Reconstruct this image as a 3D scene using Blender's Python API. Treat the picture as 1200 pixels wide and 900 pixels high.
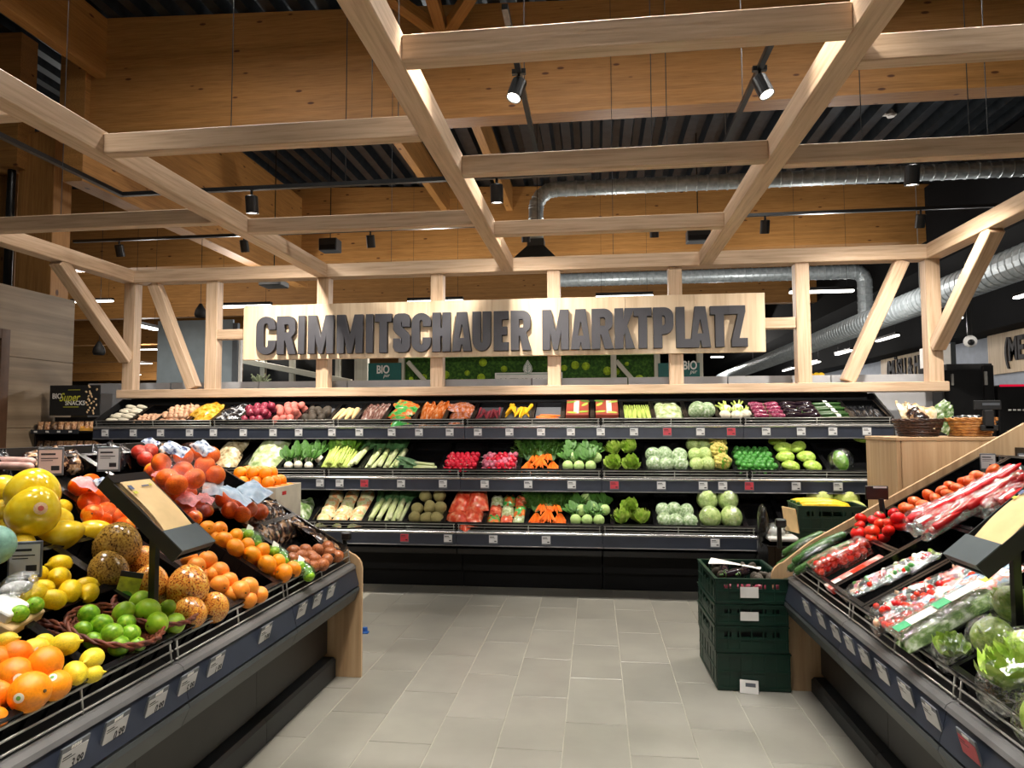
import bpy, bmesh, math, random
from mathutils import Vector, Matrix, Euler
R = random.Random(7)
for o in list(bpy.data.objects): bpy.data.objects.remove(o)
sc = bpy.context.scene
COL = sc.collection
rad = math.radians
# ------------------------------------------------------------------ camera
H = 1.5; F = 800.0
YAW, PIT, ROLL = rad(6.91), rad(3.41), rad(0.2)
cam_d = bpy.data.cameras.new('camera'); cam = bpy.data.objects.new('camera', cam_d); COL.objects.link(cam)
cam_d.sensor_width = 36; cam_d.lens = F / 1200 * 36; cam_d.clip_start = .05; cam_d.clip_end = 200
fw = Vector((-math.sin(YAW) * math.cos(PIT), math.cos(YAW) * math.cos(PIT), math.sin(PIT)))
r0 = Vector((math.cos(YAW), math.sin(YAW), 0)); u0 = r0.cross(fw)
rt = math.cos(ROLL) * r0 - math.sin(ROLL) * u0; up = math.cos(ROLL) * u0 + math.sin(ROLL) * r0
cam.matrix_world = Matrix(((rt.x, up.x, -fw.x, 0), (rt.y, up.y, -fw.y, 0), (rt.z, up.z, -fw.z, H), (0, 0, 0, 1)))
sc.camera = cam
# ------------------------------------------------------------------ world, colour management
w = bpy.data.worlds.new('store_ambient'); sc.world = w; w.use_nodes = True
w.node_tree.nodes['Background'].inputs[0].default_value = (1.0, .93, .84, 1)
w.node_tree.nodes['Background'].inputs[1].default_value = .05
sc.view_settings.view_transform = 'Standard'; sc.view_settings.look = 'None'
sc.view_settings.gamma = 1; sc.view_settings.use_curve_mapping = False
sc.view_settings.exposure = 0.1
WARM = (1.0, .91, .80); NEUT = (1.0, .95, .89)
def area(name, loc, sx, sy, watt, col=NEUT, target=None):
    d = bpy.data.lights.new(name, 'AREA'); d.shape = 'RECTANGLE'; d.size = sx; d.size_y = sy; d.energy = watt; d.color = col
    o = bpy.data.objects.new(name, d); COL.objects.link(o); o.location = loc
    if target is not None:
        o.rotation_euler = (Vector(target) - Vector(loc)).to_track_quat('-Z', 'Y').to_euler()
    return o
def spot(name, loc, target, watt, angle=60, col=WARM, rad_=.05, blend=.7):
    d = bpy.data.lights.new(name, 'SPOT'); d.energy = watt; d.color = col; d.spot_size = rad(angle); d.spot_blend = blend; d.shadow_soft_size = rad_
    o = bpy.data.objects.new(name, d); COL.objects.link(o); o.location = loc
    o.rotation_euler = (Vector(target) - Vector(loc)).to_track_quat('-Z', 'Y').to_euler()
    return o
# unseen lamps added over the aisle to light floor and beams (linear lamps, above and behind the picture's frame)
for lx in (-3.4, -.1, 2.6):
    for ly in (.4, 2.7, 4.9):
        area('added_aisle_light', (lx, ly, 5.55), 1.6, .1, 40 if ly < 4 else 54).data.spread = rad(62) if ly < 4 else rad(180)
# ------------------------------------------------------------------ pixel helper: a ray through a photo pixel met with a real plane
def ray(x, y): return fw + (x - 600) / F * rt + (450 - y) / F * up
def at(x, y, Y=None, Z=None, X=None):
    d = ray(x, y)
    t = Y / d.y if Y is not None else (Z - H) / d.z if Z is not None else X / d.x
    return Vector((0, 0, H)) + d * t
SL = .58
def onL(x, y, off=0):
    d = ray(x, y); t = (.745 + off - SL * 1.47 - H) / (d.z + SL * d.x); return Vector((0, 0, H)) + d * t
def onR(x, y, off=0):
    d = ray(x, y); t = (.71 + off - SL * 1.105 - H) / (d.z - SL * d.x); return Vector((0, 0, H)) + d * t
# ------------------------------------------------------------------ materials
def lin(c): return tuple(((v / 255) / 12.92 if v / 255 <= .04045 else ((v / 255 + .055) / 1.055) ** 2.4) for v in c) + (1,)
MATS = {}
def nodes(name, rough=.5, metal=0, spec=.5):
    m = bpy.data.materials.new(name); m.use_nodes = True; nt = m.node_tree
    b = nt.nodes['Principled BSDF']; b.inputs['Roughness'].default_value = rough; b.inputs['Metallic'].default_value = metal
    b.inputs['Specular IOR Level'].default_value = spec
    MATS[name] = m
    return m, nt, b
def N(nt, t, **k):
    n = nt.nodes.new(t)
    for a, v in k.items():
        if a.startswith('i_'): n.inputs[a[2:].replace('_', ' ')].default_value = v
        else: setattr(n, a, v)
    return n
def ramp(nt, stops):
    n = nt.nodes.new('ShaderNodeValToRGB'); e = n.color_ramp.elements
    while len(e) < len(stops): e.new(.5)
    for i, (p, c) in enumerate(stops): e[i].position = p; e[i].color = lin(c)
    return n
def coords(nt, scale=(1, 1, 1), rand=0):
    tc = N(nt, 'ShaderNodeTexCoord'); mp = N(nt, 'ShaderNodeMapping'); mp.inputs['Scale'].default_value = scale
    nt.links.new(tc.outputs['Object'], mp.inputs['Vector'])
    if rand:
        oi = N(nt, 'ShaderNodeObjectInfo'); mu = N(nt, 'ShaderNodeMath', operation='MULTIPLY'); mu.inputs[1].default_value = rand
        nt.links.new(oi.outputs['Random'], mu.inputs[0]); cb = N(nt, 'ShaderNodeCombineXYZ')
        for i in range(3): nt.links.new(mu.outputs[0], cb.inputs[i])
        nt.links.new(cb.outputs[0], mp.inputs['Location'])
    return mp
def plain(name, c, rough=.5, metal=0, var=.12, scale=8, spec=.5, objvar=0, bump=0, bscale=60, sat=0):
    """one colour with fine mottling (noise) and an optional shift per object"""
    m, nt, b = nodes(name, rough, metal, spec)
    mp = coords(nt, (1, 1, 1), 37); nz = N(nt, 'ShaderNodeTexNoise'); nz.inputs['Scale'].default_value = scale; nz.inputs['Detail'].default_value = 3
    nt.links.new(mp.outputs[0], nz.inputs['Vector'])
    c = tuple(c); d = tuple(max(0, v * (1 - var)) for v in c); e = tuple(min(255, v * (1 + var)) for v in c)
    rp = ramp(nt, [(.3, d), (.7, e)]); nt.links.new(nz.outputs['Fac'], rp.inputs['Fac'])
    out = rp.outputs['Color']
    if objvar:
        oi = N(nt, 'ShaderNodeObjectInfo'); hs = N(nt, 'ShaderNodeHueSaturation')
        mr = N(nt, 'ShaderNodeMapRange'); mr.inputs['To Min'].default_value = 1 - objvar; mr.inputs['To Max'].default_value = 1 + objvar
        nt.links.new(oi.outputs['Random'], mr.inputs['Value']); nt.links.new(mr.outputs[0], hs.inputs['Value'])
        if sat:
            mh = N(nt, 'ShaderNodeMapRange'); mh.inputs['To Min'].default_value = .5 - sat; mh.inputs['To Max'].default_value = .5 + sat
            nt.links.new(oi.outputs['Random'], mh.inputs['Value']); nt.links.new(mh.outputs[0], hs.inputs['Hue'])
        nt.links.new(out, hs.inputs['Color']); out = hs.outputs['Color']
    nt.links.new(out, b.inputs['Base Color'])
    if bump:
        n2 = N(nt, 'ShaderNodeTexNoise'); n2.inputs['Scale'].default_value = bscale; nt.links.new(mp.outputs[0], n2.inputs['Vector'])
        bp = N(nt, 'ShaderNodeBump'); bp.inputs['Strength'].default_value = bump; bp.inputs['Distance'].default_value = .01
        nt.links.new(n2.outputs['Fac'], bp.inputs['Height']); nt.links.new(bp.outputs[0], b.inputs['Normal'])
    return m
def mottle(name, stops, scale=12, rough=.5, detail=4, kind='noise', stretch=(1, 1, 1), spec=.5, bump=0, distort=0, objrand=37):
    """several colours along a noise / voronoi / wave field"""
    m, nt, b = nodes(name, rough, 0, spec)
    mp = coords(nt, stretch, objrand)
    if kind == 'noise':
        t = N(nt, 'ShaderNodeTexNoise'); t.inputs['Scale'].default_value = scale; t.inputs['Detail'].default_value = detail; t.inputs['Distortion'].default_value = distort; f = t.outputs['Fac']
    elif kind == 'voronoi':
        t = N(nt, 'ShaderNodeTexVoronoi'); t.inputs['Scale'].default_value = scale; f = t.outputs['Distance']
    elif kind == 'cells':
        t = N(nt, 'ShaderNodeTexVoronoi'); t.inputs['Scale'].default_value = scale; f = t.outputs['Color']
    else:
        t = N(nt, 'ShaderNodeTexWave'); t.inputs['Scale'].default_value = scale; t.inputs['Distortion'].default_value = distort; f = t.outputs['Fac']
    nt.links.new(mp.outputs[0], t.inputs['Vector'])
    rp = ramp(nt, stops); nt.links.new(f, rp.inputs['Fac']); nt.links.new(rp.outputs['Color'], b.inputs['Base Color'])
    if bump:
        bp = N(nt, 'ShaderNodeBump'); bp.inputs['Strength'].default_value = bump; bp.inputs['Distance'].default_value = .01
        nt.links.new(f, bp.inputs['Height']); nt.links.new(bp.outputs[0], b.inputs['Normal'])
    return m
def wood(name, dark, mid, light, grain=22, rough=.5, knots=False, lam=0, along=.6):
    """timber with the grain along the object's own x axis"""
    m, nt, b = nodes(name, rough, 0, .35)
    mp = coords(nt, (along, 1, 1), 91)
    nz = N(nt, 'ShaderNodeTexNoise'); nz.inputs['Scale'].default_value = grain; nz.inputs['Detail'].default_value = 5; nz.inputs['Roughness'].default_value = .6; nz.inputs['Distortion'].default_value = .15
    mp2 = coords(nt, (.05, 1, 1), 91); nt.links.new(mp2.outputs[0], nz.inputs['Vector'])
    rp = ramp(nt, [(.25, dark), (.5, mid), (.78, light)]); nt.links.new(nz.outputs['Fac'], rp.inputs['Fac'])
    out = rp.outputs['Color']
    n3 = N(nt, 'ShaderNodeTexNoise'); n3.inputs['Scale'].default_value = 2.2; nt.links.new(mp.outputs[0], n3.inputs['Vector'])
    mr = N(nt, 'ShaderNodeMapRange'); mr.inputs['To Min'].default_value = .86; mr.inputs['To Max'].default_value = 1.14; nt.links.new(n3.outputs['Fac'], mr.inputs['Value'])
    hs = N(nt, 'ShaderNodeHueSaturation'); nt.links.new(mr.outputs[0], hs.inputs['Value']); nt.links.new(out, hs.inputs['Color']); out = hs.outputs['Color']
    if knots:
        vo = N(nt, 'ShaderNodeTexVoronoi'); vo.inputs['Scale'].default_value = 4.2; mp3 = coords(nt, (.6, 1.0, 1.6), 17); nt.links.new(mp3.outputs[0], vo.inputs['Vector'])
        r2 = ramp(nt, [(.0, (62, 34, 16)), (.075, (120, 74, 38)), (.115, (255, 255, 255))]); nt.links.new(vo.outputs['Distance'], r2.inputs['Fac'])
        mx = N(nt, 'ShaderNodeMix', data_type='RGBA', blend_type='MULTIPLY'); mx.inputs[0].default_value = .85
        nt.links.new(out, mx.inputs[6]); nt.links.new(r2.outputs['Color'], mx.inputs[7]); out = mx.outputs[2]
    if lam:
        tc = N(nt, 'ShaderNodeTexCoord'); sp = N(nt, 'ShaderNodeSeparateXYZ'); nt.links.new(tc.outputs['Object'], sp.inputs[0])
        ml = N(nt, 'ShaderNodeMath', operation='MULTIPLY'); ml.inputs[1].default_value = 1 / lam; nt.links.new(sp.outputs['Z'], ml.inputs[0])
        fl = N(nt, 'ShaderNodeMath', operation='FLOOR'); nt.links.new(ml.outputs[0], fl.inputs[0])
        wn = N(nt, 'ShaderNodeTexWhiteNoise', noise_dimensions='1D'); nt.links.new(fl.outputs[0], wn.inputs['W'])
        m3 = N(nt, 'ShaderNodeMapRange'); m3.inputs['To Min'].default_value = .9; m3.inputs['To Max'].default_value = 1.1; nt.links.new(wn.outputs['Value'], m3.inputs['Value'])
        h3 = N(nt, 'ShaderNodeHueSaturation'); nt.links.new(m3.outputs[0], h3.inputs['Value']); nt.links.new(out, h3.inputs['Color']); out = h3.outputs['Color']
    nt.links.new(out, b.inputs['Base Color'])
    bp = N(nt, 'ShaderNodeBump'); bp.inputs['Strength'].default_value = .08; bp.inputs['Distance'].default_value = .01
    nt.links.new(nz.outputs['Fac'], bp.inputs['Height']); nt.links.new(bp.outputs[0], b.inputs['Normal'])
    return m
def emit(name, c, s):
    m = bpy.data.materials.new(name); m.use_nodes = True; nt = m.node_tree; nt.nodes.clear()
    e = nt.nodes.new('ShaderNodeEmission'); e.inputs[0].default_value = lin(c); e.inputs[1].default_value = s
    o = nt.nodes.new('ShaderNodeOutputMaterial'); nt.links.new(e.outputs[0], o.inputs[0]); MATS[name] = m
    return m
def film(name, tint=(255, 255, 255), clear=.78, rough=.15, crinkle=.6, scale=40, haze=0):
    """thin clear foil: mostly see-through, glossy, crinkled; haze mixes in a milky share"""
    m = bpy.data.materials.new(name); m.use_nodes = True; nt = m.node_tree; nt.nodes.clear()
    tr = nt.nodes.new('ShaderNodeBsdfTransparent'); tr.inputs[0].default_value = lin(tint)
    gl = nt.nodes.new('ShaderNodeBsdfGlossy'); gl.inputs['Color'].default_value = lin(tint); gl.inputs['Roughness'].default_value = rough
    nz = nt.nodes.new('ShaderNodeTexNoise'); nz.inputs['Scale'].default_value = scale; nz.inputs['Detail'].default_value = 2
    tc = nt.nodes.new('ShaderNodeTexCoord'); nt.links.new(tc.outputs['Object'], nz.inputs['Vector'])
    bp = nt.nodes.new('ShaderNodeBump'); bp.inputs['Strength'].default_value = crinkle; bp.inputs['Distance'].default_value = .02
    nt.links.new(nz.outputs['Fac'], bp.inputs['Height']); nt.links.new(bp.outputs[0], gl.inputs['Normal'])
    mr = nt.nodes.new('ShaderNodeMapRange'); mr.inputs['From Min'].default_value = .35; mr.inputs['From Max'].default_value = .75
    mr.inputs['To Min'].default_value = (1 - clear) * .5 + haze; mr.inputs['To Max'].default_value = (1 - clear) * 1.6 + haze
    nt.links.new(nz.outputs['Fac'], mr.inputs['Value'])
    mx = nt.nodes.new('ShaderNodeMixShader'); nt.links.new(mr.outputs[0], mx.inputs[0])
    nt.links.new(tr.outputs[0], mx.inputs[1]); nt.links.new(gl.outputs[0], mx.inputs[2])
    o = nt.nodes.new('ShaderNodeOutputMaterial'); nt.links.new(mx.outputs[0], o.inputs[0]); MATS[name] = m
    return m
OAK = wood('oak_laminate', (170, 142, 114), (202, 174, 145), (217, 192, 165), 44)
OAKG = wood('grey_oak', (112, 96, 78), (142, 124, 102), (168, 150, 126), 9)
OAKP = wood('oak_panel', (160, 128, 92), (190, 158, 120), (208, 180, 144), 20)
GLU = wood('spruce_glulam', (136, 93, 47), (160, 113, 60), (174, 127, 73), 60, .55, True, .045)
BOARD = wood('sign_board_wood', (200, 172, 138), (224, 200, 168), (238, 218, 190), 16)
BLACK = plain('black_plastic', (17, 17, 18), .32, var=.25)
BLACKM = plain('black_matt', (16, 16, 17), .65, var=.2)
CRATE = plain('black_crate_plastic', (12, 12, 13), .24, var=.3)
DARKG = plain('dark_grey_steel', (56, 60, 61), .45, var=.06)
SLATE = plain('slate_cover_steel', (74, 83, 86), .45, var=.05)
DISP = plain('dispenser_black_steel', (27, 29, 29), .5, var=.08)
CHARC = plain('charcoal_steel', (42, 44, 46), .5, var=.06)
STRIP = plain('price_strip_slate', (45, 50, 62), .32, var=.08)
LIP = plain('grey_lip_plastic', (92, 92, 92), .4, var=.06)
LIPB = plain('bright_lip_metal', (190, 190, 188), .25, .8, var=.04)
WIRE = plain('wire_steel', (168, 166, 160), .3, .35, var=.05)
KICK = plain('kick_panel_black', (34, 33, 32), .4, var=.08)
BASEB = plain('chiller_base_black', (6, 6, 7), .5, var=.2, spec=.2)
WHITE = plain('white_card', (226, 224, 220), .6, var=.03)
PAPER = plain('kraft_paper', (222, 190, 138), .75, var=.06, bump=.1, bscale=14)
INK = plain('dark_ink', (34, 34, 38), .6, var=.1)
TAGW = plain('tag_display_white', (196, 196, 196), .45, var=.04)
TAGR = plain('tag_display_red', (178, 48, 62), .45, var=.06)
TAGB = plain('tag_holder_grey', (88, 92, 98), .35, var=.05)
LETTER = plain('letter_slate', (62, 62, 68), .55, var=.04)
LETTERS = plain('letter_side_dark', (34, 28, 30), .6, var=.1)
GREYP = plain('grey_partition', (176, 178, 182), .55, var=.03)
BLUEP = plain('blue_grey_panel', (150, 166, 176), .6, var=.03)
WALLB = plain('pale_blue_wall', (178, 186, 200), .7, var=.03)
DECK = plain('trapezoid_deck_steel', (54, 60, 66), .35, .6, var=.15)
DARKW = plain('dark_hall_wall', (9, 9, 11), .9, var=.2, spec=.2)
GALV = mottle('galvanised_duct', [(.3, (150, 160, 164)), (.7, (190, 198, 202))], 14, .35)
MATS['galvanised_duct'].node_tree.nodes['Principled BSDF'].inputs['Metallic'].default_value = .35
LAMP = emit('lamp_diffuser', (255, 250, 240), 7)
LENS = emit('spot_lens', (255, 244, 226), 16)
GREENC = plain('green_crate_plastic', (11, 44, 33), .38, var=.12)
TEAL = plain('teal_sign', (18, 92, 88), .5, var=.05)
MOSS = mottle('moss', [(.25, (22, 46, 14)), (.5, (44, 84, 24)), (.75, (84, 122, 36))], 22, .9, bump=.6)
MOSSB = plain('moss_ball', (150, 178, 40), .9, var=.15, scale=30)
CLEAR = film('clear_film')
CLEARH = film('hazy_film', (252, 254, 252), .8, .2, .8, 3.5, .03)
# ------------------------------------------------------------------ mesh helpers
def me_new(name, vs, fs, mats, smooth=False, midx=None):
    me = bpy.data.meshes.new(name); me.from_pydata([tuple(v) for v in vs], [], fs)
    for m in (mats if isinstance(mats, (list, tuple)) else [mats]): me.materials.append(m)
    if midx: me.polygons.foreach_set('material_index', midx)
    if smooth: me.polygons.foreach_set('use_smooth', [True] * len(me.polygons))
    me.update(); return me
class MB:
    def __init__(s): s.v = []; s.f = []; s.m = []; s.M = Matrix(); s.mi = 0
    def add(s, vs, fs):
        b = len(s.v); s.v += [s.M @ Vector(v) for v in vs]; s.f += [tuple(i + b for i in f) for f in fs]; s.m += [s.mi] * len(fs); return s
    def box(s, x0, y0, z0, x1, y1, z1):
        return s.add([(x0, y0, z0), (x1, y0, z0), (x1, y1, z0), (x0, y1, z0), (x0, y0, z1), (x1, y0, z1), (x1, y1, z1), (x0, y1, z1)],
                     [(0, 3, 2, 1), (4, 5, 6, 7), (0, 1, 5, 4), (1, 2, 6, 5), (2, 3, 7, 6), (3, 0, 4, 7)])
    def cbox(s, x0, y0, z0, x1, y1, z1, b=.004):
        bm = bmesh.new(); bmesh.ops.create_cube(bm, size=1)
        for v in bm.verts: v.co = Vector(((x0 + x1) / 2 + v.co.x * (x1 - x0), (y0 + y1) / 2 + v.co.y * (y1 - y0), (z0 + z1) / 2 + v.co.z * (z1 - z0)))
        bmesh.ops.bevel(bm, geom=bm.edges[:], offset=b, segments=1, affect='EDGES')
        bm.verts.index_update(); s.add([v.co for v in bm.verts], [[v.index for v in f.verts] for f in bm.faces]); bm.free(); return s
    def prism(s, pts, x0, x1, axis=0):
        """closed outline pts (a, b) in the plane across `axis`, drawn out from x0 to x1"""
        n = len(pts)
        def P(a, b, t): return (t, a, b) if axis == 0 else (a, t, b) if axis == 1 else (a, b, t)
        vs = [P(a, b, x0) for a, b in pts] + [P(a, b, x1) for a, b in pts]
        return s.add(vs, [tuple(range(n))[::-1], tuple(range(n, 2 * n))] + [(i, (i + 1) % n, n + (i + 1) % n, n + i) for i in range(n)])
    def tube(s, path, r, n=6, cap=True):
        P = [Vector(p) for p in path]; k = len(P); rings = []
        rs = r if isinstance(r, (list, tuple)) else [r] * k
        pu = None
        for i, p in enumerate(P):
            t = (P[min(i + 1, k - 1)] - P[max(i - 1, 0)])
            t = t.normalized() if t.length > 1e-9 else Vector((0, 0, 1))
            if pu is None: pu = t.orthogonal().normalized()
            a = (pu - t * pu.dot(t)); a = a.normalized() if a.length > 1e-6 else t.orthogonal().normalized(); pu = a; b = t.cross(a)
            rings.append([p + (a * math.cos(2 * math.pi * j / n) + b * math.sin(2 * math.pi * j / n)) * rs[i] for j in range(n)])
        vs = [v for q in rings for v in q]
        fs = [(i * n + j, i * n + (j + 1) % n, (i + 1) * n + (j + 1) % n, (i + 1) * n + j) for i in range(k - 1) for j in range(n)]
        if cap: fs += [tuple(range(n))[::-1], tuple(range((k - 1) * n, k * n))]
        return s.add(vs, fs)
    def lathe(s, prof, n=16, fz=None):
        """profile (r, z) turned about z; closes at r = 0"""
        vs = []; idx = []
        for r, z in prof:
            if r < 1e-6: idx.append([len(vs)] * n); vs.append((0, 0, z))
            else: idx.append(list(range(len(vs), len(vs) + n))); vs += [(r * math.cos(2 * math.pi * j / n), r * math.sin(2 * math.pi * j / n), z) for j in range(n)]
        fs = []
        for a, b in zip(idx, idx[1:]):
            for j in range(n):
                q = [a[j], a[(j + 1) % n], b[(j + 1) % n], b[j]]; u = []
                for i in q:
                    if i not in u: u.append(i)
                if len(u) > 2: fs.append(tuple(u))
        if fz: vs = [fz(Vector(v)) for v in vs]
        return s.add(vs, fs)
    def ball(s, c, r, n=12, k=8, sc=(1, 1, 1)):
        M0 = s.M; s.M = M0 @ Matrix.Translation(c) @ Matrix.Diagonal((*[r * q for q in sc], 1))
        s.lathe([(math.sin(math.pi * i / k), -math.cos(math.pi * i / k)) for i in range(k + 1)], n); s.M = M0; return s
    def grid(s, f, nu, nv):
        vs = [f(i / nu, j / nv) for j in range(nv + 1) for i in range(nu + 1)]
        return s.add(vs, [(j * (nu + 1) + i, j * (nu + 1) + i + 1, (j + 1) * (nu + 1) + i + 1, (j + 1) * (nu + 1) + i) for j in range(nv) for i in range(nu)])
    def mesh(s, name, mats, smooth=False): return me_new(name, s.v, s.f, mats, smooth, s.m if isinstance(mats, (list, tuple)) else None)
def link(name, data, parent=None, M=None, label=None, cat=None, group=None, kind=None):
    o = bpy.data.objects.new(name, data); COL.objects.link(o)
    if parent is not None: o.parent = parent
    if M is not None:
        o.matrix_basis = M if isinstance(M, Matrix) else Matrix.Translation(M)
    if label: o['label'] = label
    if cat: o['category'] = cat
    if group: o['group'] = group
    if kind: o['kind'] = kind
    return o
def thing(name, label, cat, M=(0, 0, 0), group=None, kind=None):
    o = link(name, None, None, M, label, cat, group, kind); o.empty_display_size = .1; return o
BOX = {}
def boxmesh(sx, sy, sz, mat, b=.004):
    k = (round(sx, 3), round(sy, 3), round(sz, 3), mat.name, b)
    if k not in BOX:
        q = MB(); (q.cbox if b else lambda *a: q.box(*a[:6]))(-sx / 2, -sy / 2, -sz / 2, sx / 2, sy / 2, sz / 2, b); BOX[k] = q.mesh('box', mat)
    return BOX[k]
def inv(parent): return parent.matrix_basis.inverted() if parent is not None else Matrix()
def box(name, lo, hi, mat, parent=None, b=.004, grain=0, **k):
    """axis-aligned box between two world corners; grain = world axis the local x runs along"""
    lo, hi = Vector(lo), Vector(hi); c = (lo + hi) / 2; d = hi - lo
    if grain == 0: Rm = Matrix(); s = d
    elif grain == 1: Rm = Matrix.Rotation(math.pi / 2, 4, 'Z'); s = Vector((d.y, d.x, d.z))
    else: Rm = Matrix.Rotation(-math.pi / 2, 4, 'Y'); s = Vector((d.z, d.y, d.x))
    return link(name, boxmesh(s.x, s.y, s.z, mat, b), parent, inv(parent) @ Matrix.Translation(c) @ Rm, **k)
def beam(name, p0, p1, wd, ht, mat, parent=None, b=.006, upv=(0, 0, 1), **k):
    p0, p1 = Vector(p0), Vector(p1); x = (p1 - p0).normalized(); z = Vector(upv); z = (z - x * z.dot(x)).normalized(); y = z.cross(x)
    Rm = Matrix((x, y, z)).transposed().to_4x4()
    return link(name, boxmesh((p1 - p0).length, wd, ht, mat, b), parent, inv(parent) @ Matrix.Translation((p0 + p1) / 2) @ Rm, **k)
def part(name, mb, mat, parent, smooth=False, **k):
    """mesh built in world coordinates, hung under its thing"""
    me = mb if isinstance(mb, bpy.types.Mesh) else mb.mesh(name, mat, smooth)
    return link(name, me, parent, inv(parent), **k)
def frame(o, u, v, w_): return Matrix(((u[0], v[0], w_[0], o[0]), (u[1], v[1], w_[1], o[1]), (u[2], v[2], w_[2], o[2]), (0, 0, 0, 1)))
def rotm(ax=0, ay=0, az=0): return Euler((ax, ay, az)).to_matrix().to_4x4()
def text_mesh(s, size, mats, bold=0.0, ext=.002, sx=1.0, align='CENTER', shear=0):
    c = bpy.data.curves.new('lettering', 'FONT'); c.body = s; c.size = size; c.align_x = align; c.align_y = 'CENTER'; c.offset = bold; c.extrude = ext; c.resolution_u = 3; c.shear = shear
    o = bpy.data.objects.new('lettering', c); COL.objects.link(o)
    bpy.context.view_layer.update()
    me = bpy.data.meshes.new_from_object(o.evaluated_get(bpy.context.evaluated_depsgraph_get()))
    bpy.data.objects.remove(o); bpy.data.curves.remove(c); me.transform(Matrix.Diagonal((sx, 1, 1, 1)))
    me.materials.clear(); me.materials.append(mats); me.name = 'lettering'
    return me
def poly_mesh(outers, ext, mats, bevel=.004):
    """closed outlines (with holes) filled, thickened; slot 0 front, slot 1 sides"""
    c = bpy.data.curves.new('outline', 'CURVE'); c.dimensions = '2D'; c.fill_mode = 'BOTH'; c.extrude = ext; c.bevel_depth = bevel; c.bevel_resolution = 0
    for pts in outers:
        sp = c.splines.new('POLY'); sp.points.add(len(pts) - 1); sp.use_cyclic_u = True
        for p, q in zip(sp.points, pts): p.co = (q[0], q[1], 0, 1)
    o = bpy.data.objects.new('outline', c); COL.objects.link(o); bpy.context.view_layer.update()
    me = bpy.data.meshes.new_from_object(o.evaluated_get(bpy.context.evaluated_depsgraph_get()))
    bpy.data.objects.remove(o); bpy.data.curves.remove(c)
    me.materials.clear()
    for m in mats: me.materials.append(m)
    if len(mats) > 1:
        for p in me.polygons: p.material_index = 0 if abs(p.normal.z) > .5 else 1
    return me
# ================================================================== setting: floor with tiles, roof, walls
GROUT = plain('grout_light', (170, 166, 152), .8, var=.06)
TILE = plain('floor_tile_greige', (138, 136, 127), .3, var=.05, scale=3, objvar=.045, bump=.02, bscale=30)
fl = box('floor', (-42.2, -6, -.2), (16, 58.2, -.006), plain('hall_floor', (150, 146, 136), .4, var=.06, scale=2), None, 0, kind='structure')
TW, TL, G = .3075, .615, .004
tm = MB().cbox(-TW / 2 + G / 2, -TL / 2 + G / 2, -.012, TW / 2 - G / 2, TL / 2 - G / 2, 0, .0015).mesh('tile', TILE)
gb = MB().box(-2.2, 1.8, -.0055, 2.4, 6.6, -.003).mesh('grout_bed', GROUT)
g = link('grout_bed', gb, fl, inv(fl))
X0 = -.472 - 7 * TW
for i in range(15):
    for j in range(8):
        x = X0 + (i + .5) * TW; y = 1.80 + (j + .5) * TL + (TL / 2 if i % 2 else 0) - .1
        if y < 6.6 and -2.1 < x < 2.1 and not (j > 7):
            link('tile', tm, fl, inv(fl) @ Matrix.Translation((x, y, R.uniform(-.0004, .0004))))
# roof: trapezoid steel deck, ribs along y, gentle fall towards +x
def roofz(x): return 5.92 - .04 * x
q = MB(); xs = -42.0; k = 0
prof = []
while xs < 12.5:
    for dx, dz in ((0, 0), (.13, 0), (.17, .14), (.27, .14)): prof.append((xs + dx, roofz(xs + dx) + dz))
    xs += .31
for (xa, za), (xb, zb) in zip(prof, prof[1:]):
    q.add([(xa, -3, za), (xb, -3, zb), (xb, 58, zb), (xa, 58, za)], [(0, 1, 2, 3)])
link('ceiling', q.mesh('ceiling', DECK), kind='structure')
# glulam main beams across the hall (top follows the roof)
def glulam_x(name, y, th, x0, x1, zb, mat=GLU):
    h = [(x0, roofz(x0) - .02), (x1, roofz(x1) - .02)]; c = ((x0 + x1) / 2, y, (zb + h[0][1]) / 2)
    m = MB().prism([(x0 - c[0], zb - c[2]), (x1 - c[0], zb - c[2]), (x1 - c[0], h[1][1] - c[2]), (x0 - c[0], h[0][1] - c[2])], -th / 2, th / 2, 1).mesh(name, mat)
    return link(name, m, None, Matrix.Translation(c), kind='structure')
glulam_x('trim_1', 7.0, .24, -6.0, 9.5, 4.72)
glulam_x('trim_2', 12.6, .24, -16, at(1158, 248, Y=12.5).x, 4.66)
glulam_x('trim_3', 18.5, .24, -24, at(998, 357, Y=18.4).x, 4.66)
glulam_x('trim_4', 24.0, .24, -24, at(985, 400, Y=24).x - 1, 4.6)
glulam_x('trim_5', 7.2, .24, -12, -6.7, 4.55)
for i, (yy, xr) in enumerate(((30.5, 1.5), (36.5, 1), (43, 0), (51, 0))): glulam_x('trim_%d' % (20 + i), yy, .24, -40, xr, 4.6)
# beam running in depth on the left
xC = -5.62
m = MB().cbox(-3.0, -.12, -.85, 3.0, .12, .85).mesh('trim_6', GLU)
link('trim_6', m, None, Matrix.Translation((xC - .12, 9.8, 4.12 + .85 + .1)) @ Matrix.Rotation(math.pi / 2, 4, 'Z'), kind='structure')
# roof joists between the main beams
for i, (xx, y0, y1, zb) in enumerate(((-2.75, 7.12, 12.5, 5.5), (-1.55, 7.12, 12.5, 5.5), (2.75, 7.12, 9.2, 5.5), (-5.5, 1.0, 6.9, 5.42), (6.0, 7.12, 12.5, 5.5))):
    box('trim_%d' % (7 + i), (xx - .06, y0, zb), (xx + .06, y1, roofz(xx) - .03), GLU, None, .004, 1, kind='structure')
box('trim_12', (-2.7, 8.3, 5.5), (-1.6, 8.42, 5.95), GLU, None, .004, 0, kind='structure')
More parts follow.
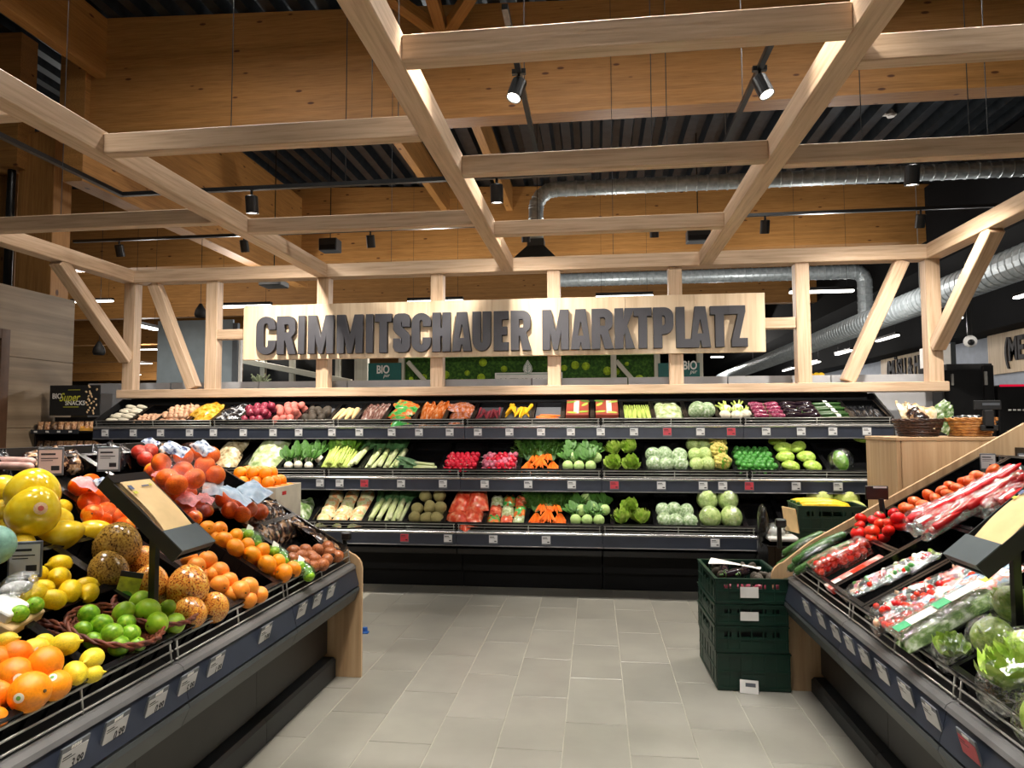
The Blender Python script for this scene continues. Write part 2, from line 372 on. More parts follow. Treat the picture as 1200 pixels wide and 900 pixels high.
# braces under the roof in front of the main beam (top of the picture)
for i, (dx, dy) in enumerate(((-1.0, -1.3), (0, -1.6), (1.0, -1.3))):
    beam('trim_%d' % (13 + i), (-1.55, 6.88, 5.62), (-1.55 + dx, 6.88 + dy, 5.9), .12, .12, GLU, None, kind='structure')
# columns on the left
box('trim_16', (-6.80, 7.22, 0), (-6.33, 7.5, 5.0), GLU, None, .006, 2, kind='structure')
box('trim_17', (-7.4, 7.4, 0), (-6.98, 7.8, 5.2), GLU, None, .006, 2, kind='structure')
box('trim_18', (-7.8, 7.6, 4.55), (-6.6, 7.75, 5.2), GLU, None, .006, 0, kind='structure')
q = MB().tube([(-6.87, 7.2, 2.6), (-6.87, 7.2, 6.1)], .045, 10)
link('rain_pipe', q.mesh('rain_pipe', BLACK, True), None, None, 'black vertical pipe running up beside the timber column', 'pipe')
# grey oak wall on the left with its dark doorway
wl = box('wall_left', (-6.15, 3.0, 0), (-6.0, 7.2, 2.955), OAKG, None, .003, 1, kind='structure')
for i, (z0, z1) in enumerate(((0, .74), (.745, 1.48), (1.485, 2.22), (2.225, 2.955))):
    for y0, y1 in ((6.3, 7.2),) if z1 < 2.4 else ((4.0, 5.6), (5.605, 7.2)):
        box('plank', (-6.0, y0, z0), (-5.988, y1, z1), OAKG, wl, .002, 1)
d = box('door_1', (-6.0, 4.5, 0), (-5.97, 6.21, 2.42), plain('brown_door', (60, 42, 30), .5, var=.1), None, .003, 1, kind='structure')
box('door_frame', (-6.0, 6.19, 0), (-5.945, 6.295, 2.49), plain('brown_frame', (84, 58, 40), .5, var=.1), d, .003, 2)
box('door_frame', (-6.0, 4.5, 2.39), (-5.945, 6.19, 2.49), MATS['brown_frame'], d, .003, 1)
# hall walls far behind and beside
box('wall_back', (-42, 58, 0), (16, 58.2, 7.6), DARKW, None, 0, kind='structure')
box('wall_side', (-42.2, -3, 0), (-42, 58, 7.6), plain('hall_wall_tan', (120, 104, 78), .7, var=.05), None, 0, kind='structure')
# right side: pale wall with dark dropped ceiling above
box('wall_right', (8.0, 5, 0), (8.15, 57.9, 3.25), WALLB, None, 0, 1, kind='structure')
box('wall_right_upper', (7.4, 3, 3.26), (8.15, 57.9, 5.6), DARKW, None, 0, 1, kind='structure')
box('wall_right_soffit', (5.75, 9, 4.2), (7.4, 57.9, 5.6), DARKW, None, 0, 1, kind='structure')
# ================================================================== timber canopy
cn = thing('timber_canopy', 'pale oak post-and-beam canopy framing the produce department', 'canopy', (-.9, 6.8, 0))
PX = (-5.01, -4.06, -2.82, -1.6, -.4, .8, 2.0, 3.18)
for x in PX: box('post', (x - .065, 6.8, 1.885), (x + .065, 6.92, 3.05), OAK, cn, .004, 2)
box('sill_beam', (-5.09, 6.74, 1.797), (3.26, 6.94, 1.887), OAK, cn, .005, 0)
box('header_beam', (-5.09, 6.78, 3.05), (3.26, 6.94, 3.19), OAK, cn, .005, 0)
box('middle_rail', (-4.0, 6.81, 2.42), (-2.89, 6.91, 2.525), OAK, cn, .004, 0)
box('middle_rail', (.87, 6.81, 2.42), (1.93, 6.91, 2.525), OAK, cn, .004, 0)
beam('brace', (-4.76, 6.86, 3.05), (-4.27, 6.86, 1.9), .11, .12, OAK, cn)
beam('brace', (2.93, 6.86, 3.05), (2.40, 6.86, 1.9), .11, .12, OAK, cn)
for x in (-5.02, 3.19): 
    box('side_beam', (x - .07, .2, 3.05), (x + .07, 6.78, 3.19), OAK, cn, .005, 1)
    beam('brace', (x, 5.80, 3.06), (x, 6.80, 2.22), .12, .12, OAK, cn, upv=(0, 1, 0))
for x in (-2.83, -.865, 1.09): box('rafter', (x - .06, .2, 3.052), (x + .06, 6.78, 3.19), OAK, cn, .005, 1)
def cross(x0, x1, y): box('cross_beam', (x0 + .06, y, 3.053), (x1 - .06, y + .085, 3.17), OAK, cn, .005, 0)
for y in (1.4, 2.75, 4.08, 5.46): cross(-.865, 1.09, y)
for y in (1.9, 3.5, 5.13): cross(-2.83, -.865, y)
for y in (1.5, 3.0, 4.17): cross(1.09, 3.18, y)
for y in (1.4, 3.0, 4.83): cross(-5.01, -2.83, y)
# suspension wires of the canopy
for i, (x, y) in enumerate(((-2.02, 3.54), (-1.2, 3.54), (-1.05, 3.54), (.36, 4.12), (.45, 4.12), (2.2, 4.21), (1.6, 4.21), (-2.1, 6.86), (.2, 6.86), (-4.2, 4.87))):
    q = MB().tube([(x, y, 3.165 if y < 6.5 else 3.185), (x, y, roofz(x) - .02)], .0028, 5)
    part('suspension_wire', q, CHARC, cn)
# ================================================================== big sign
sg = thing('market_sign', 'long pale wood sign with big dark grey raised lettering', 'sign', (-1.02, 6.72, 2.5))
ZT, ZB = 2.755, 2.185; XL, XR = at(285, 390, Y=6.72).x, at(897, 380, Y=6.72).x
np_ = 8
for i in range(np_):
    a, b_ = XL + (XR - XL) * i / np_, XL + (XR - XL) * (i + 1) / np_
    box('board', (a + .0008, 6.72, ZB), (b_ - .0008, 6.77, ZT), BOARD, sg, .0015, 2)
for zz in (2.3, 2.62): box('back_batten', (XL + .1, 6.77, zz), (XR - .1, 6.80, zz + .06), OAK, sg, .002, 0)
def arc(cx, cy, rx, ry, a0, a1, n=6): return [(cx + rx * math.cos(rad(a0 + (a1 - a0) * i / n)), cy + ry * math.sin(rad(a0 + (a1 - a0) * i / n))) for i in range(n + 1)]
def glyph(ch, w, t=.2):
    """heavy condensed capital, height 1, width w: list of outlines"""
    c = .035; th = .2
    if ch == 'I': return [[(0, 0), (w, 0), (w, 1), (0, 1)]]
    if ch == 'C':
        r = min(.27, w / 2)
        return [[(w, .66), *arc(w - r, 1 - r, r, r, 0, 90), *arc(r, 1 - r, r, r, 90, 180), *arc(r, r, r, r, 180, 270), *arc(w - r, r, r, r, 270, 360), (w, .36), (w - t, .36), (w - t, .24), *arc(w / 2, .24, max(.01, w / 2 - t), .07, 0, -180, 4), (t, .76), *arc(w / 2, .76, max(.01, w / 2 - t), .07, 180, 0, 4), (w - t, .66)]]
    if ch == 'R':
        r = .2
        return [[(0, 0), (t, 0), (t, .36), (t + .03, .36), (w - t - .01, 0), (w, 0), (w - t * .62, .42), *arc(w - r - .02, .62, r, .17, -60, 0, 3), *arc(w - r - .02, 1 - r, r, r, 0, 90), (0, 1)],
                [(t, .57), (w - t, .57), (w - t + .01, .62), (w - t + .01, .74), (w - t - .02, .79), (t, .79)]]
    if ch == 'P':
        r = .22
        return [[(0, 0), (t, 0), (t, .34), *arc(w - r, .34 + r, r, r, -90, 0), *arc(w - r, 1 - r, r, r, 0, 90), (0, 1)],
                [(t, .55), (w - t - .02, .55), (w - t + .01, .6), (w - t + .01, .75), (w - t - .02, .8), (t, .8)]]
    if ch == 'M': 
        return [[(0, 0), (t * .92, 0), (t * .92, .52), (w * .42, 0), (w * .58, 0), (w - t * .92, .52), (w - t * .92, 0), (w, 0), (w, 1), (w - t * 1.05, 1), (w / 2, .42), (t * 1.05, 1), (0, 1)]]
    if ch == 'T': return [[(w / 2 - t / 2, 0), (w / 2 + t / 2, 0), (w / 2 + t / 2, 1 - th), (w, 1 - th), (w, 1), (0, 1), (0, 1 - th), (w / 2 - t / 2, 1 - th)]]
    if ch == 'H': return [[(0, 0), (t, 0), (t, .4), (w - t, .4), (w - t, 0), (w, 0), (w, 1), (w - t, 1), (w - t, .6), (t, .6), (t, 1), (0, 1)]]
    if ch == 'A': return [[(0, 0), (t, 0), (t + .03, .17), (w - t - .03, .17), (w - t, 0), (w, 0), (w * .5 + t * .62, 1), (w * .5 - t * .62, 1)], [(w / 2 - .075, .33), (w / 2 + .075, .33), (w / 2 + .012, .68), (w / 2 - .012, .68)]]
    if ch == 'U':
        r = w / 2
        return [[(0, 1), (0, .27), *arc(r, .27, r, .27, 180, 360, 10), (w, 1), (w - t, 1), (w - t, .27), *arc(r, .27, max(.01, r - t), .08, 0, -180, 4), (t, 1)]]
    if ch == 'E': return [[(0, 0), (w, 0), (w, th), (t, th), (t, .4), (w * .9, .4), (w * .9, .6), (t, .6), (t, 1 - th), (w, 1 - th), (w, 1), (0, 1)]]
    if ch == 'K': return [[(0, 0), (t, 0), (t, .3), (t + .06, .4), (w - t - .02, 0), (w, 0), (w * .62, .56), (w * .97, 1), (w - t - .03, 1), (t, .58), (t, 1), (0, 1)]]
    if ch == 'L': return [[(0, 0), (w, 0), (w, .2), (t, .2), (t, 1), (0, 1)]]
    if ch == 'Z': return [[(w * .18, 0), (w, 0), (w, .2), (w * .56, .2), (w * .9, .86), (w * .9, 1), (.0, 1), (.0, .8), (w * .52, .8), (w * .18, .16)]]
    if ch == 'S': return [[(w, .66), (w, .87), (w - .05, .97), (w - .13, 1), (.13, 1), (.05, .97), (0, .87), (0, .59), (.07, .49), (w - t, .35), (w - t, .23), (w - t - .02, .18), (t + .02, .18), (t, .23), (t, .35), (0, .35), (0, .13), (.05, .03), (.13, 0), (w - .13, 0), (w - .05, .03), (w, .13), (w, .42), (w - .07, .52), (t, .66), (t, .77), (t + .02, .82), (w - t - .02, .82), (w - t, .77), (w - t, .66)]]
LET = [('C', 299.3, 323), ('R', 323.5, 347), ('I', 348.5, 357), ('M', 360, 390.8), ('M', 393.8, 425), ('I', 428, 437), ('T', 438.5, 459), ('S', 460, 480.5), ('C', 481.5, 505), ('H', 506, 528), ('A', 529, 552.7), ('U', 553, 575.5), ('E', 578, 596), ('R', 598, 623),
       ('M', 635, 667), ('A', 668.5, 692.5), ('R', 693, 719.5), ('K', 720, 744.5), ('T', 742.5, 764.5), ('P', 765.5, 790), ('L', 792, 810.5), ('A', 808.5, 833.5), ('T', 832.5, 855), ('Z', 853, 877)]
ZL0, ZL1 = at(600, 410.3, Y=6.66).z, at(600, 364.3, Y=6.66).z
for ch, a, b_ in LET:
    xa, xb = at(a, 388, Y=6.66).x, at(b_, 388, Y=6.66).x; hh = ZL1 - ZL0
    me = poly_mesh([[(px * hh + .006, py * hh) for px, py in o] for o in glyph(ch, (xb - xa - .012) / hh)], .022, [LETTER, LETTERS], .003)
    link('letter', me, sg, inv(sg) @ Matrix.Translation((xa, 6.69, ZL0)) @ Matrix.Rotation(math.pi / 2, 4, 'X'))
# ================================================================== shared fixture pieces
def tag_mesh(name, face, wdt=.08, hgt=.08):
    """shelf price display: holder frame, bright face, dark print strokes; lies in local x-z, faces -y"""
    q = MB(); q.mi = 0; q.cbox(-wdt / 2, 0, -hgt / 2, wdt / 2, .008, hgt / 2, .0015)
    q.mi = 1; q.box(-wdt / 2 + .004, -.0015, -hgt / 2 + .012, wdt / 2 - .004, .001, hgt / 2 - .004)
    q.mi = 2
    q.box(-wdt * .38, -.002, hgt * .24, wdt * .1, -.001, hgt * .32); q.box(-wdt * .38, -.002, hgt * .12, wdt * .2, -.001, hgt * .17)
    q.box(wdt * .12, -.002, -hgt * .24, wdt * .36, -.001, -hgt * .12)
    return q.mesh(name, [TAGB, face, INK])
TAG = tag_mesh('price_tag', TAGW); TAGRED = tag_mesh('price_tag_red', TAGR)
def crate_mesh(W, D, Hc, mat=CRATE, ribs=True, t=.008):
    q = MB(); q.box(0, 0, 0, W, D, t)
    for (x0, y0, x1, y1) in ((0, 0, W, t), (0, D - t, W, D), (0, t, t, D - t), (W - t, t, W, D - t)): q.box(x0, y0, t, x1, y1, Hc)
    e = .007   # rim flange
    q.box(-e, -e, Hc, W + e, t + .004, Hc + .008); q.box(-e, D - t - .004, Hc, W + e, D + e, Hc + .008)
    q.box(-e, t, Hc, t + .004, D - t, Hc + .008); q.box(W - t - .004, t, Hc, W + e, D - t, Hc + .008)
    if ribs:
        for i in range(1, 5):
            x = W * i / 5
            q.box(x - .003, -.005, t, x + .003, 0, Hc); q.box(x - .003, D - t - .004, t, x + .003, D - t, Hc)
        for i in range(1, 6):
            y = D * i / 6
            q.box(t, y - .003, t, t + .004, y + .003, Hc); q.box(W - t - .004, y - .003, t, W - t, y + .003, Hc)
    return q.mesh('crate', mat)
def wire_fence(p0, p1, up_, parent, n=3, gap=.03, r=.0035, every=.55):
    """low wire stop along a shelf edge: n long wires and slanted end stays"""
    p0, p1, up_ = Vector(p0), Vector(p1), Vector(up_).normalized(); q = MB()
    for i in range(n): q.tube([p0 + up_ * gap * (i + .3), p1 + up_ * gap * (i + .3)], r if i < n - 1 else r * 1.3, 6)
    L = (p1 - p0).length; d = (p1 - p0).normalized(); k = max(2, round(L / every))
    for i in range(k + 1):
        a = p0 + d * min(max(L * i / k, .012), L - .012); q.tube([a, a + up_ * gap * (n - .6)], r, 6)
    return part('wire_stop', q, WIRE, parent, True)
# ================================================================== wall chiller with three stepped tiers
ch = thing('vegetable_chiller', 'black refrigerated wall unit with three tiers of vegetables', 'display unit', (-1.23, 6.4, 0))
CX0, CX1 = -5.08, 2.62
A25 = rad(25); TV = Vector((0, math.cos(A25), math.sin(A25))); TWv = Vector((0, -math.sin(A25), math.cos(A25)))
TIERS = [(6.42, 1.365, .42), (6.20, .895, .56), (6.0, .435, .56)]   # front y, strip bottom z, tray depth
mods = [CX0 + (CX1 - CX0) * i / 6 for i in range(7)]
box('back_panel', (CX0, 6.97, .1), (CX1, 7.02, 1.80), BLACKM, ch, .003)
for x in (CX0 - .02, CX1): 
    pr = [(6.45, 0), (7.02, 0), (7.02, 1.79), (6.86, 1.79), (6.44, 1.56), (6.42, 1.36), (6.6, 1.3), (6.7, 1.1), (6.25, .98), (6.2, .88), (6.05, .5), (6.0, .42), (6.3, .3)]
    part('side_panel', MB().prism(pr, x, x + .02, 0), BLACKM, ch)
for a, b_ in zip(mods, mods[1:]):
    box('kick_panel', (a + .002, 6.36, .0), (b_ - .002, 6.4, .15), BASEB, ch, .003)
    box('base_panel', (a + .002, 6.30, .155), (b_ - .002, 6.4, .345), BASEB, ch, .004)
    box('bumper', (a + .001, 6.03, .355), (b_ - .001, 6.4, .41), BLACK, ch, .008)
tags = {0: ([123, 156, 188, 222, 250, 285, 320, 350, 389, 421, 459, 491, 527, 560, 597, 634, 669, 704, 743, 782, 821, 857, 898, 939, 976, 1016], {782, 857}),
        1: ([375, 398, 427, 470, 519, 568, 619, 670, 720, 775, 824, 847, 878, 933, 982], {427, 720, 878}),
        2: ([474, 525, 578, 640, 838, 893], {474})}
for k, (fy, zb, dp) in enumerate(TIERS):
    zs = zb + .105                                          # strip top
    for a, b_ in zip(mods, mods[1:]):
        a2, b2 = a + .001, b_ - .001
        st = box('price_strip', (a2, fy - .012, zb + .008), (b2, fy, zs), STRIP, ch, .002)
        box('strip_lip', (a2, fy - .022, zs), (b2, fy + .02, zs + .022), LIPB, ch, .006)
        box('strip_foot', (a2, fy - .018, zb), (b2, fy + .0, zb + .009), LIP, ch, .002)
        for px in tags[k][0]:
            p = at(px, (509, 569, 633)[k], Y=fy - .02)
            if a < p.x < b_:
                red = px in tags[k][1]
                link('price_tag', TAGRED if red else TAG, st, inv(ch).inverted() @ Matrix.Identity(4) if False else st.matrix_basis.inverted() @ inv(ch) @ Matrix.Translation((p.x, fy - .021, zb + .062)))
        wire_fence((a2 + .01, fy + .01, zs + .024), (b2 - .01, fy + .01, zs + .024), (0, -.15, 1), ch, 3, .026, .003, .62)
        # sloping shelf under the trays
        o0 = Vector((0, fy + .03, zs + .02)); e = o0 + TV * (dp + .03)
        part('shelf', MB().prism([(o0.y, o0.z - .02), (e.y, e.z - .02), (e.y, e.z), (o0.y, o0.z)], a2, b2, 0), BLACKM, ch)
def tier_frame(k, x): fy, zb, dp = TIERS[k]; return frame(Vector((x, fy + .035, zb + .13)) + TWv * .002, (1, 0, 0), TV, TWv)
# grey partition panels standing behind the chiller
xs_ = [-5.75] + [at(p, 452, Y=7.15).x for p in (200, 303, 407)] + [-1.665] + [at(p, 450, Y=7.15).x for p in (623, 736, 853, 974)] + [3.3]
wb = link('wall_partition', None, None, (-1, 7.15, 0), kind='structure')
for a, b_ in zip(xs_, xs_[1:]): box('panel', (a + .006, 7.15, 0), (b_ - .006, 7.19, 1.985), GREYP, wb, .002)
# ================================================================== produce stands left and right of the aisle
def stand(side, y0, y1, label):
    """sloped stand; side -1 left, +1 right. Profile in (distance from aisle edge d, z)"""
    X = lambda d: (-1.47 - d) if side < 0 else (1.105 + d)
    dz = 0 if side < 0 else -.035
    t = thing('produce_stand', label, 'display stand', (X(.6), (y0 + y1) / 2, 0))
    def pr(name, pts, ya, yb, mat): return part(name, MB().prism([(X(d), z + dz) for d, z in pts], ya, yb, 1), mat, t)
    n = max(2, round((y1 - y0) / .97)); ys = [y1 - (y1 - y0) * i / n for i in range(n + 1)]
    strips = []
    for yb, ya in zip(ys, ys[1:]):
        a, b_ = ya + .0015, yb - .0015
        pr('top_lip', [(.006, .672), (-.014, .670), (-.030, .660), (-.036, .646), (-.012, .640), (.006, .655)], a, b_, LIP)
        strips.append((pr('price_strip', [(-.028, .648), (-.055, .545), (-.035, .545), (-.008, .648)], a, b_, STRIP), a, b_))
        pr('lower_band', [(-.056, .535), (-.06, .52), (-.03, .455), (.0, .45), (.0, .535)], a, b_, DARKG)
        pr('kick_panel', [(.14, .46), (.14, .135), (.16, .135), (.16, .46)], a, b_, KICK)
        pr('plinth', [(.085, .0), (.085, .10), (.10, .115), (.25, .115), (.25, 0)], a, b_, CHARC)
        pr('deck', [(.01, .66), (1.2, .66 + 1.19 * SL), (1.2, .64 + 1.19 * SL), (.01, .64)], a, b_, BLACKM)
        ff = (X(.0), a + .006, .672 + dz); gg = (X(.0), b_ - .006, .672 + dz)
        wire_fence(ff, gg, (0.12 * side, 0, 1), t, 3, .033, .0036, .48)
    pr('back_panel', [(1.2, 0), (1.24, 0), (1.24, 1.40), (1.2, 1.40)], y0, y1, KICK)
    pr('body', [(.22, .13), (.22, .60), (1.2, .6 + .98 * SL), (1.2, .13)], y0 + .01, y1 - .01, BLACKM)
    # wooden end panel with rounded nose
    e = -.07 if side < 0 else -.115; zt = .795 if side < 0 else .845; dm = .95 if side < 0 else 1.30
    pts = [(e, 0), (e, .60), *[(e + .09 - .09 * math.cos(rad(a)), .64 + .09 * math.sin(rad(a))) for a in (0, 20, 40, 60, 75)], (.10, zt), (dm - .04, zt + (dm - .14) * SL), (dm, zt + (dm - .16) * SL), (dm, 0)]
    c = Vector((X(.6), y1 + .012, .6)); q = MB(); q.M = Matrix.Rotation(-math.pi / 2, 4, 'Y').inverted() @ Matrix.Translation(-c)
    q.prism([(X(d), z + dz * .5) for d, z in pts], y1 + .002, y1 + .024, 1)
    link('end_panel', q.mesh('end_panel', OAKP), t, inv(t) @ Matrix.Translation(c) @ Matrix.Rotation(-math.pi / 2, 4, 'Y'))
    return t, strips, X
SLt, stripsL, XLf = stand(-1, .55, 4.02, 'dark grey sloped fruit stand with a rounded oak end panel')
SRt, stripsR, XRf = stand(1, .55, 4.1, 'dark grey sloped vegetable stand beside the green crates')
def stand_tag(strips, t, side, px, py, red=False, txt=None):
    X = XLf if side < 0 else XRf; dz = 0 if side < 0 else -.035
    p = at(px, py, X=X(-.045))
    for st, a, b_ in strips:
        if a <= p.y <= b_ + .002:
            n = Vector((-side * .103, 0, -.027)); 
            nrm = Vector((-side, 0, -.262)).normalized(); upv = Vector((side * .253, 0, .967)) * 1.0
            upv = (upv - nrm * upv.dot(nrm)).normalized(); xv = (-nrm).cross(upv)
            # tag local: x right, y into strip, z up
            M = frame(Vector((X(-.0425), p.y, .5985 + dz)) + nrm * .0085, xv, -nrm, upv)
            o = link('price_tag', BIGTAGR if red else BIGTAG, st, st.matrix_basis.inverted() @ inv(t) @ M)
            if txt: link('price_print', txt, None, M @ Matrix.Translation((.018, -.0022, -.012)) @ Matrix.Rotation(math.pi / 2, 4, 'X')).parent = st; 
            if txt:
                pp = [c for c in st.children if c.name.startswith('price_print')][-1]
                pp.matrix_basis = st.matrix_basis.inverted() @ inv(t) @ M @ Matrix.Translation((.018, -.0022, -.012)) @ Matrix.Rotation(math.pi / 2, 4, 'X')
            return
def big_tag(face):
    q = MB(); W_, H_ = .104, .1
    q.mi = 0; q.cbox(-W_ / 2, 0, -H_ / 2, W_ / 2, .006, H_ / 2, .0015)
    q.mi = 1; q.box(-W_ / 2 + .005, -.0012, -H_ / 2 + .014, W_ / 2 - .005, .001, H_ / 2 - .016)
    q.mi = 2; q.box(-.042, -.0016, .020, -.012, -.001, .0235); q.box(-.042, -.0016, .013, .004, -.001, .0155); q.box(.006, -.0016, -.030, .04, -.001, -.028)
    q.mi = 3
    for i in range(4): q.box(-.018 + i * .0095, -.001, .037, -.010 + i * .0095, .001, .046)
    return q.mesh('price_tag', [TAGB, face, INK, WHITE])
BIGTAG, BIGTAGR = big_tag(TAGW), big_tag(TAGR)
PR = {s: text_mesh(s, .042, INK, .0003, .0003, .62) for s in ('3.99', '0.99', '5.99', '1.99', '2.99')}
for px, py, s in ((83, 879, '3.99'), (133, 849, '0.99'), (181, 820, '0.99'), (218, 796, '5.99'), (251, 776, '1.99'), (309, 740, '2.99'), (352, 715, None), (370, 703, None), (386, 691, None)):
    stand_tag(stripsL, SLt, -1, px, py, False, PR.get(s))
for px, py in ((947, 700), (964, 712), (981, 723), (997, 734), (1015, 747), (1036, 765), (1064, 795), (1094, 823)): stand_tag(stripsR, SRt, 1, px, py)
stand_tag(stripsR, SRt, 1, 1138, 857, True)
# ================================================================== tracks, spots, linear lamps, ducts
def track(label, pts):
    t = thing('lighting_track', label, 'light track', pts[0]); q = MB()
    for a, b_ in zip(pts, pts[1:]):
        a, b_ = Vector(a), Vector(b_); x = (b_ - a).normalized(); z = Vector((0, 0, 1)); y = z.cross(x); q.M = frame((a + b_) / 2, x, y, z); L = (b_ - a).length / 2 + .02
        q.box(-L, -.02, -.018, L, .02, .018); q.M = Matrix()
    part('rail', q, BLACK, t)
    for a, b_ in zip(pts, pts[1:]):
        m = (Vector(a) + Vector(b_)) / 2
        part('hanger', MB().tube([m, (m.x, m.y, roofz(m.x) - .01)], .004, 5), BLACK, t)
    return t
def spot_head(label, p, d, watt=0, lit=True, ang=70, r=.055, L=.15, group=None, col=WARM):
    """cylindrical track head: box adapter, stem, can with recessed glowing lens"""
    p = Vector(p); d = Vector(d).normalized(); t = thing('track_spotlight', label, 'spotlight', p, group)
    part('adapter', MB().box(p.x - .05, p.y - .017, p.z - .02, p.x + .05, p.y + .017, p.z + .015), BLACK, t)
    j = p + Vector((0, 0, -.09)); part('stem', MB().tube([p, j], .012, 8), BLACK, t, True)
    z = -d; x = z.orthogonal().normalized(); y = z.cross(x); M = frame(j + d * .06, x, y, z)
    q = MB(); q.M = M; q.lathe([(0, L * .55), (r * .9, L * .55), (r, L * .5), (r, -L * .5), (r * .88, -L * .5), (r * .86, -L * .42), (0, -L * .42)], 20)
    part('can', q, BLACK, t)
    if lit:
        q = MB(); q.M = M; q.lathe([(0, -L * .44), (r * .84, -L * .44), (r * .84, -L * .43), (0, -L * .43)], 20); part('lens', q, LENS, t)
    if watt: spot('spot_beam', j + d * (.06 + L * .52), j + d * 3, watt, ang, col)
    return t
ZT1 = 4.05
pa, pb = at(592, 10, Z=ZT1), at(626, 166, Z=ZT1); track('black lighting track running back between the two middle rafters', [pa, (pa.x, pb.y + .3, ZT1)])
p1 = at(609, 84, Z=ZT1); p1.x = pa.x; spot_head('black track spotlight hanging above the first letters of MARKTPLATZ', p1, (-.28, -.32, -1), 150, ang=70)
pa, pb = at(903, 52, Z=ZT1), at(858, 163, Z=ZT1); track('black lighting track running back beside the rightmost long rafter', [pa, (pa.x, pb.y + .2, ZT1)])
p1 = at(893, 80, Z=ZT1); p1.x = pa.x; spot_head('black track spotlight tilted beside the rafter above PLATZ', p1, (.32, -.28, -1), 150, ang=70)
ZT2 = 3.62
c0 = at(143, 228, Z=ZT2); c1 = at(690, 207, Z=ZT2); c1.y = c0.y
track('black lighting track with a corner above the fruit stand', [(c0.x, 2.2, ZT2), c0, c1])
for px, lab in ((295, 'lit black spotlight on the cornered track above the letters CRIM'), (582, 'lit black spotlight hanging beside the duct elbow')):
    p = at(px, 222, Y=c0.y); p.z = ZT2 - .0; spot_head(lab, p, (.0, .16, -1), 310, ang=150)
p = at(1069, 196, Y=c0.y); p.z = ZT2; spot_head('lit black spotlight above the right corner post of the canopy', p, (.0, .16, -1), 310, ang=150)
c2, c3 = at(960, 205, Y=c0.y), at(1200, 196, Y=c0.y)
track('black lighting track above the right corner of the canopy', [(1.6, c0.y, ZT2), (4.6, c0.y, ZT2)])
ZT3 = 4.0
d0 = at(88, 283, Z=ZT3)
track('long black lighting track crossing in front of the second main beam', [(d0.x, d0.y, ZT3), (5.6, d0.y, ZT3)])
for i, px in enumerate((140, 286, 434, 616, 767, 897, 1080)):
    p = at(px, 275, Y=d0.y); p.z = ZT3
    spot_head('unlit-looking black spotlight on the far track, number %s from the oak wall' % ('one', 'two', 'three', 'four', 'five', 'six', 'seven')[i], p, (0, .35, -1), 90, False, ang=100, group='spotlights on the far track')
# unseen spotlights added to light the stands and the chiller, on tracks above the frame's top edge
track('added unseen black lighting track above the fruit stand, running back', [(-.55, .4, 3.9), (-.55, 3.3, 3.9)])
track('added unseen black lighting track above the vegetable stand, running back', [(.75, .4, 3.9), (.75, 3.2, 3.9)])
for y, w_ in ((.9, 'nearest'), (1.9, 'middle'), (2.9, 'furthest')):
    spot_head('added unseen spotlight above the aisle aimed at the fruit stand, %s of three' % w_, (-.55, y, 3.9), (-1.35, .25, -2.6), 190, ang=66, group='added spotlights over the fruit stand')
    spot_head('added unseen spotlight above the aisle aimed at the vegetable stand, %s of three' % w_, (.75, y, 3.9), (1.0, .3, -2.6), 110, ang=62, group='added spotlights over the vegetable stand')
track('added unseen black lighting track under the canopy facing the wall of vegetables', [(-3.4, 1.3, 2.98), (2.6, 1.3, 2.98)])  # unseen track and heads added for frontal light on chiller and sign
for i, x in enumerate((-2.9, -1.8, -.7, .3, 1.3, 2.3)):
    p_ = Vector((x, 1.3, 2.98)); spot_head('added unseen spotlight under the canopy aimed at the vegetable wall, %s from the fruit side' % ('first', 'second', 'third', 'fourth', 'fifth', 'sixth')[i], p_, Vector((x * 1.35 - .3, 6.5, 1.35)) - p_, 215, ang=38, col=NEUT)
# linear lamps
def linear(label, a, b_, watt=0, th=.035, group='linear ceiling lamps'):
    a, b_ = Vector(a), Vector(b_); t = thing('linear_lamp', label, 'ceiling lamp', (a + b_) / 2, group)
    x = (b_ - a).normalized(); z = Vector((0, 0, 1)); z = (z - x * z.dot(x)).normalized(); M = frame((a + b_) / 2, x, z.cross(x), z); L = (b_ - a).length / 2
    q = MB(); q.M = M; q.box(-L, -.05, .0, L, .05, .05); part('housing', q, BLACK, t)
    q = MB(); q.M = M; q.cbox(-L, -.045, -th, L, .045, -.001, .01); part('diffuser', q, LAMP, t)
    for s in (-.8, .8): 
        c = M @ Vector((L * s, 0, .05)); part('cord', MB().tube([c, (c.x, c.y, roofz(c.x) + .1)], .003, 4), BLACK, t)
    if watt:
        d_ = bpy.data.lights.new('lamp_light', 'POINT'); d_.energy = watt * 3.2; d_.color = NEUT; d_.shadow_soft_size = .12
        o_ = bpy.data.objects.new('lamp_light', d_); COL.objects.link(o_); o_.location = M @ Vector((0, 0, -th - .14))
YL = 11.2
for i, (a, b_, y) in enumerate(((255, 318, 349), (478, 543, 345), (698, 765, 339), (925, 1000, 332))):
    za = at((a + b_) / 2, y, Y=YL).z
    linear('long white lamp seen %s' % ('above the letters CR, beside the blue-grey panel', 'above the letters TSCHA', 'above the letters MARKT', 'between the right posts and the duct elbow')[i], (at(a, y, Y=YL).x, YL, 3.6), (at(b_, y, Y=YL).x, YL, 3.6), 44)
small = [(84, 132, 353, 14, 'left of the corner post, topmost'), (157, 184, 409.5, 24, 'second between corner post and blue-grey panel'), (156, 178, 426, 33, 'third between corner post and blue-grey panel'), (155, 165, 439, 40, 'lowest between corner post and blue-grey panel'), (833, 848, 418, 26, 'below the end of the big sign')]
for a, b_, y, Y, lab in small:
    p, q_ = at(a, y, Y=Y), at(b_, y, Y=Y); linear('small distant white lamp %s' % lab, p, (q_.x, Y, p.z), 110)
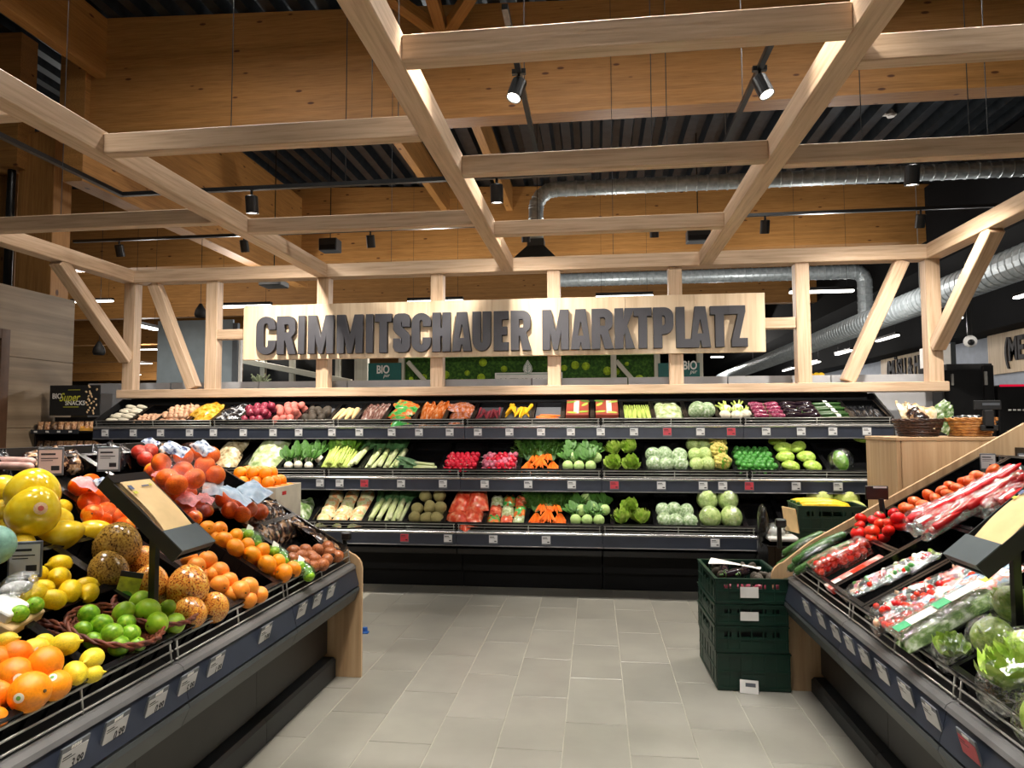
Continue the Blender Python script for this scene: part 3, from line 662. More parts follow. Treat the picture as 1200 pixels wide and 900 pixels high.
for (ax, ay, bx, by, X, lab) in ((1028, 399, 1052, 393.5, 6.6, 'above the far wood sign'), (980, 415, 998, 409.5, 6.6, 'second along the dark soffit'), (950, 426, 960, 422, 6.6, 'third along the dark soffit'), (918, 434, 930, 430.5, 6.6, 'furthest along the dark soffit'), (1116, 374, 1126, 369.5, 6.6, 'beside the slanted corner brace'), (1190, 348, 1214, 338, 6.6, 'cut by the right edge'), (156, 379, 184, 386, -7.5, 'slanting beside the left corner post')):
    p, q_ = at(ax, ay, X=X), at(bx, by, X=X); linear('bright distant lamp %s' % lab, p, (X, q_.y, p.z), 5)
for i, lx in enumerate((-3.4, -.1, 2.6)):  # unseen lamp bodies added to go with the aisle area lights
    for j, ly in enumerate((.4, 2.7, 4.9)): linear('added unseen long white lamp under the roof, %s row, %s above the aisle' % (('first', 'second', 'third')[j], ('fruit side', 'centre', 'vegetable side')[i]), (lx - .85, ly, 5.6), (lx + .85, ly, 5.6), 0)
# spiral ducts
def duct(label, pts, r, mat=GALV, hood=None):
    t = thing('spiral_duct', label, 'duct', pts[0]); q = MB(); P = [Vector(p) for p in pts]; n = 20
    path = []; rs = []
    for a, b_ in zip(P, P[1:]):
        L = (b_ - a).length; k = max(2, int(L / .14))
        for i in range(k):
            for dt, dr in ((0, 0), (.82, 0), (.86, .008), (.96, .008)):
                path.append(a.lerp(b_, (i + dt) / k)); rs.append(r + dr)
    path.append(P[-1]); rs.append(r); q.tube(path, rs, n); part('pipe', q, mat, t, False)
    for a, b_ in zip(P, P[1:]):
        L = (b_ - a).length; dd = (b_ - a).normalized()
        if L > 1.5:
            for s in (.25, .75):
                c = a.lerp(b_, s); part('hanger', MB().tube([c + Vector((0, 0, r)), (c.x, c.y, roofz(c.x) + .02)], .006, 5), WIRE, t)
    if hood: part('hood', hood, DARKG, t)
    return t
Yd = 9.6; zd = at(760, 217, Y=Yd).z; e0 = at(628, 225, Y=Yd)
zz = zd
pts = [(9.0, Yd, zz), (e0.x + .28, Yd, zz)] + [(e0.x + .28 - .28 * math.sin(rad(a)), Yd, zz - .28 + .28 * math.cos(rad(a))) for a in (25, 50, 75, 90)] + [(e0.x, Yd, at(628, 282, Y=Yd).z)]
zh = at(628, 282, Y=Yd).z; hd = MB()
for (za, zb_, ra, rb) in ((zh, zh - .10, .12, .12), (zh - .10, zh - .32, .12, .30), (zh - .32, zh - .36, .30, .30)):
    hd.add([(e0.x + sx * rr, Yd + sy * rr, z_) for z_, rr in ((za, ra), (zb_, rb)) for sx, sy in ((-1, -1), (1, -1), (1, 1), (-1, 1))], [(0, 1, 5, 4), (1, 2, 6, 5), (2, 3, 7, 6), (3, 0, 4, 7)] + ([(3, 2, 1, 0)] if za == zh else []) + ([(4, 5, 6, 7)] if rb == ra and za != zh else []))
duct('thin galvanised duct with an elbow above the middle of the sign', pts, .105, GALV, hd)
Y3 = 14.5; z3 = at(850, 323, Y=Y3).z; x3 = at(1013, 323, Y=Y3).x
duct('galvanised duct behind the header beam bending down at the right', [(at(655, 328, Y=Y3).x, Y3, z3), (x3 - .2, Y3, z3)] + [(x3 - .2 + .2 * math.sin(rad(a)), Y3, z3 - .2 + .2 * math.cos(rad(a))) for a in (30, 60, 90)] + [(x3, Y3, at(1013, 372, Y=Y3).z)], .14)
duct('wide spiral duct running back along the right wall', [(5.0, 5.5, 3.40), (5.0, 28, 3.30)], .20)
# loudspeakers, pendants, projector on the ceiling level
def hung_box(name, label, cat, p, s, mat=CHARC):
    p = Vector(p); t = thing(name, label, cat, p); part('housing', MB().cbox(p.x - s[0], p.y - s[1], p.z - s[2], p.x + s[0], p.y + s[1], p.z + s[2], .01), mat, t)
    part('grille', MB().cbox(p.x - s[0] * .9, p.y - s[1] - .006, p.z - s[2] * .85, p.x + s[0] * .9, p.y - s[1] + .002, p.z - s[2] * .1, .004), BLACKM, t)
    part('bracket', MB().tube([p + Vector((0, 0, s[2])), (p.x, p.y, roofz(p.x) - (.01 if p.y < 9.5 else -.1))], .008, 6), BLACK, t); return t
hung_box('loudspeaker', 'dark box loudspeaker under the second main beam, left of centre', 'loudspeaker', at(387, 288, Y=10.5), (.15, .12, .10))
hung_box('loudspeaker', 'dark box loudspeaker under the second main beam beside the long rafter', 'loudspeaker', at(818, 277, Y=10.5), (.17, .12, .09))
hung_box('projector', 'small ceiling projector above the letters MM behind the header beam', 'projector', at(321, 333, Y=9.0), (.16, .14, .04))
for px, py, lab in ((116, 408, 'dark teardrop pendant lamp left of the corner post'), (235, 364, 'dark teardrop pendant lamp above the blue-grey panel')):
    p = at(px, py, Y=9.2); t = thing('pendant_lamp', lab, 'pendant lamp', p)
    q = MB(); q.M = Matrix.Translation(p); q.lathe([(0, .1), (.02, .1), (.035, .07), (.075, .0), (.085, -.06), (.07, -.1), (.06, -.1), (.07, -.06), (0, .03)], 16); part('shade', q, BLACKM, t, True)
    part('cord', MB().tube([p + Vector((0, 0, .1)), (p.x, p.y, roofz(p.x))], .004, 5), BLACK, t)
t = link('emergency_lamp', None, None, at(740, 137, Z=5.85), 'tiny pale twin fitting on the dark roof deck at the upper right', 'ceiling lamp') if False else None
p = at(1044, 137, Z=5.74)
t = thing('smoke_detector', 'small pale fitting on the dark roof deck at upper right', 'ceiling fitting', p)
part('bar', MB().cbox(p.x - .12, p.y - .03, p.z + .02, p.x + .12, p.y + .03, p.z + .05, .01), WHITE, t)
q = MB(); q.M = Matrix.Translation(p); q.lathe([(0, 0), (.05, .0), (.06, .03), (.03, .1), (0, .1)], 12); part('cap', q, WHITE, t)
# camera dome on the right
p = at(1137, 400, X=6.2)
t = thing('dome_camera', 'white dome security camera on a black drop pole', 'camera', p)
part('pole', MB().tube([p + Vector((0, 0, .1)), (p.x, p.y, 4.22)], .04, 8), BLACK, t)
q = MB(); q.M = Matrix.Translation(p); q.ball((0, 0, 0), .1, 16, 10); part('dome', q, WHITE, t, True)
q = MB(); q.M = Matrix.Translation(p); q.ball((-.02, -.06, -.02), .055, 12, 8); part('eye', q, BLACK, t, True)
# ================================================================== what stands behind the chiller
YB = 11.0
bl = link('wall_blue_panel', None, None, (at(229, 400, Y=10).x, 10, 0), kind='structure')
xa, xb = at(184, 420, Y=10).x, at(272, 420, Y=10).x
for i in range(3):
    z0 = 1.0 * i; box('panel', (xa, 10, z0 + .004), (xb, 10.05, min(z0 + .996, 3.16) if i < 2 else 3.16), BLUEP, bl, .003)
box('edge_post', (at(273, 400, Y=10).x, 9.98, 0), (at(279, 400, Y=10).x, 10.05, 3.1), plain('steel_post_grey', (96, 104, 112), .4, var=.05), bl, .003)
box('edge_post', (at(280.5, 400, Y=10).x, 9.98, 0), (at(283, 400, Y=10).x, 10.05, 2.95), WHITE, bl, .003)
mw = link('wall_moss', None, None, (-.7, YB, 0), kind='structure')
PALE = wood('pale_frame_wood', (168, 164, 150), (190, 186, 170), (206, 202, 188), 20)
DKB = plain('dark_back', (14, 15, 15), .8, var=.2)
def bx(n, x0, x1, y0, y1, mat, Y, d=.05, par=None, grain=0, **k):
    a, b_ = at(x0, y1, Y=Y), at(x1, y0, Y=Y); return box(n, (a.x, Y, a.z), (b_.x, Y + d, b_.z), mat, par, .003, grain, **k)
bx('moss_panel', 474, 774, 415, 470, MOSS, YB + .1, .1, mw)
rr = random.Random(3)
for i in range(26):
    px, py = rr.uniform(478, 770), rr.uniform(424, 448); p = at(px, py, Y=YB + .1); s = rr.uniform(.03, .075)
    q = MB(); q.M = Matrix.Translation((p.x, YB + .1, p.z)); q.ball((0, 0, 0), s, 10, 6, (1, .6, 1)); link('moss_ball', q.mesh('moss_ball', MOSSB, True), mw, inv(mw))
box('top_beam', (at(283, 420, Y=YB).x, YB - .06, 2.62), (at(822, 420, Y=YB).x, YB + .1, 2.70), PALE, mw, .004)
for px in (471, 517, 719, 770, 820): 
    x = at(px, 430, Y=YB).x; box('post', (x - .045, YB - .05, 0), (x + .045, YB + .05, 2.62), PALE, mw, .004, 2)
for a, b_ in (((478, 424), (500, 449)), ((722, 423), (745, 449))):
    beam('brace', at(*a, Y=YB), at(*b_, Y=YB), .06, .07, PALE, mw)
for x0, x1, lab in ((431, 470, 'teal green panel lettered BIO left of the moss wall'), (772, 820, 'teal green panel right of the moss wall')):
    p = at((x0 + x1) / 2, 437, Y=YB); t = thing('teal_panel', lab, 'sign', p)
    bx('panel', x0, x1, 425, 470, TEAL, YB - .09, .03, t)
    me = text_mesh('BIO', .19, WHITE, .004, .004, .72); link('lettering', me, t, inv(t) @ Matrix.Translation((at(x0 + 19 if x0 < 500 else x0 + 36, 434, Y=YB - .04).x, YB - .095, at(450, 434, Y=YB).z)) @ Matrix.Rotation(math.pi / 2, 4, 'X'))
    me = text_mesh('pur', .09, WHITE, 0, .004, .8, shear=.3); link('lettering', me, t, inv(t) @ Matrix.Translation((at(x0 + 23 if x0 < 500 else x0 + 40, 440, Y=YB - .04).x, YB - .095, at(450, 440.5, Y=YB).z)) @ Matrix.Rotation(math.pi / 2, 4, 'X'))
t = thing('white_leaf_sign', 'white sign topped by a leaf outline on the moss wall', 'sign', at(620, 440, Y=YB))
bx('board', 580, 659, 436, 462, WHITE, YB + .0, .04, t)
GRN = plain('leaf_line_green', (70, 130, 110), .6, var=.05)
c = at(618.5, 431, Y=YB - .01); lw = .075; q = MB(); q.M = Matrix.Translation((c.x, YB - .03, c.z))
leaf = [(0, -.11), (.05, -.085), (lw, -.03), (.06, .03), (.03, .08), (0, .125), (-.03, .08), (-.06, .03), (-lw, -.03), (-.05, -.085)]
q.prism(leaf, -.01, .05, 1); part('leaf', q, WHITE, t)
q = MB(); q.M = Matrix.Translation((c.x, YB - .045, c.z)); pl = [(x * .84, 0, z * .86) for x, z in leaf]; q.tube(pl + [pl[0]], .004, 5); q.tube([(0, 0, -.1), (0, 0, .08)], .004, 5)
for z in (-.05, -.015, .02):
    for s in (-1, 1): q.tube([(0, 0, z), (s * .035, 0, z + .03)], .003, 5)
part('leaf_veins', q, GRN, t)
bx('border', 582, 657, 438, 438.8, GRN, YB - .004, .004, t)
link('lettering', text_mesh('NATURKIND', .2, INK, .002, .004, .9), t, inv(t) @ Matrix.Translation((at(616, 448, Y=YB).x, YB - .006, at(616, 449, Y=YB).z)) @ Matrix.Rotation(math.pi / 2, 4, 'X'))
# dark shop front with slanting white eave, left of the BIO panel
sf = link('wall_shop_front', None, None, (at(350, 430, Y=YB + .4).x, YB + .4, 0), kind='structure')
bx('dark_panel', 284, 415, 405, 470, DKB, YB + .4, .1, sf)
bx('wood_panel', 415, 431, 405, 470, PALE, YB + .3, .1, sf, 2)
beam('eave', at(281, 422, Y=YB + .3), at(412, 448, Y=YB + .3), .08, .1, PALE, sf)
for px in (309, 343, 397): x = at(px, 430, Y=YB + .35).x; box('post', (x - .045, YB + .3, 0), (x + .045, YB + .38, 2.75), PALE, sf, .003, 2)
for px in (305, 330, 332):
    p = at(px, 446, Y=9.0); tt = thing('shrub_tip', 'pale grey-green plant sprig showing above the grey partition%s' % {305: ' near the blue-grey panel', 330: '', 332: ''}[px], 'plant', (p.x, 9, 0)) if px == 305 else None
    if tt:
        q = MB(); 
        for i in range(40):
            a = rr.uniform(0, 6.28); b_ = rr.uniform(.2, 1.3); d = Vector((math.cos(a) * math.cos(b_), math.sin(a) * math.cos(b_), math.sin(b_))) * rr.uniform(.08, .2); o = Vector((p.x, 9, p.z - .06))
            q.tube([o, o + d], [.004, .012], 5)
        part('sprigs', q, plain('sage_leaf', (130, 140, 110), .7), tt, kind='stuff')
        part('stem', MB().tube([(p.x, 9, 0), (p.x, 9, p.z - .05)], .03, 8), plain('sage_stem', (90, 84, 66), .8), tt)
        part('pot', MB().lathe([(0, 0), (.1, 0), (.13, .25), (.11, .25), (0, .22)], 14, lambda v: v + Vector((p.x, 9, 0))), CHARC, tt)
# gondola shelving tops glimpsed on the far right, round yellow ball
t = thing('yellow_ball_display', 'small yellow rounded display top far behind the right posts', 'display', at(955, 441, Y=13))
p = at(955, 441, Y=13); q = MB(); q.M = Matrix.Translation(p)
for dx in (-.08, .03, .11): q.ball((dx, 0, 0), .07, 10, 7)
part('top', q, plain('display_yellow', (226, 184, 30), .5), t, True)
part('stand', MB().cbox(p.x - .2, 12.95, 0, p.x + .2, 13.1, p.z - .05), OAKG, t)
# wood signs on the right wall (along y)
def wall_sign(label, ya, yb, z0, z1, txts):
    t = thing('aisle_sign', label, 'sign', (7.95, (ya + yb) / 2, (z0 + z1) / 2))
    n = 6
    for i in range(n):
        a, b_ = ya + (yb - ya) * i / n, ya + (yb - ya) * (i + 1) / n; box('board', (7.93, a + .001, z0), (7.985, b_ - .001, z1), BOARD, t, .002, 2)
    for s, y, z, size, sx in txts:
        me = text_mesh(s, size, LETTERS, .018, .015, sx, 'LEFT'); link('lettering', me, t, inv(t) @ Matrix.Translation((7.91, y, z)) @ Matrix.Rotation(-math.pi / 2, 4, 'Z') @ Matrix.Rotation(math.pi / 2, 4, 'X'))
yM = at(1157, 400, X=7.93).y; zA, zB = at(1157, 440, X=7.93).z, at(1157, 391, X=7.93).z
wall_sign('wood sign with dark letters cut off by the right edge, above the fridge', yM - 3.4, yM, zA, zB, [('(MEHR', at(1178, 400, X=7.93).y, (zA + zB) / 2, .62, .62)])
y2, y1_ = at(1032, 425, X=7.93).y, at(1100, 425, X=7.93).y; zA, zB = at(1032, 450, X=7.93).z, at(1032, 421, X=7.93).z
wall_sign('wood sign reading MÜSLI & HONIG beside the right corner post', at(1112, 425, X=7.93).y, y2, zA, zB + .1, [('(MÜSLI & HONIG', at(1040, 425, X=7.93).y, (zA + zB) / 2 - .02, .62, .62)])
# black double cabinet and drinks fridge at the right edge
cb = thing('black_cabinet', 'tall black cabinet with two doors beside the corner post', 'cabinet', (3.62, 7.1, 0))
xa, xb, xc = at(1106, 470, Y=7.0).x, at(1152, 470, Y=7.0).x, at(1166, 470, Y=7.0).x
box('carcass', (xa + .05, 7.02, 0), (xc, 7.6, 2.07), BLACKM, cb, .005)
o = box('door', (xa, 6.98, .05), (xb - .002, 7.018, 2.01), BLACK, cb, .004); 
h = box('handle', (xa + .06, 6.96, 1.86), (xa + .08, 6.98, 1.97), WIRE, cb, .003); h.parent = o; h.matrix_basis = o.matrix_basis.inverted() @ h.matrix_basis
o = box('door', (xb + .002, 6.98, .05), (xc - .01, 7.018, 2.05), BLACK, cb, .004)
h = box('handle', (xb + .005, 6.96, 1.86), (xb + .03, 6.98, 1.99), WIRE, cb, .003); h.parent = o; h.matrix_basis = o.matrix_basis.inverted() @ h.matrix_basis
fr = thing('drinks_fridge', 'black drinks fridge with a red-lit header cut off at the right edge', 'fridge', (4.3, 7.0, 0))
box('carcass', (xc + .03, 7.0, 0), (4.9, 7.6, 1.86), BLACK, fr, .006)
REDL = emit('red_light_strip', (190, 20, 50), 1.2)
box('light_strip', (at(1172, 452, Y=6.99).x, 6.985, 1.845), (4.9, 7.0, 1.865), REDL, fr, .001)
link('lettering', text_mesh('delikat', .085, plain('red_print', (150, 30, 45), .5), .0, .002, .9), fr, inv(fr) @ Matrix.Translation((at(1187, 464, Y=6.99).x, 6.995, at(1187, 464, Y=6.99).z)) @ Matrix.Rotation(math.pi / 2, 4, 'X')) if False else None
q = MB()
for i in range(4): q.cbox(at(1183 + i * 5.5, 483, Y=6.98).x, 6.99, 1.615, at(1186.5 + i * 5.5, 483, Y=6.98).x, 7.0, 1.63, .002)
part('price_marks', q, WHITE, fr)
for z in (.5, .95, 1.4): box('shelf', (xc + .08, 6.99, z), (4.88, 7.0, z + .03), CHARC, fr, .002)
# white cabinet seen right of the corner post
box('white_cabinet', (5.2, 9.2, 0), (5.75, 9.9, 2.45), plain('white_cabinet_paint', (214, 218, 222), .5, var=.02), None, .006, label='white tall cabinet glimpsed right of the corner post', category='cabinet') if False else None
wc = thing('white_cabinet', 'white tall cabinet glimpsed right of the corner post', 'cabinet', at(1112, 440, Y=9.5))
a, b_ = at(1104, 440, Y=9.5), at(1114, 403, Y=9.5); box('body', (a.x, 9.5, 0), (b_.x, 10.1, b_.z), MATS['white_card'], wc, .006); box('edge', (b_.x, 9.5, 0), (b_.x + .06, 10.1, b_.z + .02), DARKG, wc, .003)
# ================================================================== snack rack left of the chiller
rk = thing('snack_rack', 'dark snack rack with a black poster beside the grey oak wall', 'rack', (-5.57, 6.75, 0))
rx0, rx1 = -5.97, -5.17
RY = 6.62
box('back', (rx0, RY + .32, 0), (rx1, RY + .35, 1.60), BLACKM, rk, .003); 
for x in (rx0, rx1 - .015): box('side', (x, RY + .05, 0), (x + .015, RY + .32, 1.52), plain('rack_brown', (36, 26, 22), .6) if 'rack_brown' not in MATS else MATS['rack_brown'], rk, .002)
shelf_z = [at(60, 527, Y=RY).z - .03, at(60, 504, Y=RY).z - .03, 1.02, .7, .35]
for z in shelf_z: 
    box('shelf', (rx0 + .01, RY, z), (rx1 - .01, RY + .32, z + .02), BLACK, rk, .002)
    o = box('shelf_edge', (rx0 + .005, RY - .012, z - .01), (rx1 - .24, RY, z + .035), plain('rack_edge', (40, 44, 50), .4) if 'rack_edge' not in MATS else MATS['rack_edge'], rk, .002)
    for i in range(4):
        x = rx0 + .05 + i * .135; h = box('shelf_tag', (x, RY - .015, z + .004), (x + .035, RY - .012, z + .022), WHITE, rk, 0); h.parent = o; h.matrix_basis = o.matrix_basis.inverted() @ h.matrix_basis
NUTD = mottle('nut_pack_dark', [(.3, (34, 22, 18)), (.5, (92, 62, 42)), (.72, (196, 164, 124))], 60, .35, 2)
NUTL = mottle('nut_pack_light', [(.3, (112, 64, 46)), (.5, (190, 136, 92)), (.72, (232, 208, 170))], 60, .35, 2)
YLB = plain('yellow_carton', (214, 156, 66), .6, var=.08)
def packet(mat_a, wd=.07, hg=.1):
    q = MB(); q.grid(lambda u, v: ((u - .5) * wd, -(.022 * math.sin(math.pi * u) * (math.sin(math.pi * min(1, v * 1.1)) ** .6 if v < .9 else 0)), v * hg), 6, 8)
    q.grid(lambda u, v: ((.5 - u) * wd, .012 * math.sin(math.pi * u) * math.sin(math.pi * v), v * hg), 6, 8); return q.mesh('packet', mat_a, True)
PKD, PKL = packet(NUTD), packet(NUTL)
for si, z in enumerate(shelf_z[:3]):
    for i in range(7):
        x = rx0 + .05 + i * .078; hi = i >= 4
        for r_ in range(2):
            link('snack_packet', PKL if (i > 2 or R.random() < .3) else PKD, None, Matrix.Translation((x + R.uniform(-.004, .004), RY + .06 + r_ * .1, z + .021 + r_ * .0)) @ rotm(-.18, 0, R.uniform(-.1, .1)),
                 'brown nut snack packet on the dark snack rack', 'snack packet', 'snack packets on the rack')
    o = thing('snack_carton', 'yellow display carton of nut packets on the %s visible rack shelf' % ('second', 'upper', 'lower')[si], 'carton', (rx1 - .1, RY + .1, z + .02))
    x0, x1 = rx1 - .23, rx1 - .015
    box('front', (x0, RY + .0, z + .021), (x1, RY + .006, z + .05), YLB, o, .001); box('back', (x0, RY + .2, z + .021), (x1, RY + .206, z + .12), YLB, o, .001)
    box('side', (x1 - .005, RY + .006, z + .021), (x1, RY + .2, z + .07), YLB, o, .001); box('side', (x0, RY + .006, z + .021), (x0 + .005, RY + .2, z + .07), YLB, o, .001); box('bottom', (x0 + .005, RY + .006, z + .021), (x1 - .005, RY + .2, z + .025), YLB, o, .001)
    for i in range(4): link('nut_bag', PKL, None, Matrix.Translation((x0 + .033 + i * .05, RY + .05, z + .028)) @ rotm(-.15, 0, 0) @ Matrix.Diagonal((.58, .8, .95, 1)), 'light nut bag standing in a yellow carton on the rack', 'snack packet', 'nut bags in the yellow cartons')
ps = thing('snack_poster', 'black poster reading BIO Super SNACKS on top of the snack rack', 'poster', (-5.5, RY + .1, 1.62))
px0, px1 = at(58, 470, Y=RY + .1).x, at(117, 470, Y=RY + .1).x; pz0, pz1 = at(80, 487, Y=RY + .1).z, at(80, 451.5, Y=RY + .1).z
box('board', (px0, RY + .1, pz0), (px1, RY + .112, pz1), BLACKM, ps, .002)
YLT = plain('lime_print', (190, 190, 60), .6)
for s, px, py, size, mt, sx, sh in (('BIO', 67, 464.5, .08, WHITE, .9, 0), ('Super', 81, 466, .125, YLT, .8, .35), ('SNACKS', 88, 472.5, .066, WHITE, .95, 0)):
    p = at(px, py, Y=RY + .099); link('lettering', text_mesh(s, size, mt, .001, .0006, sx, shear=sh), ps, inv(ps) @ Matrix.Translation((p.x, RY + .0985, p.z)) @ Matrix.Rotation(math.pi / 2, 4, 'X'))
q = MB()
for (a, b_, y) in ((80, 94, 457), (74, 92, 477)): p, p2 = at(a, y, Y=RY + .099), at(b_, y, Y=RY + .099); q.box(p.x, RY + .0975, p.z - .003, p2.x, RY + .0995, p.z + .003)
part('print_line', q, YLT, ps)
NUT = plain('hazelnut_print', (214, 182, 140), .5, var=.15)
for i in range(24):
    px, py = 101 + rr.uniform(0, 14), 453 + (i // 2) * 2.8 + rr.uniform(-1, 1); p = at(px, py, Y=RY + .099); q = MB(); q.M = Matrix.Translation((p.x, RY + .098, p.z)) @ rotm(0, rr.uniform(0, 3), 0); q.ball((0, 0, 0), .012, 8, 6, (1.2, .25, .85)); link('hazelnut', q.mesh('hazelnut', NUT, True), ps, inv(ps))
# ================================================================== produce meshes (shared), origin at the centre unless noted
PM = {}
ORANGE = plain('orange_peel', (250, 138, 12), .38, var=.07, objvar=.07, sat=.008, bump=.12, bscale=26)
MANDA = plain('mandarin_peel', (250, 150, 18), .36, var=.07, objvar=.06, sat=.008, bump=.12, bscale=26)
GRAPE = mottle('grapefruit_peel', [(.3, (248, 166, 40)), (.65, (242, 132, 50))], 9, .4)
LEMON = plain('lemon_peel', (246, 204, 20), .36, var=.07, objvar=.06, bump=.12, bscale=24)
LEMONG = plain('lemon_peel_pale', (232, 206, 48), .38, var=.08, objvar=.06, bump=.12, bscale=24)
LIME = mottle('lime_peel', [(.3, (92, 150, 24)), (.55, (136, 188, 38)), (.78, (190, 208, 66))], 2.5, .32)
LIMED = mottle('green_mandarin_peel', [(.3, (126, 178, 32)), (.6, (166, 204, 48)), (.8, (202, 214, 76))], 2, .33)
POMY = mottle('wrapped_yellow_pomelo', [(.3, (226, 186, 22)), (.55, (240, 208, 40)), (.8, (246, 222, 84))], 2.2, .12, spec=.9)
POMN = mottle('netted_pomelo', [(.36, (74, 44, 20)), (.43, (222, 120, 46)), (.58, (236, 176, 70)), (.75, (214, 196, 96))], 11, .2, 4, spec=.8)
POMB = mottle('netted_pomelo_brown', [(.36, (62, 40, 18)), (.45, (142, 104, 44)), (.62, (176, 140, 60)), (.8, (188, 150, 84))], 11, .2, 4, spec=.8)
TOM = plain('tomato_skin', (220, 40, 20), .18, var=.1, objvar=.08, sat=.004)
TOMO = mottle('beef_tomato_skin', [(.3, (214, 60, 24)), (.7, (240, 118, 40))], 6, .25)
CALYX = plain('calyx_green', (58, 96, 30), .6, var=.2)
BROWNT = plain('stem_brown', (92, 70, 40), .8, var=.2)
def put_mesh(k, mb, mats, smooth=True): PM[k] = mb.mesh(k, mats, smooth); return PM[k]
def sph(n=18, k=12, fz=None, prof=None):
    q = MB(); q.lathe(prof or [(math.sin(math.pi * i / k), -math.cos(math.pi * i / k)) for i in range(k + 1)], n, fz); return q
def citrus_prof(k=12, dimple=.12, lat=.94): return [(math.sin(math.pi * i / k), -math.cos(math.pi * i / k) * lat * (1 - dimple * (1 if i in (0, k) else 0))) for i in range(k + 1)]
def lemon_prof(k=14):
    out = [(0, -1.42)]
    for i in range(k + 1):
        t = -1 + 2 * i / k; r = math.sqrt(max(0, 1 - t * t)) ** .85; out.append((max(r * .98, .2), t * 1.18))
    return out + [(.13, 1.32), (.09, 1.44), (0, 1.47)]
STICK = plain('fruit_sticker', (228, 230, 214), .5, var=.04); STICKG = plain('fruit_sticker_green', (96, 160, 60), .5)
def with_bits(q, z=.93, cal=False):
    q.mi = 1; q.lathe([(0, z - .06), (.09, z - .03), (.07, z + .04), (0, z + .045)], 7); return q
put_mesh('orange', with_bits(sph(22, 14, None, citrus_prof(14))), [ORANGE, BROWNT]); put_mesh('mandarin', with_bits(sph(18, 12, None, citrus_prof(12, .2, .82)), .72), [MANDA, BROWNT])
put_mesh('grapefruit', with_bits(sph(18, 12, None, citrus_prof())), [GRAPE, BROWNT]); put_mesh('lemon', sph(18, 12, None, lemon_prof()), LEMON); put_mesh('lemon_pale', sph(18, 12, None, lemon_prof()), LEMONG)
put_mesh('lime', with_bits(sph(16, 12, None, [(r, z * 1.1) for r, z in citrus_prof(12, .0)]), 1.03), [LIME, BROWNT]); put_mesh('green_mandarin', with_bits(sph(18, 12, None, citrus_prof(12, .15, .86)), .78), [LIMED, BROWNT])
pear = lambda v: Vector((v.x * (1 - .16 * v.z), v.y * (1 - .16 * v.z), v.z * 1.05))
put_mesh('pomelo', sph(24, 16, pear), POMY); put_mesh('netted_pomelo', sph(24, 16, lambda v: pear(v) * 1.0), POMN); put_mesh('netted_pomelo_brown', sph(24, 16, pear), POMB)
def tomato(mat):
    q = sph(20, 12, lambda v: Vector((v.x, v.y, v.z * .82 - (.14 * max(0, 1 - (v.x ** 2 + v.y ** 2) * 6) if v.z > 0 else 0))))
    q.mi = 1
    for i in range(5):
        a = i * 2 * math.pi / 5; d = Vector((math.cos(a), math.sin(a), 0)); n_ = Vector((-d.y, d.x, 0))
        q.add([Vector((0, 0, .74)) + n_ * .08, Vector((0, 0, .74)) - n_ * .08, d * .25 + Vector((0, 0, .85)) - n_ * .09, d * .5 + Vector((0, 0, .8)), d * .25 + Vector((0, 0, .85)) + n_ * .09], [(0, 1, 2, 3, 4)])
    q.tube([(0, 0, .7), (.06, 0, .98), (.14, 0, 1.1)], .05, 5); return q
put_mesh('tomato', tomato(TOM), [TOM, CALYX])
put_mesh('beef_tomato', sph(20, 12, lambda v: Vector((v.x * (1 + .05 * math.cos(5 * math.atan2(v.y, v.x))), v.y * (1 + .05 * math.cos(5 * math.atan2(v.y, v.x))), v.z * .72 - (.1 if abs(v.x) + abs(v.y) < .3 and v.z > 0 else 0)))), TOMO)
def lump(seed, n=16, k=11, amp=.12, sc_=(1, 1, 1)):
    rr_ = random.Random(seed); W_ = [(Vector((rr_.uniform(-1, 1), rr_.uniform(-1, 1), rr_.uniform(-1, 1))).normalized(), rr_.uniform(1.5, 4), rr_.uniform(0, 6)) for _ in range(5)]
    def fz(v):
        s = 1 + amp * sum(math.sin(d.dot(v) * f + p) for d, f, p in W_) / 2.2; return Vector((v.x * s * sc_[0], v.y * s * sc_[1], v.z * s * sc_[2]))
    return sph(n, k, fz)
POTP = plain('pink_potato_skin', (206, 116, 104), .55, var=.12, objvar=.08); ONIR = plain('red_onion_skin', (138, 46, 66), .35, var=.15, objvar=.1)
BEET = plain('black_radish_skin', (62, 54, 44), .7, var=.2, objvar=.1); SHAL = plain('shallot_skin', (222, 176, 142), .4, var=.14, objvar=.1)
WHITEV = plain('white_vegetable', (236, 228, 206), .45, var=.07, objvar=.05); CEL = mottle('celeriac_skin', [(.3, (120, 112, 66)), (.6, (164, 154, 98)), (.8, (188, 172, 122))], 12, .7, bump=.5)
PARS = plain('parsnip_skin', (222, 190, 138), .55, var=.1, objvar=.06); CARR = plain('carrot_skin', (240, 112, 22), .42, var=.1, objvar=.08)
CARY = plain('yellow_carrot_skin', (244, 186, 34), .42, var=.08, objvar=.06); CARP = plain('purple_carrot_skin', (164, 62, 76), .45, var=.2, objvar=.12)
RAD = plain('radish_skin', (214, 36, 60), .25, var=.1, objvar=.1); RADP = plain('radish_two_tone', (228, 108, 128), .28, var=.35, scale=30, objvar=.15)
KOHL = plain('kohlrabi_skin', (176, 206, 128), .4, var=.08, objvar=.05); LEAFD = mottle('dark_leaf', [(.3, (44, 88, 28)), (.6, (80, 130, 48)), (.8, (120, 160, 80))], 10, .5)
LEAFM = mottle('mid_leaf', [(.3, (82, 142, 38)), (.6, (128, 180, 58)), (.8, (172, 208, 96))], 4, .45); LEAFL = mottle('lettuce_leaf', [(.3, (128, 170, 50)), (.55, (172, 200, 84)), (.8, (212, 222, 136))], 3.5, .42)
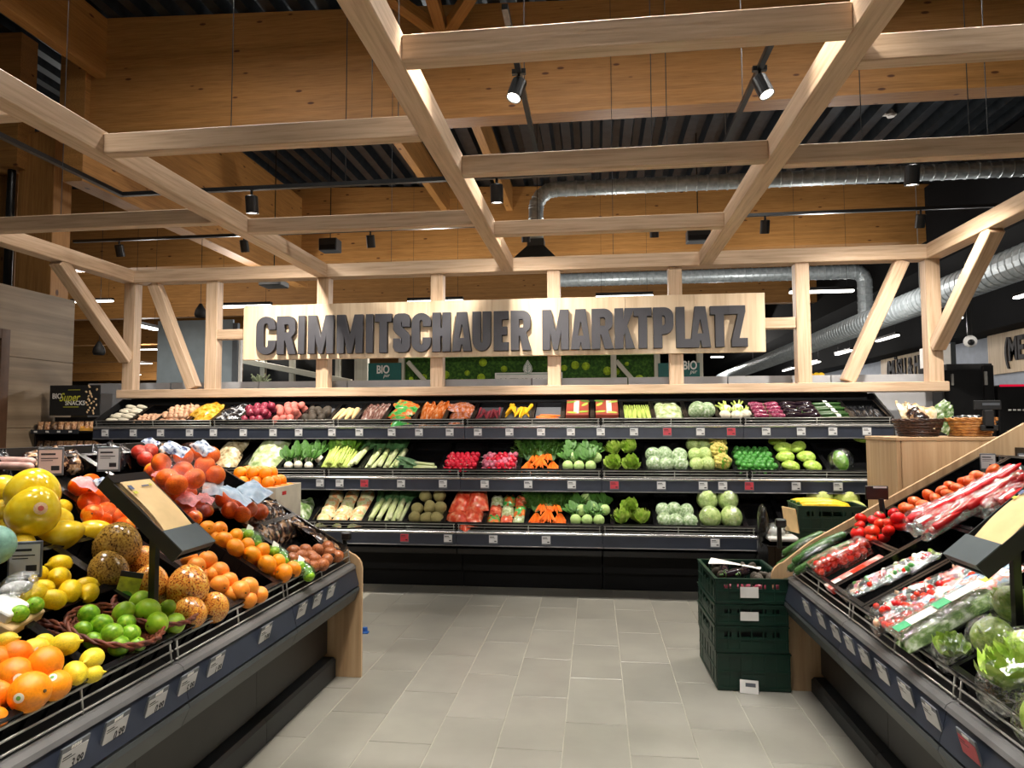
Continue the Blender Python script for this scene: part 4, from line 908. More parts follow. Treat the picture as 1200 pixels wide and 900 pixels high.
CABB = mottle('cabbage_leaf', [(.35, (140, 172, 92)), (.55, (184, 204, 128)), (.75, (218, 228, 176))], 3, .4, distort=1.5); CABW = mottle('wrapped_cabbage', [(.35, (118, 150, 100)), (.55, (174, 194, 156)), (.75, (232, 238, 228))], 3.5, .2, spec=.8)
CAUL = mottle('cauliflower_curd', [(.3, (206, 194, 140)), (.7, (240, 232, 196))], 26, .6, bump=1); CAULY = mottle('yellow_cauliflower', [(.3, (196, 180, 78)), (.7, (228, 214, 128))], 20, .5, bump=.8)
EGG = plain('aubergine_skin', (26, 14, 24), .12, var=.2); EGGP = mottle('striped_aubergine', [(.35, (98, 22, 52)), (.55, (140, 40, 76)), (.75, (214, 170, 186))], 7, .2, stretch=(1, 1, .4)); ZUC = mottle('courgette_skin', [(.35, (22, 52, 18)), (.65, (48, 88, 32)), (.85, (98, 132, 66))], 30, .3)
ZUCY = plain('yellow_courgette_skin', (240, 196, 26), .35, var=.08); BRUS = mottle('bright_green_sprout', [(.3, (40, 110, 40)), (.6, (78, 150, 62)), (.85, (150, 200, 110))], 4, .3)
CEY = plain('celery_stalk', (186, 206, 104), .4, var=.1, objvar=.06); LEEKW = mottle('leek_shank', [(.3, (228, 232, 190)), (.7, (200, 216, 140))], 8, .4); LEEKG = mottle('leek_leaf', [(.3, (52, 96, 48)), (.6, (92, 136, 84)), (.85, (130, 164, 118))], 14, .45, stretch=(1, 1, .2))
MELON = mottle('pale_melon_rind', [(.3, (190, 206, 104)), (.7, (222, 226, 150))], 8, .35); CUC = mottle('cucumber_skin', [(.35, (40, 78, 34)), (.65, (72, 112, 56)), (.85, (120, 150, 96))], 22, .25)
onion_prof = [(0, -1), (.3, -.97), (.7, -.72), (.96, -.2), (.98, .15), (.8, .55), (.42, .85), (.16, 1.02), (.09, 1.3), (.12, 1.45), (0, 1.45)]
put_mesh('red_onion', sph(16, 0, None, onion_prof), ONIR); put_mesh('shallot', sph(12, 0, lambda v: Vector((v.x * .85, v.y * .85, v.z * 1.15)), onion_prof), SHAL)
for i in range(3):
    put_mesh('pink_potato%d' % i, lump(i, sc_=(1.15, .9, .85)), POTP); put_mesh('black_radish%d' % i, lump(20 + i, sc_=(1.2, .95, .9)), BEET); put_mesh('celeriac%d' % i, lump(40 + i, 20, 14, .1), CEL)
put_mesh('white_root', sph(14, 0, None, [(0, -1.9), (.3, -1.85), (.62, -1.4), (.72, -.6), (.68, .3), (.5, 1.1), (.26, 1.7), (.08, 2.0), (0, 2.02)]), WHITEV)
taper = [(0, -1), (.6, -.98), (.9, -.93), (1, -.8), (.92, -.3), (.74, .2), (.5, .65), (.25, .92), (0, 1)]
def root_mesh(k, mat, ln=6.5): return put_mesh(k, sph(10, 0, None, [(r, z * ln) for r, z in taper]), mat)
root_mesh('carrot', CARR); root_mesh('yellow_carrot', CARY); root_mesh('purple_carrot', CARP, 7.5); root_mesh('parsnip', PARS, 4.6)
q = sph(12, 9, lambda v: Vector((v.x, v.y, v.z * .95))); q.mi = 1; q.tube([(0, 0, -.9), (.05, 0, -1.5), (.1, .05, -2)], [.16, .05, .01], 6); PM['radish'] = q.mesh('radish', [RAD, WHITEV], True)
PM['radish_pale'] = me_new('radish_pale', q.v, q.f, [RADP, WHITEV], True, q.m)
PM['radish_white'] = me_new('radish_white', q.v, q.f, [WHITEV, WHITEV], True, q.m)
def leafy(q, n, rad_, hgt, seed, curl=.5, wid=.5, base=(0, 0, 0), ruffle=.1, up0=.3, up1=1.3):
    """n broad ruffled leaves round a heart"""
    rr_ = random.Random(seed)
    for i in range(n):
        a = i * 2.399 + rr_.uniform(-.3, .3); el = up0 + (up1 - up0) * i / max(1, n - 1); L = rad_ * (1.05 - .25 * i / n); ph = rr_.uniform(0, 6)
        dx = Vector((math.cos(a), math.sin(a), 0)); nx = Vector((-dx.y, dx.x, 0)); B = Vector(base)
        def f(u, v):
            s = (v ** .9); e = el + curl * s * .9; p = B + dx * (L * s * math.cos(el) * (1 - .2 * curl * s)) + Vector((0, 0, hgt * s * math.sin(e)))
            w_ = wid * rad_ * math.sin(math.pi * min(1, .12 + .8 * v)) ** .8 * (2 * u - 1)
            return p + nx * w_ + Vector((0, 0, ruffle * rad_ * math.sin(7 * u * 2 + ph + 5 * v) * v + (abs(2 * u - 1) ** 2) * .25 * rad_ * v))
        q.grid(f, 6, 5)
    return q
put_mesh('lettuce', leafy(leafy(MB(), 10, 1, .9, 1, .5, .55), 7, .7, 1.05, 2, .6, .5, (0, 0, .05), .12, .8, 1.5), LEAFL)
put_mesh('lettuce_romaine', leafy(MB(), 12, .9, 1.7, 5, .2, .42, (0, 0, 0), .12, .6, 1.5), LEAFM)
def cabbage(mat, k, seed):
    q = lump(seed, 20, 14, .05); leafy(q, 6, 1.12, .9, seed, .9, .6, (0, 0, -.85), .06, .1, .7); return put_mesh(k, q, mat)
cabbage(CABB, 'cabbage', 4); put_mesh('cabbage_round', lump(12, 18, 12, .04), CABB); put_mesh('film_blob', lump(14, 22, 16, .06), CLEARH); put_mesh('wrapped_cabbage', lump(6, 20, 14, .07), CABW); put_mesh('pointed_cabbage', leafy(sph(16, 12, lambda v: Vector((v.x * .8, v.y * .8, v.z * 1.25))), 6, 1.0, 1.0, 8, .6, .5, (0, 0, -1), .05, .4, 1.1), LEAFM)
put_mesh('lime_cabbage', leafy(lump(9, 18, 12, .1, (1.15, .9, .7)), 7, 1.15, .75, 19, .9, .55, (0, 0, -.6), .1, .15, .9), LEAFL); put_mesh('iceberg', leafy(leafy(lump(17, 18, 12, .1), 7, 1.1, 1.0, 23, .9, .62, (0, 0, -.9), .1, .2, .9), 5, .9, 1.2, 29, .7, .6, (0, 0, -.4), .12, .6, 1.3), LEAFL)
def curds(k, mat, seed):
    rr_ = random.Random(seed); q = MB(); q.ball((0, 0, 0), .8, 14, 10)
    for i in range(46):
        z = 1 - 1.3 * (i + .5) / 46; a = i * 2.399; r = math.sqrt(max(0, 1 - z * z)); q.ball((.78 * r * math.cos(a), .78 * r * math.sin(a), .78 * z), rr_.uniform(.17, .27), 7, 5)
    q.mi = 1; leafy(q, 7, 1.25, .9, seed, .9, .5, (0, 0, -.8), .06, .15, .6); q.mi = 0; PM[k] = q.mesh(k, [mat, LEAFM], True)
curds('cauliflower', CAUL, 3); curds('yellow_cauliflower', CAULY, 5); curds('broccoli', LEAFD, 6)
put_mesh('sprout', lump(3, 10, 8, .1), BRUS); put_mesh('melon', sph(20, 14, lambda v: Vector((v.x, v.y, v.z * 1.08))), MELON)
def tubev(k, mat, pts, rs, n=12, calyx=None):
    q = MB(); q.tube(pts, rs, n)
    if calyx: q.mi = 1; q.tube(calyx[0], calyx[1], 8)
    PM[k] = q.mesh(k, [mat, CALYX], True)
tubev('courgette', ZUC, [(-1, 0, 0), (-.97, 0, 0), (-.85, 0, .01), (0, 0, .03), (.8, 0, .0), (.95, 0, -.01), (1, 0, -.01)], [.02, .1, .125, .135, .13, .09, .02], 12, ([(-1.08, 0, 0), (-.96, 0, 0)], [.05, .07]))
tubev('yellow_courgette', ZUCY, [(-1, 0, 0), (-.97, 0, 0), (-.8, 0, .02), (0, 0, .04), (.8, 0, .0), (.95, 0, -.01), (1, 0, -.01)], [.02, .08, .1, .12, .12, .08, .02], 12, ([(-1.1, 0, 0), (-.96, 0, 0)], [.04, .06]))
tubev('cucumber', CUC, [(-1, 0, 0), (-.98, 0, 0), (-.9, 0, .01), (0, 0, .04), (.9, 0, .0), (.98, 0, -.01), (1, 0, -.01)], [.02, .07, .1, .115, .105, .07, .02], 12, ([(-1.03, 0, 0), (-.99, 0, 0)], [.02, .03]))
tubev('aubergine', EGG, [(-1, 0, 0), (-.97, 0, 0), (-.6, 0, 0), (0, 0, .02), (.55, 0, .0), (.88, 0, -.02), (.98, 0, -.03), (1, 0, -.03)], [.03, .16, .26, .36, .42, .34, .15, .02], 16, ([(-1.28, 0, .03), (-1.02, 0, 0), (-.8, 0, 0)], [.06, .1, .24]))
tubev('striped_aubergine', EGGP, [(-1, 0, 0), (-.97, 0, 0), (-.6, 0, 0), (0, 0, .02), (.55, 0, .0), (.88, 0, -.02), (1, 0, -.03)], [.03, .18, .28, .38, .4, .3, .03], 14, ([(-1.25, 0, .03), (-1.02, 0, 0), (-.8, 0, 0)], [.06, .12, .26]))
def bag_mesh(k, mat, wd, hg, dp, seed=0, top=.15, lumpy=.25):
    """filled pillow bag lying on its back: x across, y along, z up; crimped far end"""
    rr_ = random.Random(seed); W_ = [(rr_.uniform(3, 9), rr_.uniform(3, 9), rr_.uniform(0, 6)) for _ in range(5)]
    def hgt(u, v):
        s = (math.sin(math.pi * min(1, max(0, u))) ** .5) * (math.sin(math.pi * min(1, v / (1 - top))) ** .5 if v < 1 - top else 0)
        return dp * s * (1 + lumpy * sum(math.sin(a * u * 3 + b * v * 3 + p) for a, b, p in W_) / 5)
    q = MB()
    pinch = lambda v: 1 - .35 * max(0, (v - (1 - top * 1.6)) / (top * 1.6)) if v > 1 - top * 1.6 else 1
    q.grid(lambda u, v: ((u - .5) * wd * pinch(v), (v - .5) * hg, .004 + hgt(u, v) + (.03 * math.sin(9 * u) * (v - (1 - top)) / top if v > 1 - top else 0) * (.4)), 10, 12)
    q.grid(lambda u, v: ((.5 - u) * wd * pinch(v), (v - .5) * hg, 0), 4, 4)
    return put_mesh(k, q, mat)
BG = {}
def bagmat(k, stops, scale=18, stretch=(1, 1, 1), kind='noise', rough=.2): BG[k] = mottle('bag_' + k, stops, scale, rough, 3, kind, stretch, .8, .25)
bagmat('onion_yellow', [(.3, (160, 108, 20)), (.5, (226, 172, 48)), (.75, (242, 214, 120))], 26)
bagmat('black_white', [(.4, (26, 26, 30)), (.5, (46, 48, 54)), (.56, (206, 208, 212)), (.64, (40, 40, 46))], 16)
bagmat('purple', [(.3, (84, 54, 48)), (.5, (136, 96, 86)), (.75, (206, 196, 186))], 22, (2.5, .5, 1))
bagmat('carrot_green', [(.35, (48, 150, 60)), (.47, (98, 190, 98)), (.53, (228, 104, 36)), (.7, (240, 150, 80))], 10)
bagmat('carrot_clear', [(.32, (206, 84, 24)), (.5, (240, 124, 40)), (.66, (248, 196, 150)), (.8, (230, 232, 232))], 20, (2.2, .6, 1))
bagmat('carrot_lilac', [(.32, (190, 80, 44)), (.5, (236, 136, 76)), (.66, (226, 196, 206)), (.8, (150, 130, 170))], 24)
bagmat('salad', [(.3, (128, 152, 92)), (.5, (190, 204, 150)), (.75, (236, 240, 224))], 20)
bagmat('salad_dark', [(.3, (54, 86, 40)), (.5, (116, 142, 86)), (.72, (214, 220, 200))], 22)
bagmat('red_film', [(.3, (196, 46, 30)), (.5, (232, 92, 58)), (.7, (244, 170, 130)), (.85, (240, 228, 220))], 14)
bagmat('pepper_red', [(.3, (190, 26, 36)), (.5, (224, 60, 60)), (.68, (240, 150, 140)), (.8, (246, 236, 230))], 14, (1, .5, 1))
bagmat('mix_red', [(.3, (96, 50, 34)), (.45, (196, 34, 36)), (.58, (214, 120, 80)), (.72, (226, 220, 208))], 26)
bagmat('dark_snack', [(.35, (26, 22, 22)), (.5, (60, 40, 34)), (.6, (190, 150, 110)), (.72, (216, 216, 214))], 20)
bagmat('beige_nuts', [(.3, (120, 92, 56)), (.55, (206, 190, 150)), (.8, (236, 230, 210))], 26)
bagmat('herb', [(.3, (190, 160, 110)), (.55, (222, 206, 170)), (.8, (244, 240, 226))], 20)
bagmat('soup_veg', [(.3, (176, 190, 110)), (.5, (226, 222, 180)), (.62, (238, 160, 90)), (.8, (240, 240, 226))], 14)
bagmat('blue_mix', [(.35, (40, 60, 120)), (.48, (150, 190, 206)), (.56, (226, 110, 80)), (.7, (220, 226, 232))], 18)
bagmat('dark_foil', [(.4, (14, 14, 16)), (.6, (34, 36, 40)), (.72, (120, 124, 128))], 20, (3, .4, 1))
for k, w_, h_, d_ in (('onion_yellow', .26, .36, .07), ('black_white', .15, .2, .05), ('purple', .24, .4, .05), ('carrot_green', .24, .3, .05), ('carrot_clear', .24, .42, .06), ('carrot_lilac', .25, .32, .07), ('salad', .28, .42, .08), ('salad_dark', .2, .3, .07), ('red_film', .22, .42, .10), ('pepper_red', .14, .46, .06), ('mix_red', .16, .26, .05), ('dark_snack', .12, .17, .05), ('beige_nuts', .22, .36, .07), ('herb', .13, .2, .05), ('soup_veg', .16, .24, .06), ('dark_foil', .12, .22, .04), ('blue_mix', .16, .26, .05)):
    bag_mesh('bag_' + k, BG[k], w_, h_, d_, len(k) * 3)
def prop(name, key, M, label, cat, group=None, sticker=None):
    return link(name, PM[key], None, M, label, cat, group)
def TRS(p, s=1, ax=0, ay=0, az=0):
    s = (s, s, s) if isinstance(s, (int, float)) else s; return Matrix.Translation(p) @ rotm(ax, ay, az) @ Matrix.Diagonal((*s, 1))
def rnd_rot(): return R.uniform(-3, 3), R.uniform(-3, 3), R.uniform(-3, 3)
def heap(Fm, W, D, keys, r, layers, label, cat, name, group, z0=.012, step=1.0, x0=0, y0=0, jit=.18, rot=None, sc_=(1, 1, 1), keep=1.0):
    """loose pieces stacked in a tray: staggered rows, each higher layer set back towards the high end"""
    for l in range(layers):
        sx = r * 2 * step; nx = max(1, int((W - l * sx * .5 * 0) / sx)); ny = max(1, int((D - l * sx * 1.0) / sx)); off = (W - nx * sx) / 2
        for j in range(ny):
            for i in range(nx):
                if R.random() > keep: continue
                xx = x0 + off + (i + .5) * sx + (sx * .3 * (1 if (j + l) % 2 else -1) if nx > 1 else 0); xx = min(max(xx, x0 + r * .9), x0 + W - r * .9)
                yy = y0 + (j + .5 + l * .5) * sx
                p = Fm @ Vector((xx + R.uniform(-jit, jit) * r, yy + R.uniform(-jit, jit) * r, z0 + r * sc_[2] + l * r * 1.45 + R.uniform(0, .15) * r))
                e = rot() if rot else rnd_rot(); s = r * R.uniform(.92, 1.06)
                M = Matrix.Translation(p) @ (Fm.to_3x3().to_4x4() if rot else Matrix()) @ rotm(*e) @ Matrix.Diagonal((s, s, s, 1))
                link(name, PM[R.choice(keys)], None, M, label, cat, group)
def lay(Fm, pts, key, s, label, cat, name, group):
    """pieces laid at tray-local (x, y, z, rx, ry, rz[, scale])"""
    for p in pts:
        m_ = p[6] if len(p) > 6 else 1; kk = tuple(v * m_ for v in s) if isinstance(s, tuple) else (s * m_,) * 3
        link(name, PM[key], None, Fm @ Matrix.Translation(p[:3]) @ rotm(*p[3:6]) @ Matrix.Diagonal((*kk, 1)), label, cat, group)
# ---- bunches and stalks with parts
def stalk_leaf(q, a, b_, wd, seed=0, n=6, sag=.2):
    a, b_ = Vector(a), Vector(b_); d = b_ - a; x = d.normalized(); s = x.cross(Vector((0, 0, 1))); s = s.normalized() if s.length > .01 else Vector((1, 0, 0)); nn = s.cross(x)
    q.grid(lambda u, v: a + d * v + s * (wd * (2 * u - 1) * math.sin(math.pi * min(1, .15 + .8 * v)) ** .7) + nn * (-sag * d.length * v * v + .3 * wd * abs(2 * u - 1)), 2, n); return q
def frond(q, o, d, L, rr_, wd=.02, n=9):
    """feathery green: thin stem with small leaflets"""
    o = Vector(o); d = Vector(d).normalized(); q.tube([o, o + d * L], [.0022, .0008], 4, False)
    s = d.cross(Vector((0, 0, 1))); s = s.normalized() if s.length > .01 else Vector((1, 0, 0)); t = s.cross(d)
    for i in range(n):
        f = .3 + .7 * i / n; c = o + d * L * f
        for sg_ in (-1, 1):
            e = (s * sg_ + t * rr_.uniform(-.8, .8) + d * .5).normalized() * wd * rr_.uniform(.7, 1.3); w2 = e.cross(d).normalized() * wd * .28
            q.add([c, c + e * .5 + w2, c + e, c + e * .5 - w2], [(0, 1, 2, 3)])
def carrot_bunch_meshes(n, L, r, greens=.34, seed=1, key=CARR):
    rr_ = random.Random(seed); cars = []
    for i in range(n):
        a = (i / max(1, n - 1) - .5) * .8; b_ = -.1 + .25 * ((i * 7) % 3) / 2
        cars.append((a, b_, L * rr_.uniform(.85, 1.1), r * rr_.uniform(.85, 1.15)))
    q = MB()
    for i in range(46):
        a = rr_.uniform(-.75, .75); frond(q, (rr_.uniform(-.015, .015), 0, .02), (math.sin(a), math.cos(a) * 1, rr_.uniform(-.1, .75)), greens * rr_.uniform(.6, 1.05), rr_, .032, 10)
    return cars, q.mesh('greens', LEAFD)
CB = {k: carrot_bunch_meshes(8, .19, .0155, .30, k) for k in (1, 2)}
def carrot_bunch(Fm, x, y, z, label, group, k=1, tilt=0):
    M = Fm @ Matrix.Translation((x, y, z)) @ rotm(0, 0, tilt); t = thing('carrot_bunch', label, 'carrots', M, group); cars, gr = CB[k]
    for a, b_, L, r in cars:
        d = Vector((math.sin(a), -math.cos(a), -b_ * .5)).normalized()
        zq = -d; xq = zq.orthogonal().normalized(); yq = zq.cross(xq); m2 = frame(d * L * .5, xq, yq, -zq) @ Matrix.Diagonal((r, r, L / 13, 1))
        link('carrot', PM['carrot'], t, m2)
    link('greens', gr, t, Matrix(), kind='stuff')
def leek_meshes():
    q = MB(); q.tube([(0, -.2, 0), (0, -.19, 0), (0, -.1, 0), (0, .06, 0), (0, .12, 0)], [.008, .022, .021, .022, .026], 10); a = q.mesh('shank', LEEKW, True)
    q = MB()
    for i, (dx, dz, L) in enumerate(((-.05, .02, .26), (.05, .01, .27), (-.02, .05, .3), (.03, .06, .28), (0, .03, .31), (-.07, .04, .22))): stalk_leaf(q, (dx * .2, .09, dz * .2), (dx, .1 + L, dz + .03), .024, i, 6, -.05)
    return a, q.mesh('leaves', LEEKG, True)
LK = leek_meshes()
def leek(Fm, x, y, z, rz, label, group, name='leek', s=1.0):
    t = thing(name, label, 'leek', Fm @ Matrix.Translation((x, y, z)) @ rotm(0, R.uniform(-1, 1), rz) @ Matrix.Diagonal((s, s, s, 1)), group); link('shank', LK[0], t); link('leaves', LK[1], t)
def kohl_meshes(seed):
    rr_ = random.Random(seed); q = sph(16, 12); b_ = q.mesh('bulb', KOHL, True); q = MB()
    for i in range(7):
        a = i * .9; d = Vector((math.cos(a) * .5, .8 + .2 * math.sin(a), .6 + .3 * math.sin(a * 2))); e = d.normalized() * rr_.uniform(2.2, 3.0); q.tube([d.normalized() * .8, e * .6, e], [.09, .07, .05], 5)
        stalk_leaf(q, e * .6, e * 1.35 + Vector((0, 0, -.2)), rr_.uniform(.5, .75), i, 5, .25)
    return b_, q.mesh('leaves', LEAFD, True)
KM = [kohl_meshes(i) for i in range(2)]
def kohlrabi(Fm, x, y, z, r, label, group, leaves=True):
    t = thing('kohlrabi', label, 'kohlrabi', Fm @ Matrix.Translation((x, y, z + r)) @ rotm(R.uniform(-.3, .3), R.uniform(-.4, .4), R.uniform(-.3, .3)) @ Matrix.Diagonal((r, r, r, 1)), group); m = R.choice(KM)
    link('bulb', m[0], t)
    if leaves: link('leaves', m[1], t)
def fennel_meshes():
    q = MB()
    for i in range(4): q.ball((.3 * math.cos(i * 1.6), .3 * math.sin(i * 1.6), 0), .75, 12, 8, (1, .8, 1.05))
    b_ = q.mesh('bulb', WHITEV, True); q = MB()
    for i in range(6): a = i * 1.05; d = Vector((math.cos(a) * .55, math.sin(a) * .4 + .5, 1.0)); q.tube([d * .5, d * 1.2, d * 1.9], [.26, .2, .14], 7)
    return b_, q.mesh('stalks', CEY, True)
FN = fennel_meshes()
def celery_meshes():
    q = MB()
    for i in range(8): a = i * .8; q.tube([(.02 * math.cos(a), -.17, .02 * math.sin(a)), (.03 * math.cos(a), 0, .03 * math.sin(a)), (.045 * math.cos(a), .12, .04 * math.sin(a))], [.014, .012, .009], 7)
    b_ = q.mesh('stalks', CEY, True); q = MB(); rr_ = random.Random(5)
    for i in range(26): a = rr_.uniform(0, 6.28); stalk_leaf(q, (.03 * math.cos(a), .09, .03 * math.sin(a)), (.09 * math.cos(a), .16 + rr_.uniform(0, .14), .08 * math.sin(a) + .03), .022, i, 3, .1)
    return b_, q.mesh('leaves', LEAFM, True)
CM = celery_meshes()

NETO = film('net_orange', (255, 196, 150), .92, .25, .5, 40, .0); film('net_red', (255, 240, 232), .94, .25, .6, 40, .0); film('net_pink', (255, 205, 200), .85, .25, .3, 50, .02); film('net_blob', (210, 235, 200), .7, .2, .4, 60, .05)
put_mesh('net_blob', lump(15, 18, 12, .05), MATS['net_blob']); put_mesh('lump_grey', lump(16, 14, 10, .2), plain('grey_print', (170, 172, 170), .4, var=.2))
put_mesh('mandarin_red', sph(18, 12, None, citrus_prof(12, .2, .86)), plain('blood_orange_peel', (248, 116, 22), .36, var=.1, objvar=.08, bump=.12, bscale=26)); put_mesh('orange_red', sph(18, 12, None, citrus_prof()), plain('netted_orange_peel', (248, 112, 22), .36, var=.1, objvar=.06)); put_mesh('tomato_dark', sph(14, 10), plain('dark_red_apple', (190, 54, 36), .3, var=.2))
put_mesh('wrapped_mint', lump(18, 24, 16, .04), plain('mint_foil', (150, 200, 180), .25, var=.08, scale=4))
q = MB(); q.tube([(0, -.14, 0), (0, -.135, 0), (0, -.12, 0), (0, .12, 0), (0, .135, 0), (0, .14, 0)], [.004, .018, .024, .024, .018, .004], 12); put_mesh('pink_roll', q, plain('pink_film', (206, 168, 160), .3, var=.12, scale=14))
for k_, c_ in (('stalk_card', TAGW), ('stalk_card_pink', plain('tag_pinkish', (206, 178, 170), .45, var=.04))):
    q = MB(); q.mi = 0; q.cbox(-.05, 0, -.06, .05, .008, .06, .002); q.mi = 1; q.box(-.044, -.0012, -.05, .044, .001, .05); q.mi = 2
    q.box(-.036, -.0016, .028, .02, -.001, .036); q.box(-.036, -.0016, .012, .03, -.001, .016); q.box(-.036, -.0016, .003, .01, -.001, .006); q.box(.004, -.0016, -.038, .036, -.001, -.018); PM[k_] = q.mesh(k_, [TAGB, c_, INK])

put_mesh('black_film', lump(33, 20, 16, .28), plain('black_foil', (12, 12, 13), .15, var=.2, bump=.8, bscale=6))

root_mesh('pointed_pepper', plain('red_pepper_skin', (206, 30, 34), .18, var=.1, objvar=.1), 4.2)
q = MB(); q.grid(lambda u, v: (u - .5, v - .5, .16 * (1 - (2 * u - 1) ** 2) * (1 - (2 * v - 1) ** 2) + .035 * math.sin(11 * u + 5 * v) + .03 * math.sin(13 * v - 4 * u)), 10, 10)
CRUMP = q
def crumple(mat):
    k = 'crumple_' + mat.name
    if k not in PM: PM[k] = me_new(k, CRUMP.v, CRUMP.f, mat, True)
    return PM[k]
# ================================================================== trays and produce on the chiller tiers
CRM = {}
def tray(Fm, W, D, Hc, label, group=None, liner=None, cat='crate'):
    k = (round(W, 3), D, Hc)
    if k not in CRM: CRM[k] = crate_mesh(W, D, Hc)
    if liner is None: return link('black_crate', CRM[k], None, Fm, label, cat, group)
    t = thing('black_crate', label, cat, Fm, group); link('shell', CRM[k], t)
    link('liner', boxmesh(W - .03, D - .03, .006, LINER, .001), t, Matrix.Translation((W / 2, D / 2, .012))); return t
LINER = plain('grey_tray_liner', (96, 98, 102), .5, var=.04)
G0 = 'black crates on the top tier'; G1 = 'black crates on the middle tier'; G2 = 'black crates on the bottom tier'
names = ['white roots', 'a few shallots', 'shallots', 'yellow-netted onions', 'dark printed bags', 'red onions', 'pink potatoes', 'black radishes', 'parsnips', 'purple-brown bags', 'green carrot bags', 'tall clear carrot bags', 'low carrot bags', 'purple carrots', 'yellow carrots', 'three orange carrots', 'a red printed carton next to the carrots', 'a red printed carton next to the celery', 'celery hearts', 'a large clear salad bag', 'a wrapped cauliflower', 'fennel', 'striped aubergines', 'black aubergines', 'courgettes', 'dark foil packs']
edges = [122, 155, 186, 222, 250, 280, 318, 352, 386, 418, 450, 486, 521, 554, 589, 623, 659, 694, 729, 766, 804, 842, 882, 922, 960, 998, 1042]
zf = 1.51
xe = [at(e, 490, Y=6.47).x for e in edges]
for i, nm in enumerate(names):
    x0, x1 = xe[i] + .008, xe[i + 1] - .008; W = x1 - x0; D = .40; Hc = .055; Fm = tier_frame(0, x0)
    tray(Fm, W, D, Hc, 'black crate of %s on the top tier' % nm, G0, True if nm in ('black radishes', 'purple carrots', 'yellow carrots', 'three orange carrots', 'parsnips') else None)
    L = lambda a: 'in its crate on the top tier'
    iw, x_ = W - .02, .01
    if i == 0:
        for j in range(6):
            for k in range(2): lay(Fm, [(x_ + iw * (.3 + .42 * k) + R.uniform(-.01, .01), .04 + j * .062, .05 + .012 * (j % 2), 0, math.pi / 2 + R.uniform(-.15, .15), R.uniform(-.2, .2))], 'white_root', .034, 'thick white root in the crate at the far left end', 'root vegetable', 'white_root', 'white roots')
    elif i in (1, 2):
        heap(Fm, iw, .2 if i == 1 else .36, ['shallot'], .026 if i == 1 else .03, 1 if i == 1 else 2, 'pinkish shallot in %s crate on the top tier' % ('the nearly empty' if i == 1 else 'the full'), 'shallot', 'shallot', 'shallots in the ' + ('low' if i == 1 else 'full') + ' crate', .012, .95, x_)
    elif i == 3:
        lay(Fm, [(W / 2, .19, .02, .05, 0, .1), (W / 2 - .02, .22, .07, .1, .1, -.4, .85)], 'bag_onion_yellow', 1, 'yellow net bag of onions on the top tier', 'onion bag', 'net_bag', 'yellow net bags')
    elif i == 4:
        for j in range(3):
            for k in range(2): lay(Fm, [(W * (.28 + .44 * k), .09 + j * .11, .03 + .02 * ((j + k) % 2), R.uniform(-.2, .3), R.uniform(-.2, .2), R.uniform(-.8, .8))], 'bag_black_white', .9, 'dark printed vegetable bag with white stripes on the top tier', 'vegetable bag', 'printed_bag', 'dark printed bags')
    elif i == 5: heap(Fm, iw, .36, ['red_onion'], .042, 2, 'red onion on the top tier', 'onion', 'red_onion', 'red onions', .012, .92, x_)
    elif i == 6: heap(Fm, iw, .36, ['pink_potato0', 'pink_potato1', 'pink_potato2'], .042, 2, 'pink potato on the top tier', 'potato', 'pink_potato', 'pink potatoes', .012, .92, x_)
    elif i == 7: heap(Fm, iw, .3, ['black_radish0', 'black_radish1', 'black_radish2'], .045, 1, 'rough dark black radish on the top tier', 'radish', 'black_radish', 'black radishes', .018, .95, x_)
    elif i == 8:
        lay(Fm, [(W * (.18 + .21 * j), .14 + .02 * (j % 2), .05, math.pi / 2 + .0, 0, R.uniform(-.25, .1)) for j in range(4)], 'parsnip', .028, 'beige parsnip on the top tier', 'parsnip', 'parsnip', 'parsnips')
    elif i == 9: lay(Fm, [(W * .3, .2, .03, .1, 0, .05), (W * .7, .2, .035, .12, 0, -.06)], 'bag_purple', (.62, .95, 1), 'bag of purple-brown stalks with a pale top', 'vegetable bag', 'stalk_bag', 'purple-brown bags')
    elif i == 10: lay(Fm, [(W / 2, .09, .02, .05, 0, .3), (W / 2 - .01, .2, .05, .2, 0, -.5), (W / 2 + .02, .28, .07, .25, 0, 1.2)], 'bag_carrot_green', .85, 'green printed bag of carrots on the top tier', 'carrot bag', 'carrot_bag', 'green carrot bags')
    elif i == 11: lay(Fm, [(W * .32, .2, .03, .16, 0, .1), (W * .7, .2, .03, .2, 0, -.12)], 'bag_carrot_clear', (.62, 1, 1), 'tall clear bag of orange carrots on the top tier', 'carrot bag', 'carrot_bag', 'tall clear carrot bags')
    elif i == 12: lay(Fm, [(W / 2, .13, .02, .05, 0, .1), (W / 2, .24, .06, .2, 0, 1.6)], 'bag_carrot_lilac', .85, 'low clear bag of orange carrots with lilac print', 'carrot bag', 'carrot_bag', 'low carrot bags')
    elif i in (13, 14, 15):
        key = ('purple_carrot', 'yellow_carrot', 'carrot')[i - 13]; nn = (13, 10, 3)[i - 13]
        for j in range(nn):
            if i < 15: p = (W * (.08 + .84 * ((j * .618) % 1)), .10 + .07 * R.random() + (.05 if i == 14 else 0), .03 + .02 * (j % 3), math.pi / 2, 0, R.uniform(-.3, .3))
            else: p = (W * .5 + (.02, .0, .035)[j], (.05, .09, .13)[j], .035, math.pi / 2, 0, 1.5 + R.uniform(-.1, .1))
            lay(Fm, [p], key, (.013, .018, .017)[i - 13], '%s carrot on a grey liner on the top tier' % ('thin purple', 'thick yellow', 'lone orange')[i - 13], 'carrot', key, ('purple', 'yellow', 'lone orange')[i - 13] + ' carrots')
    elif i in (16, 17):
        t = thing('printed_carton', 'red-brown printed carton with leaf shapes, nearer the %s' % ('carrots' if i == 16 else 'celery'), 'carton', Fm @ Matrix.Translation((W / 2, .2, .06)))
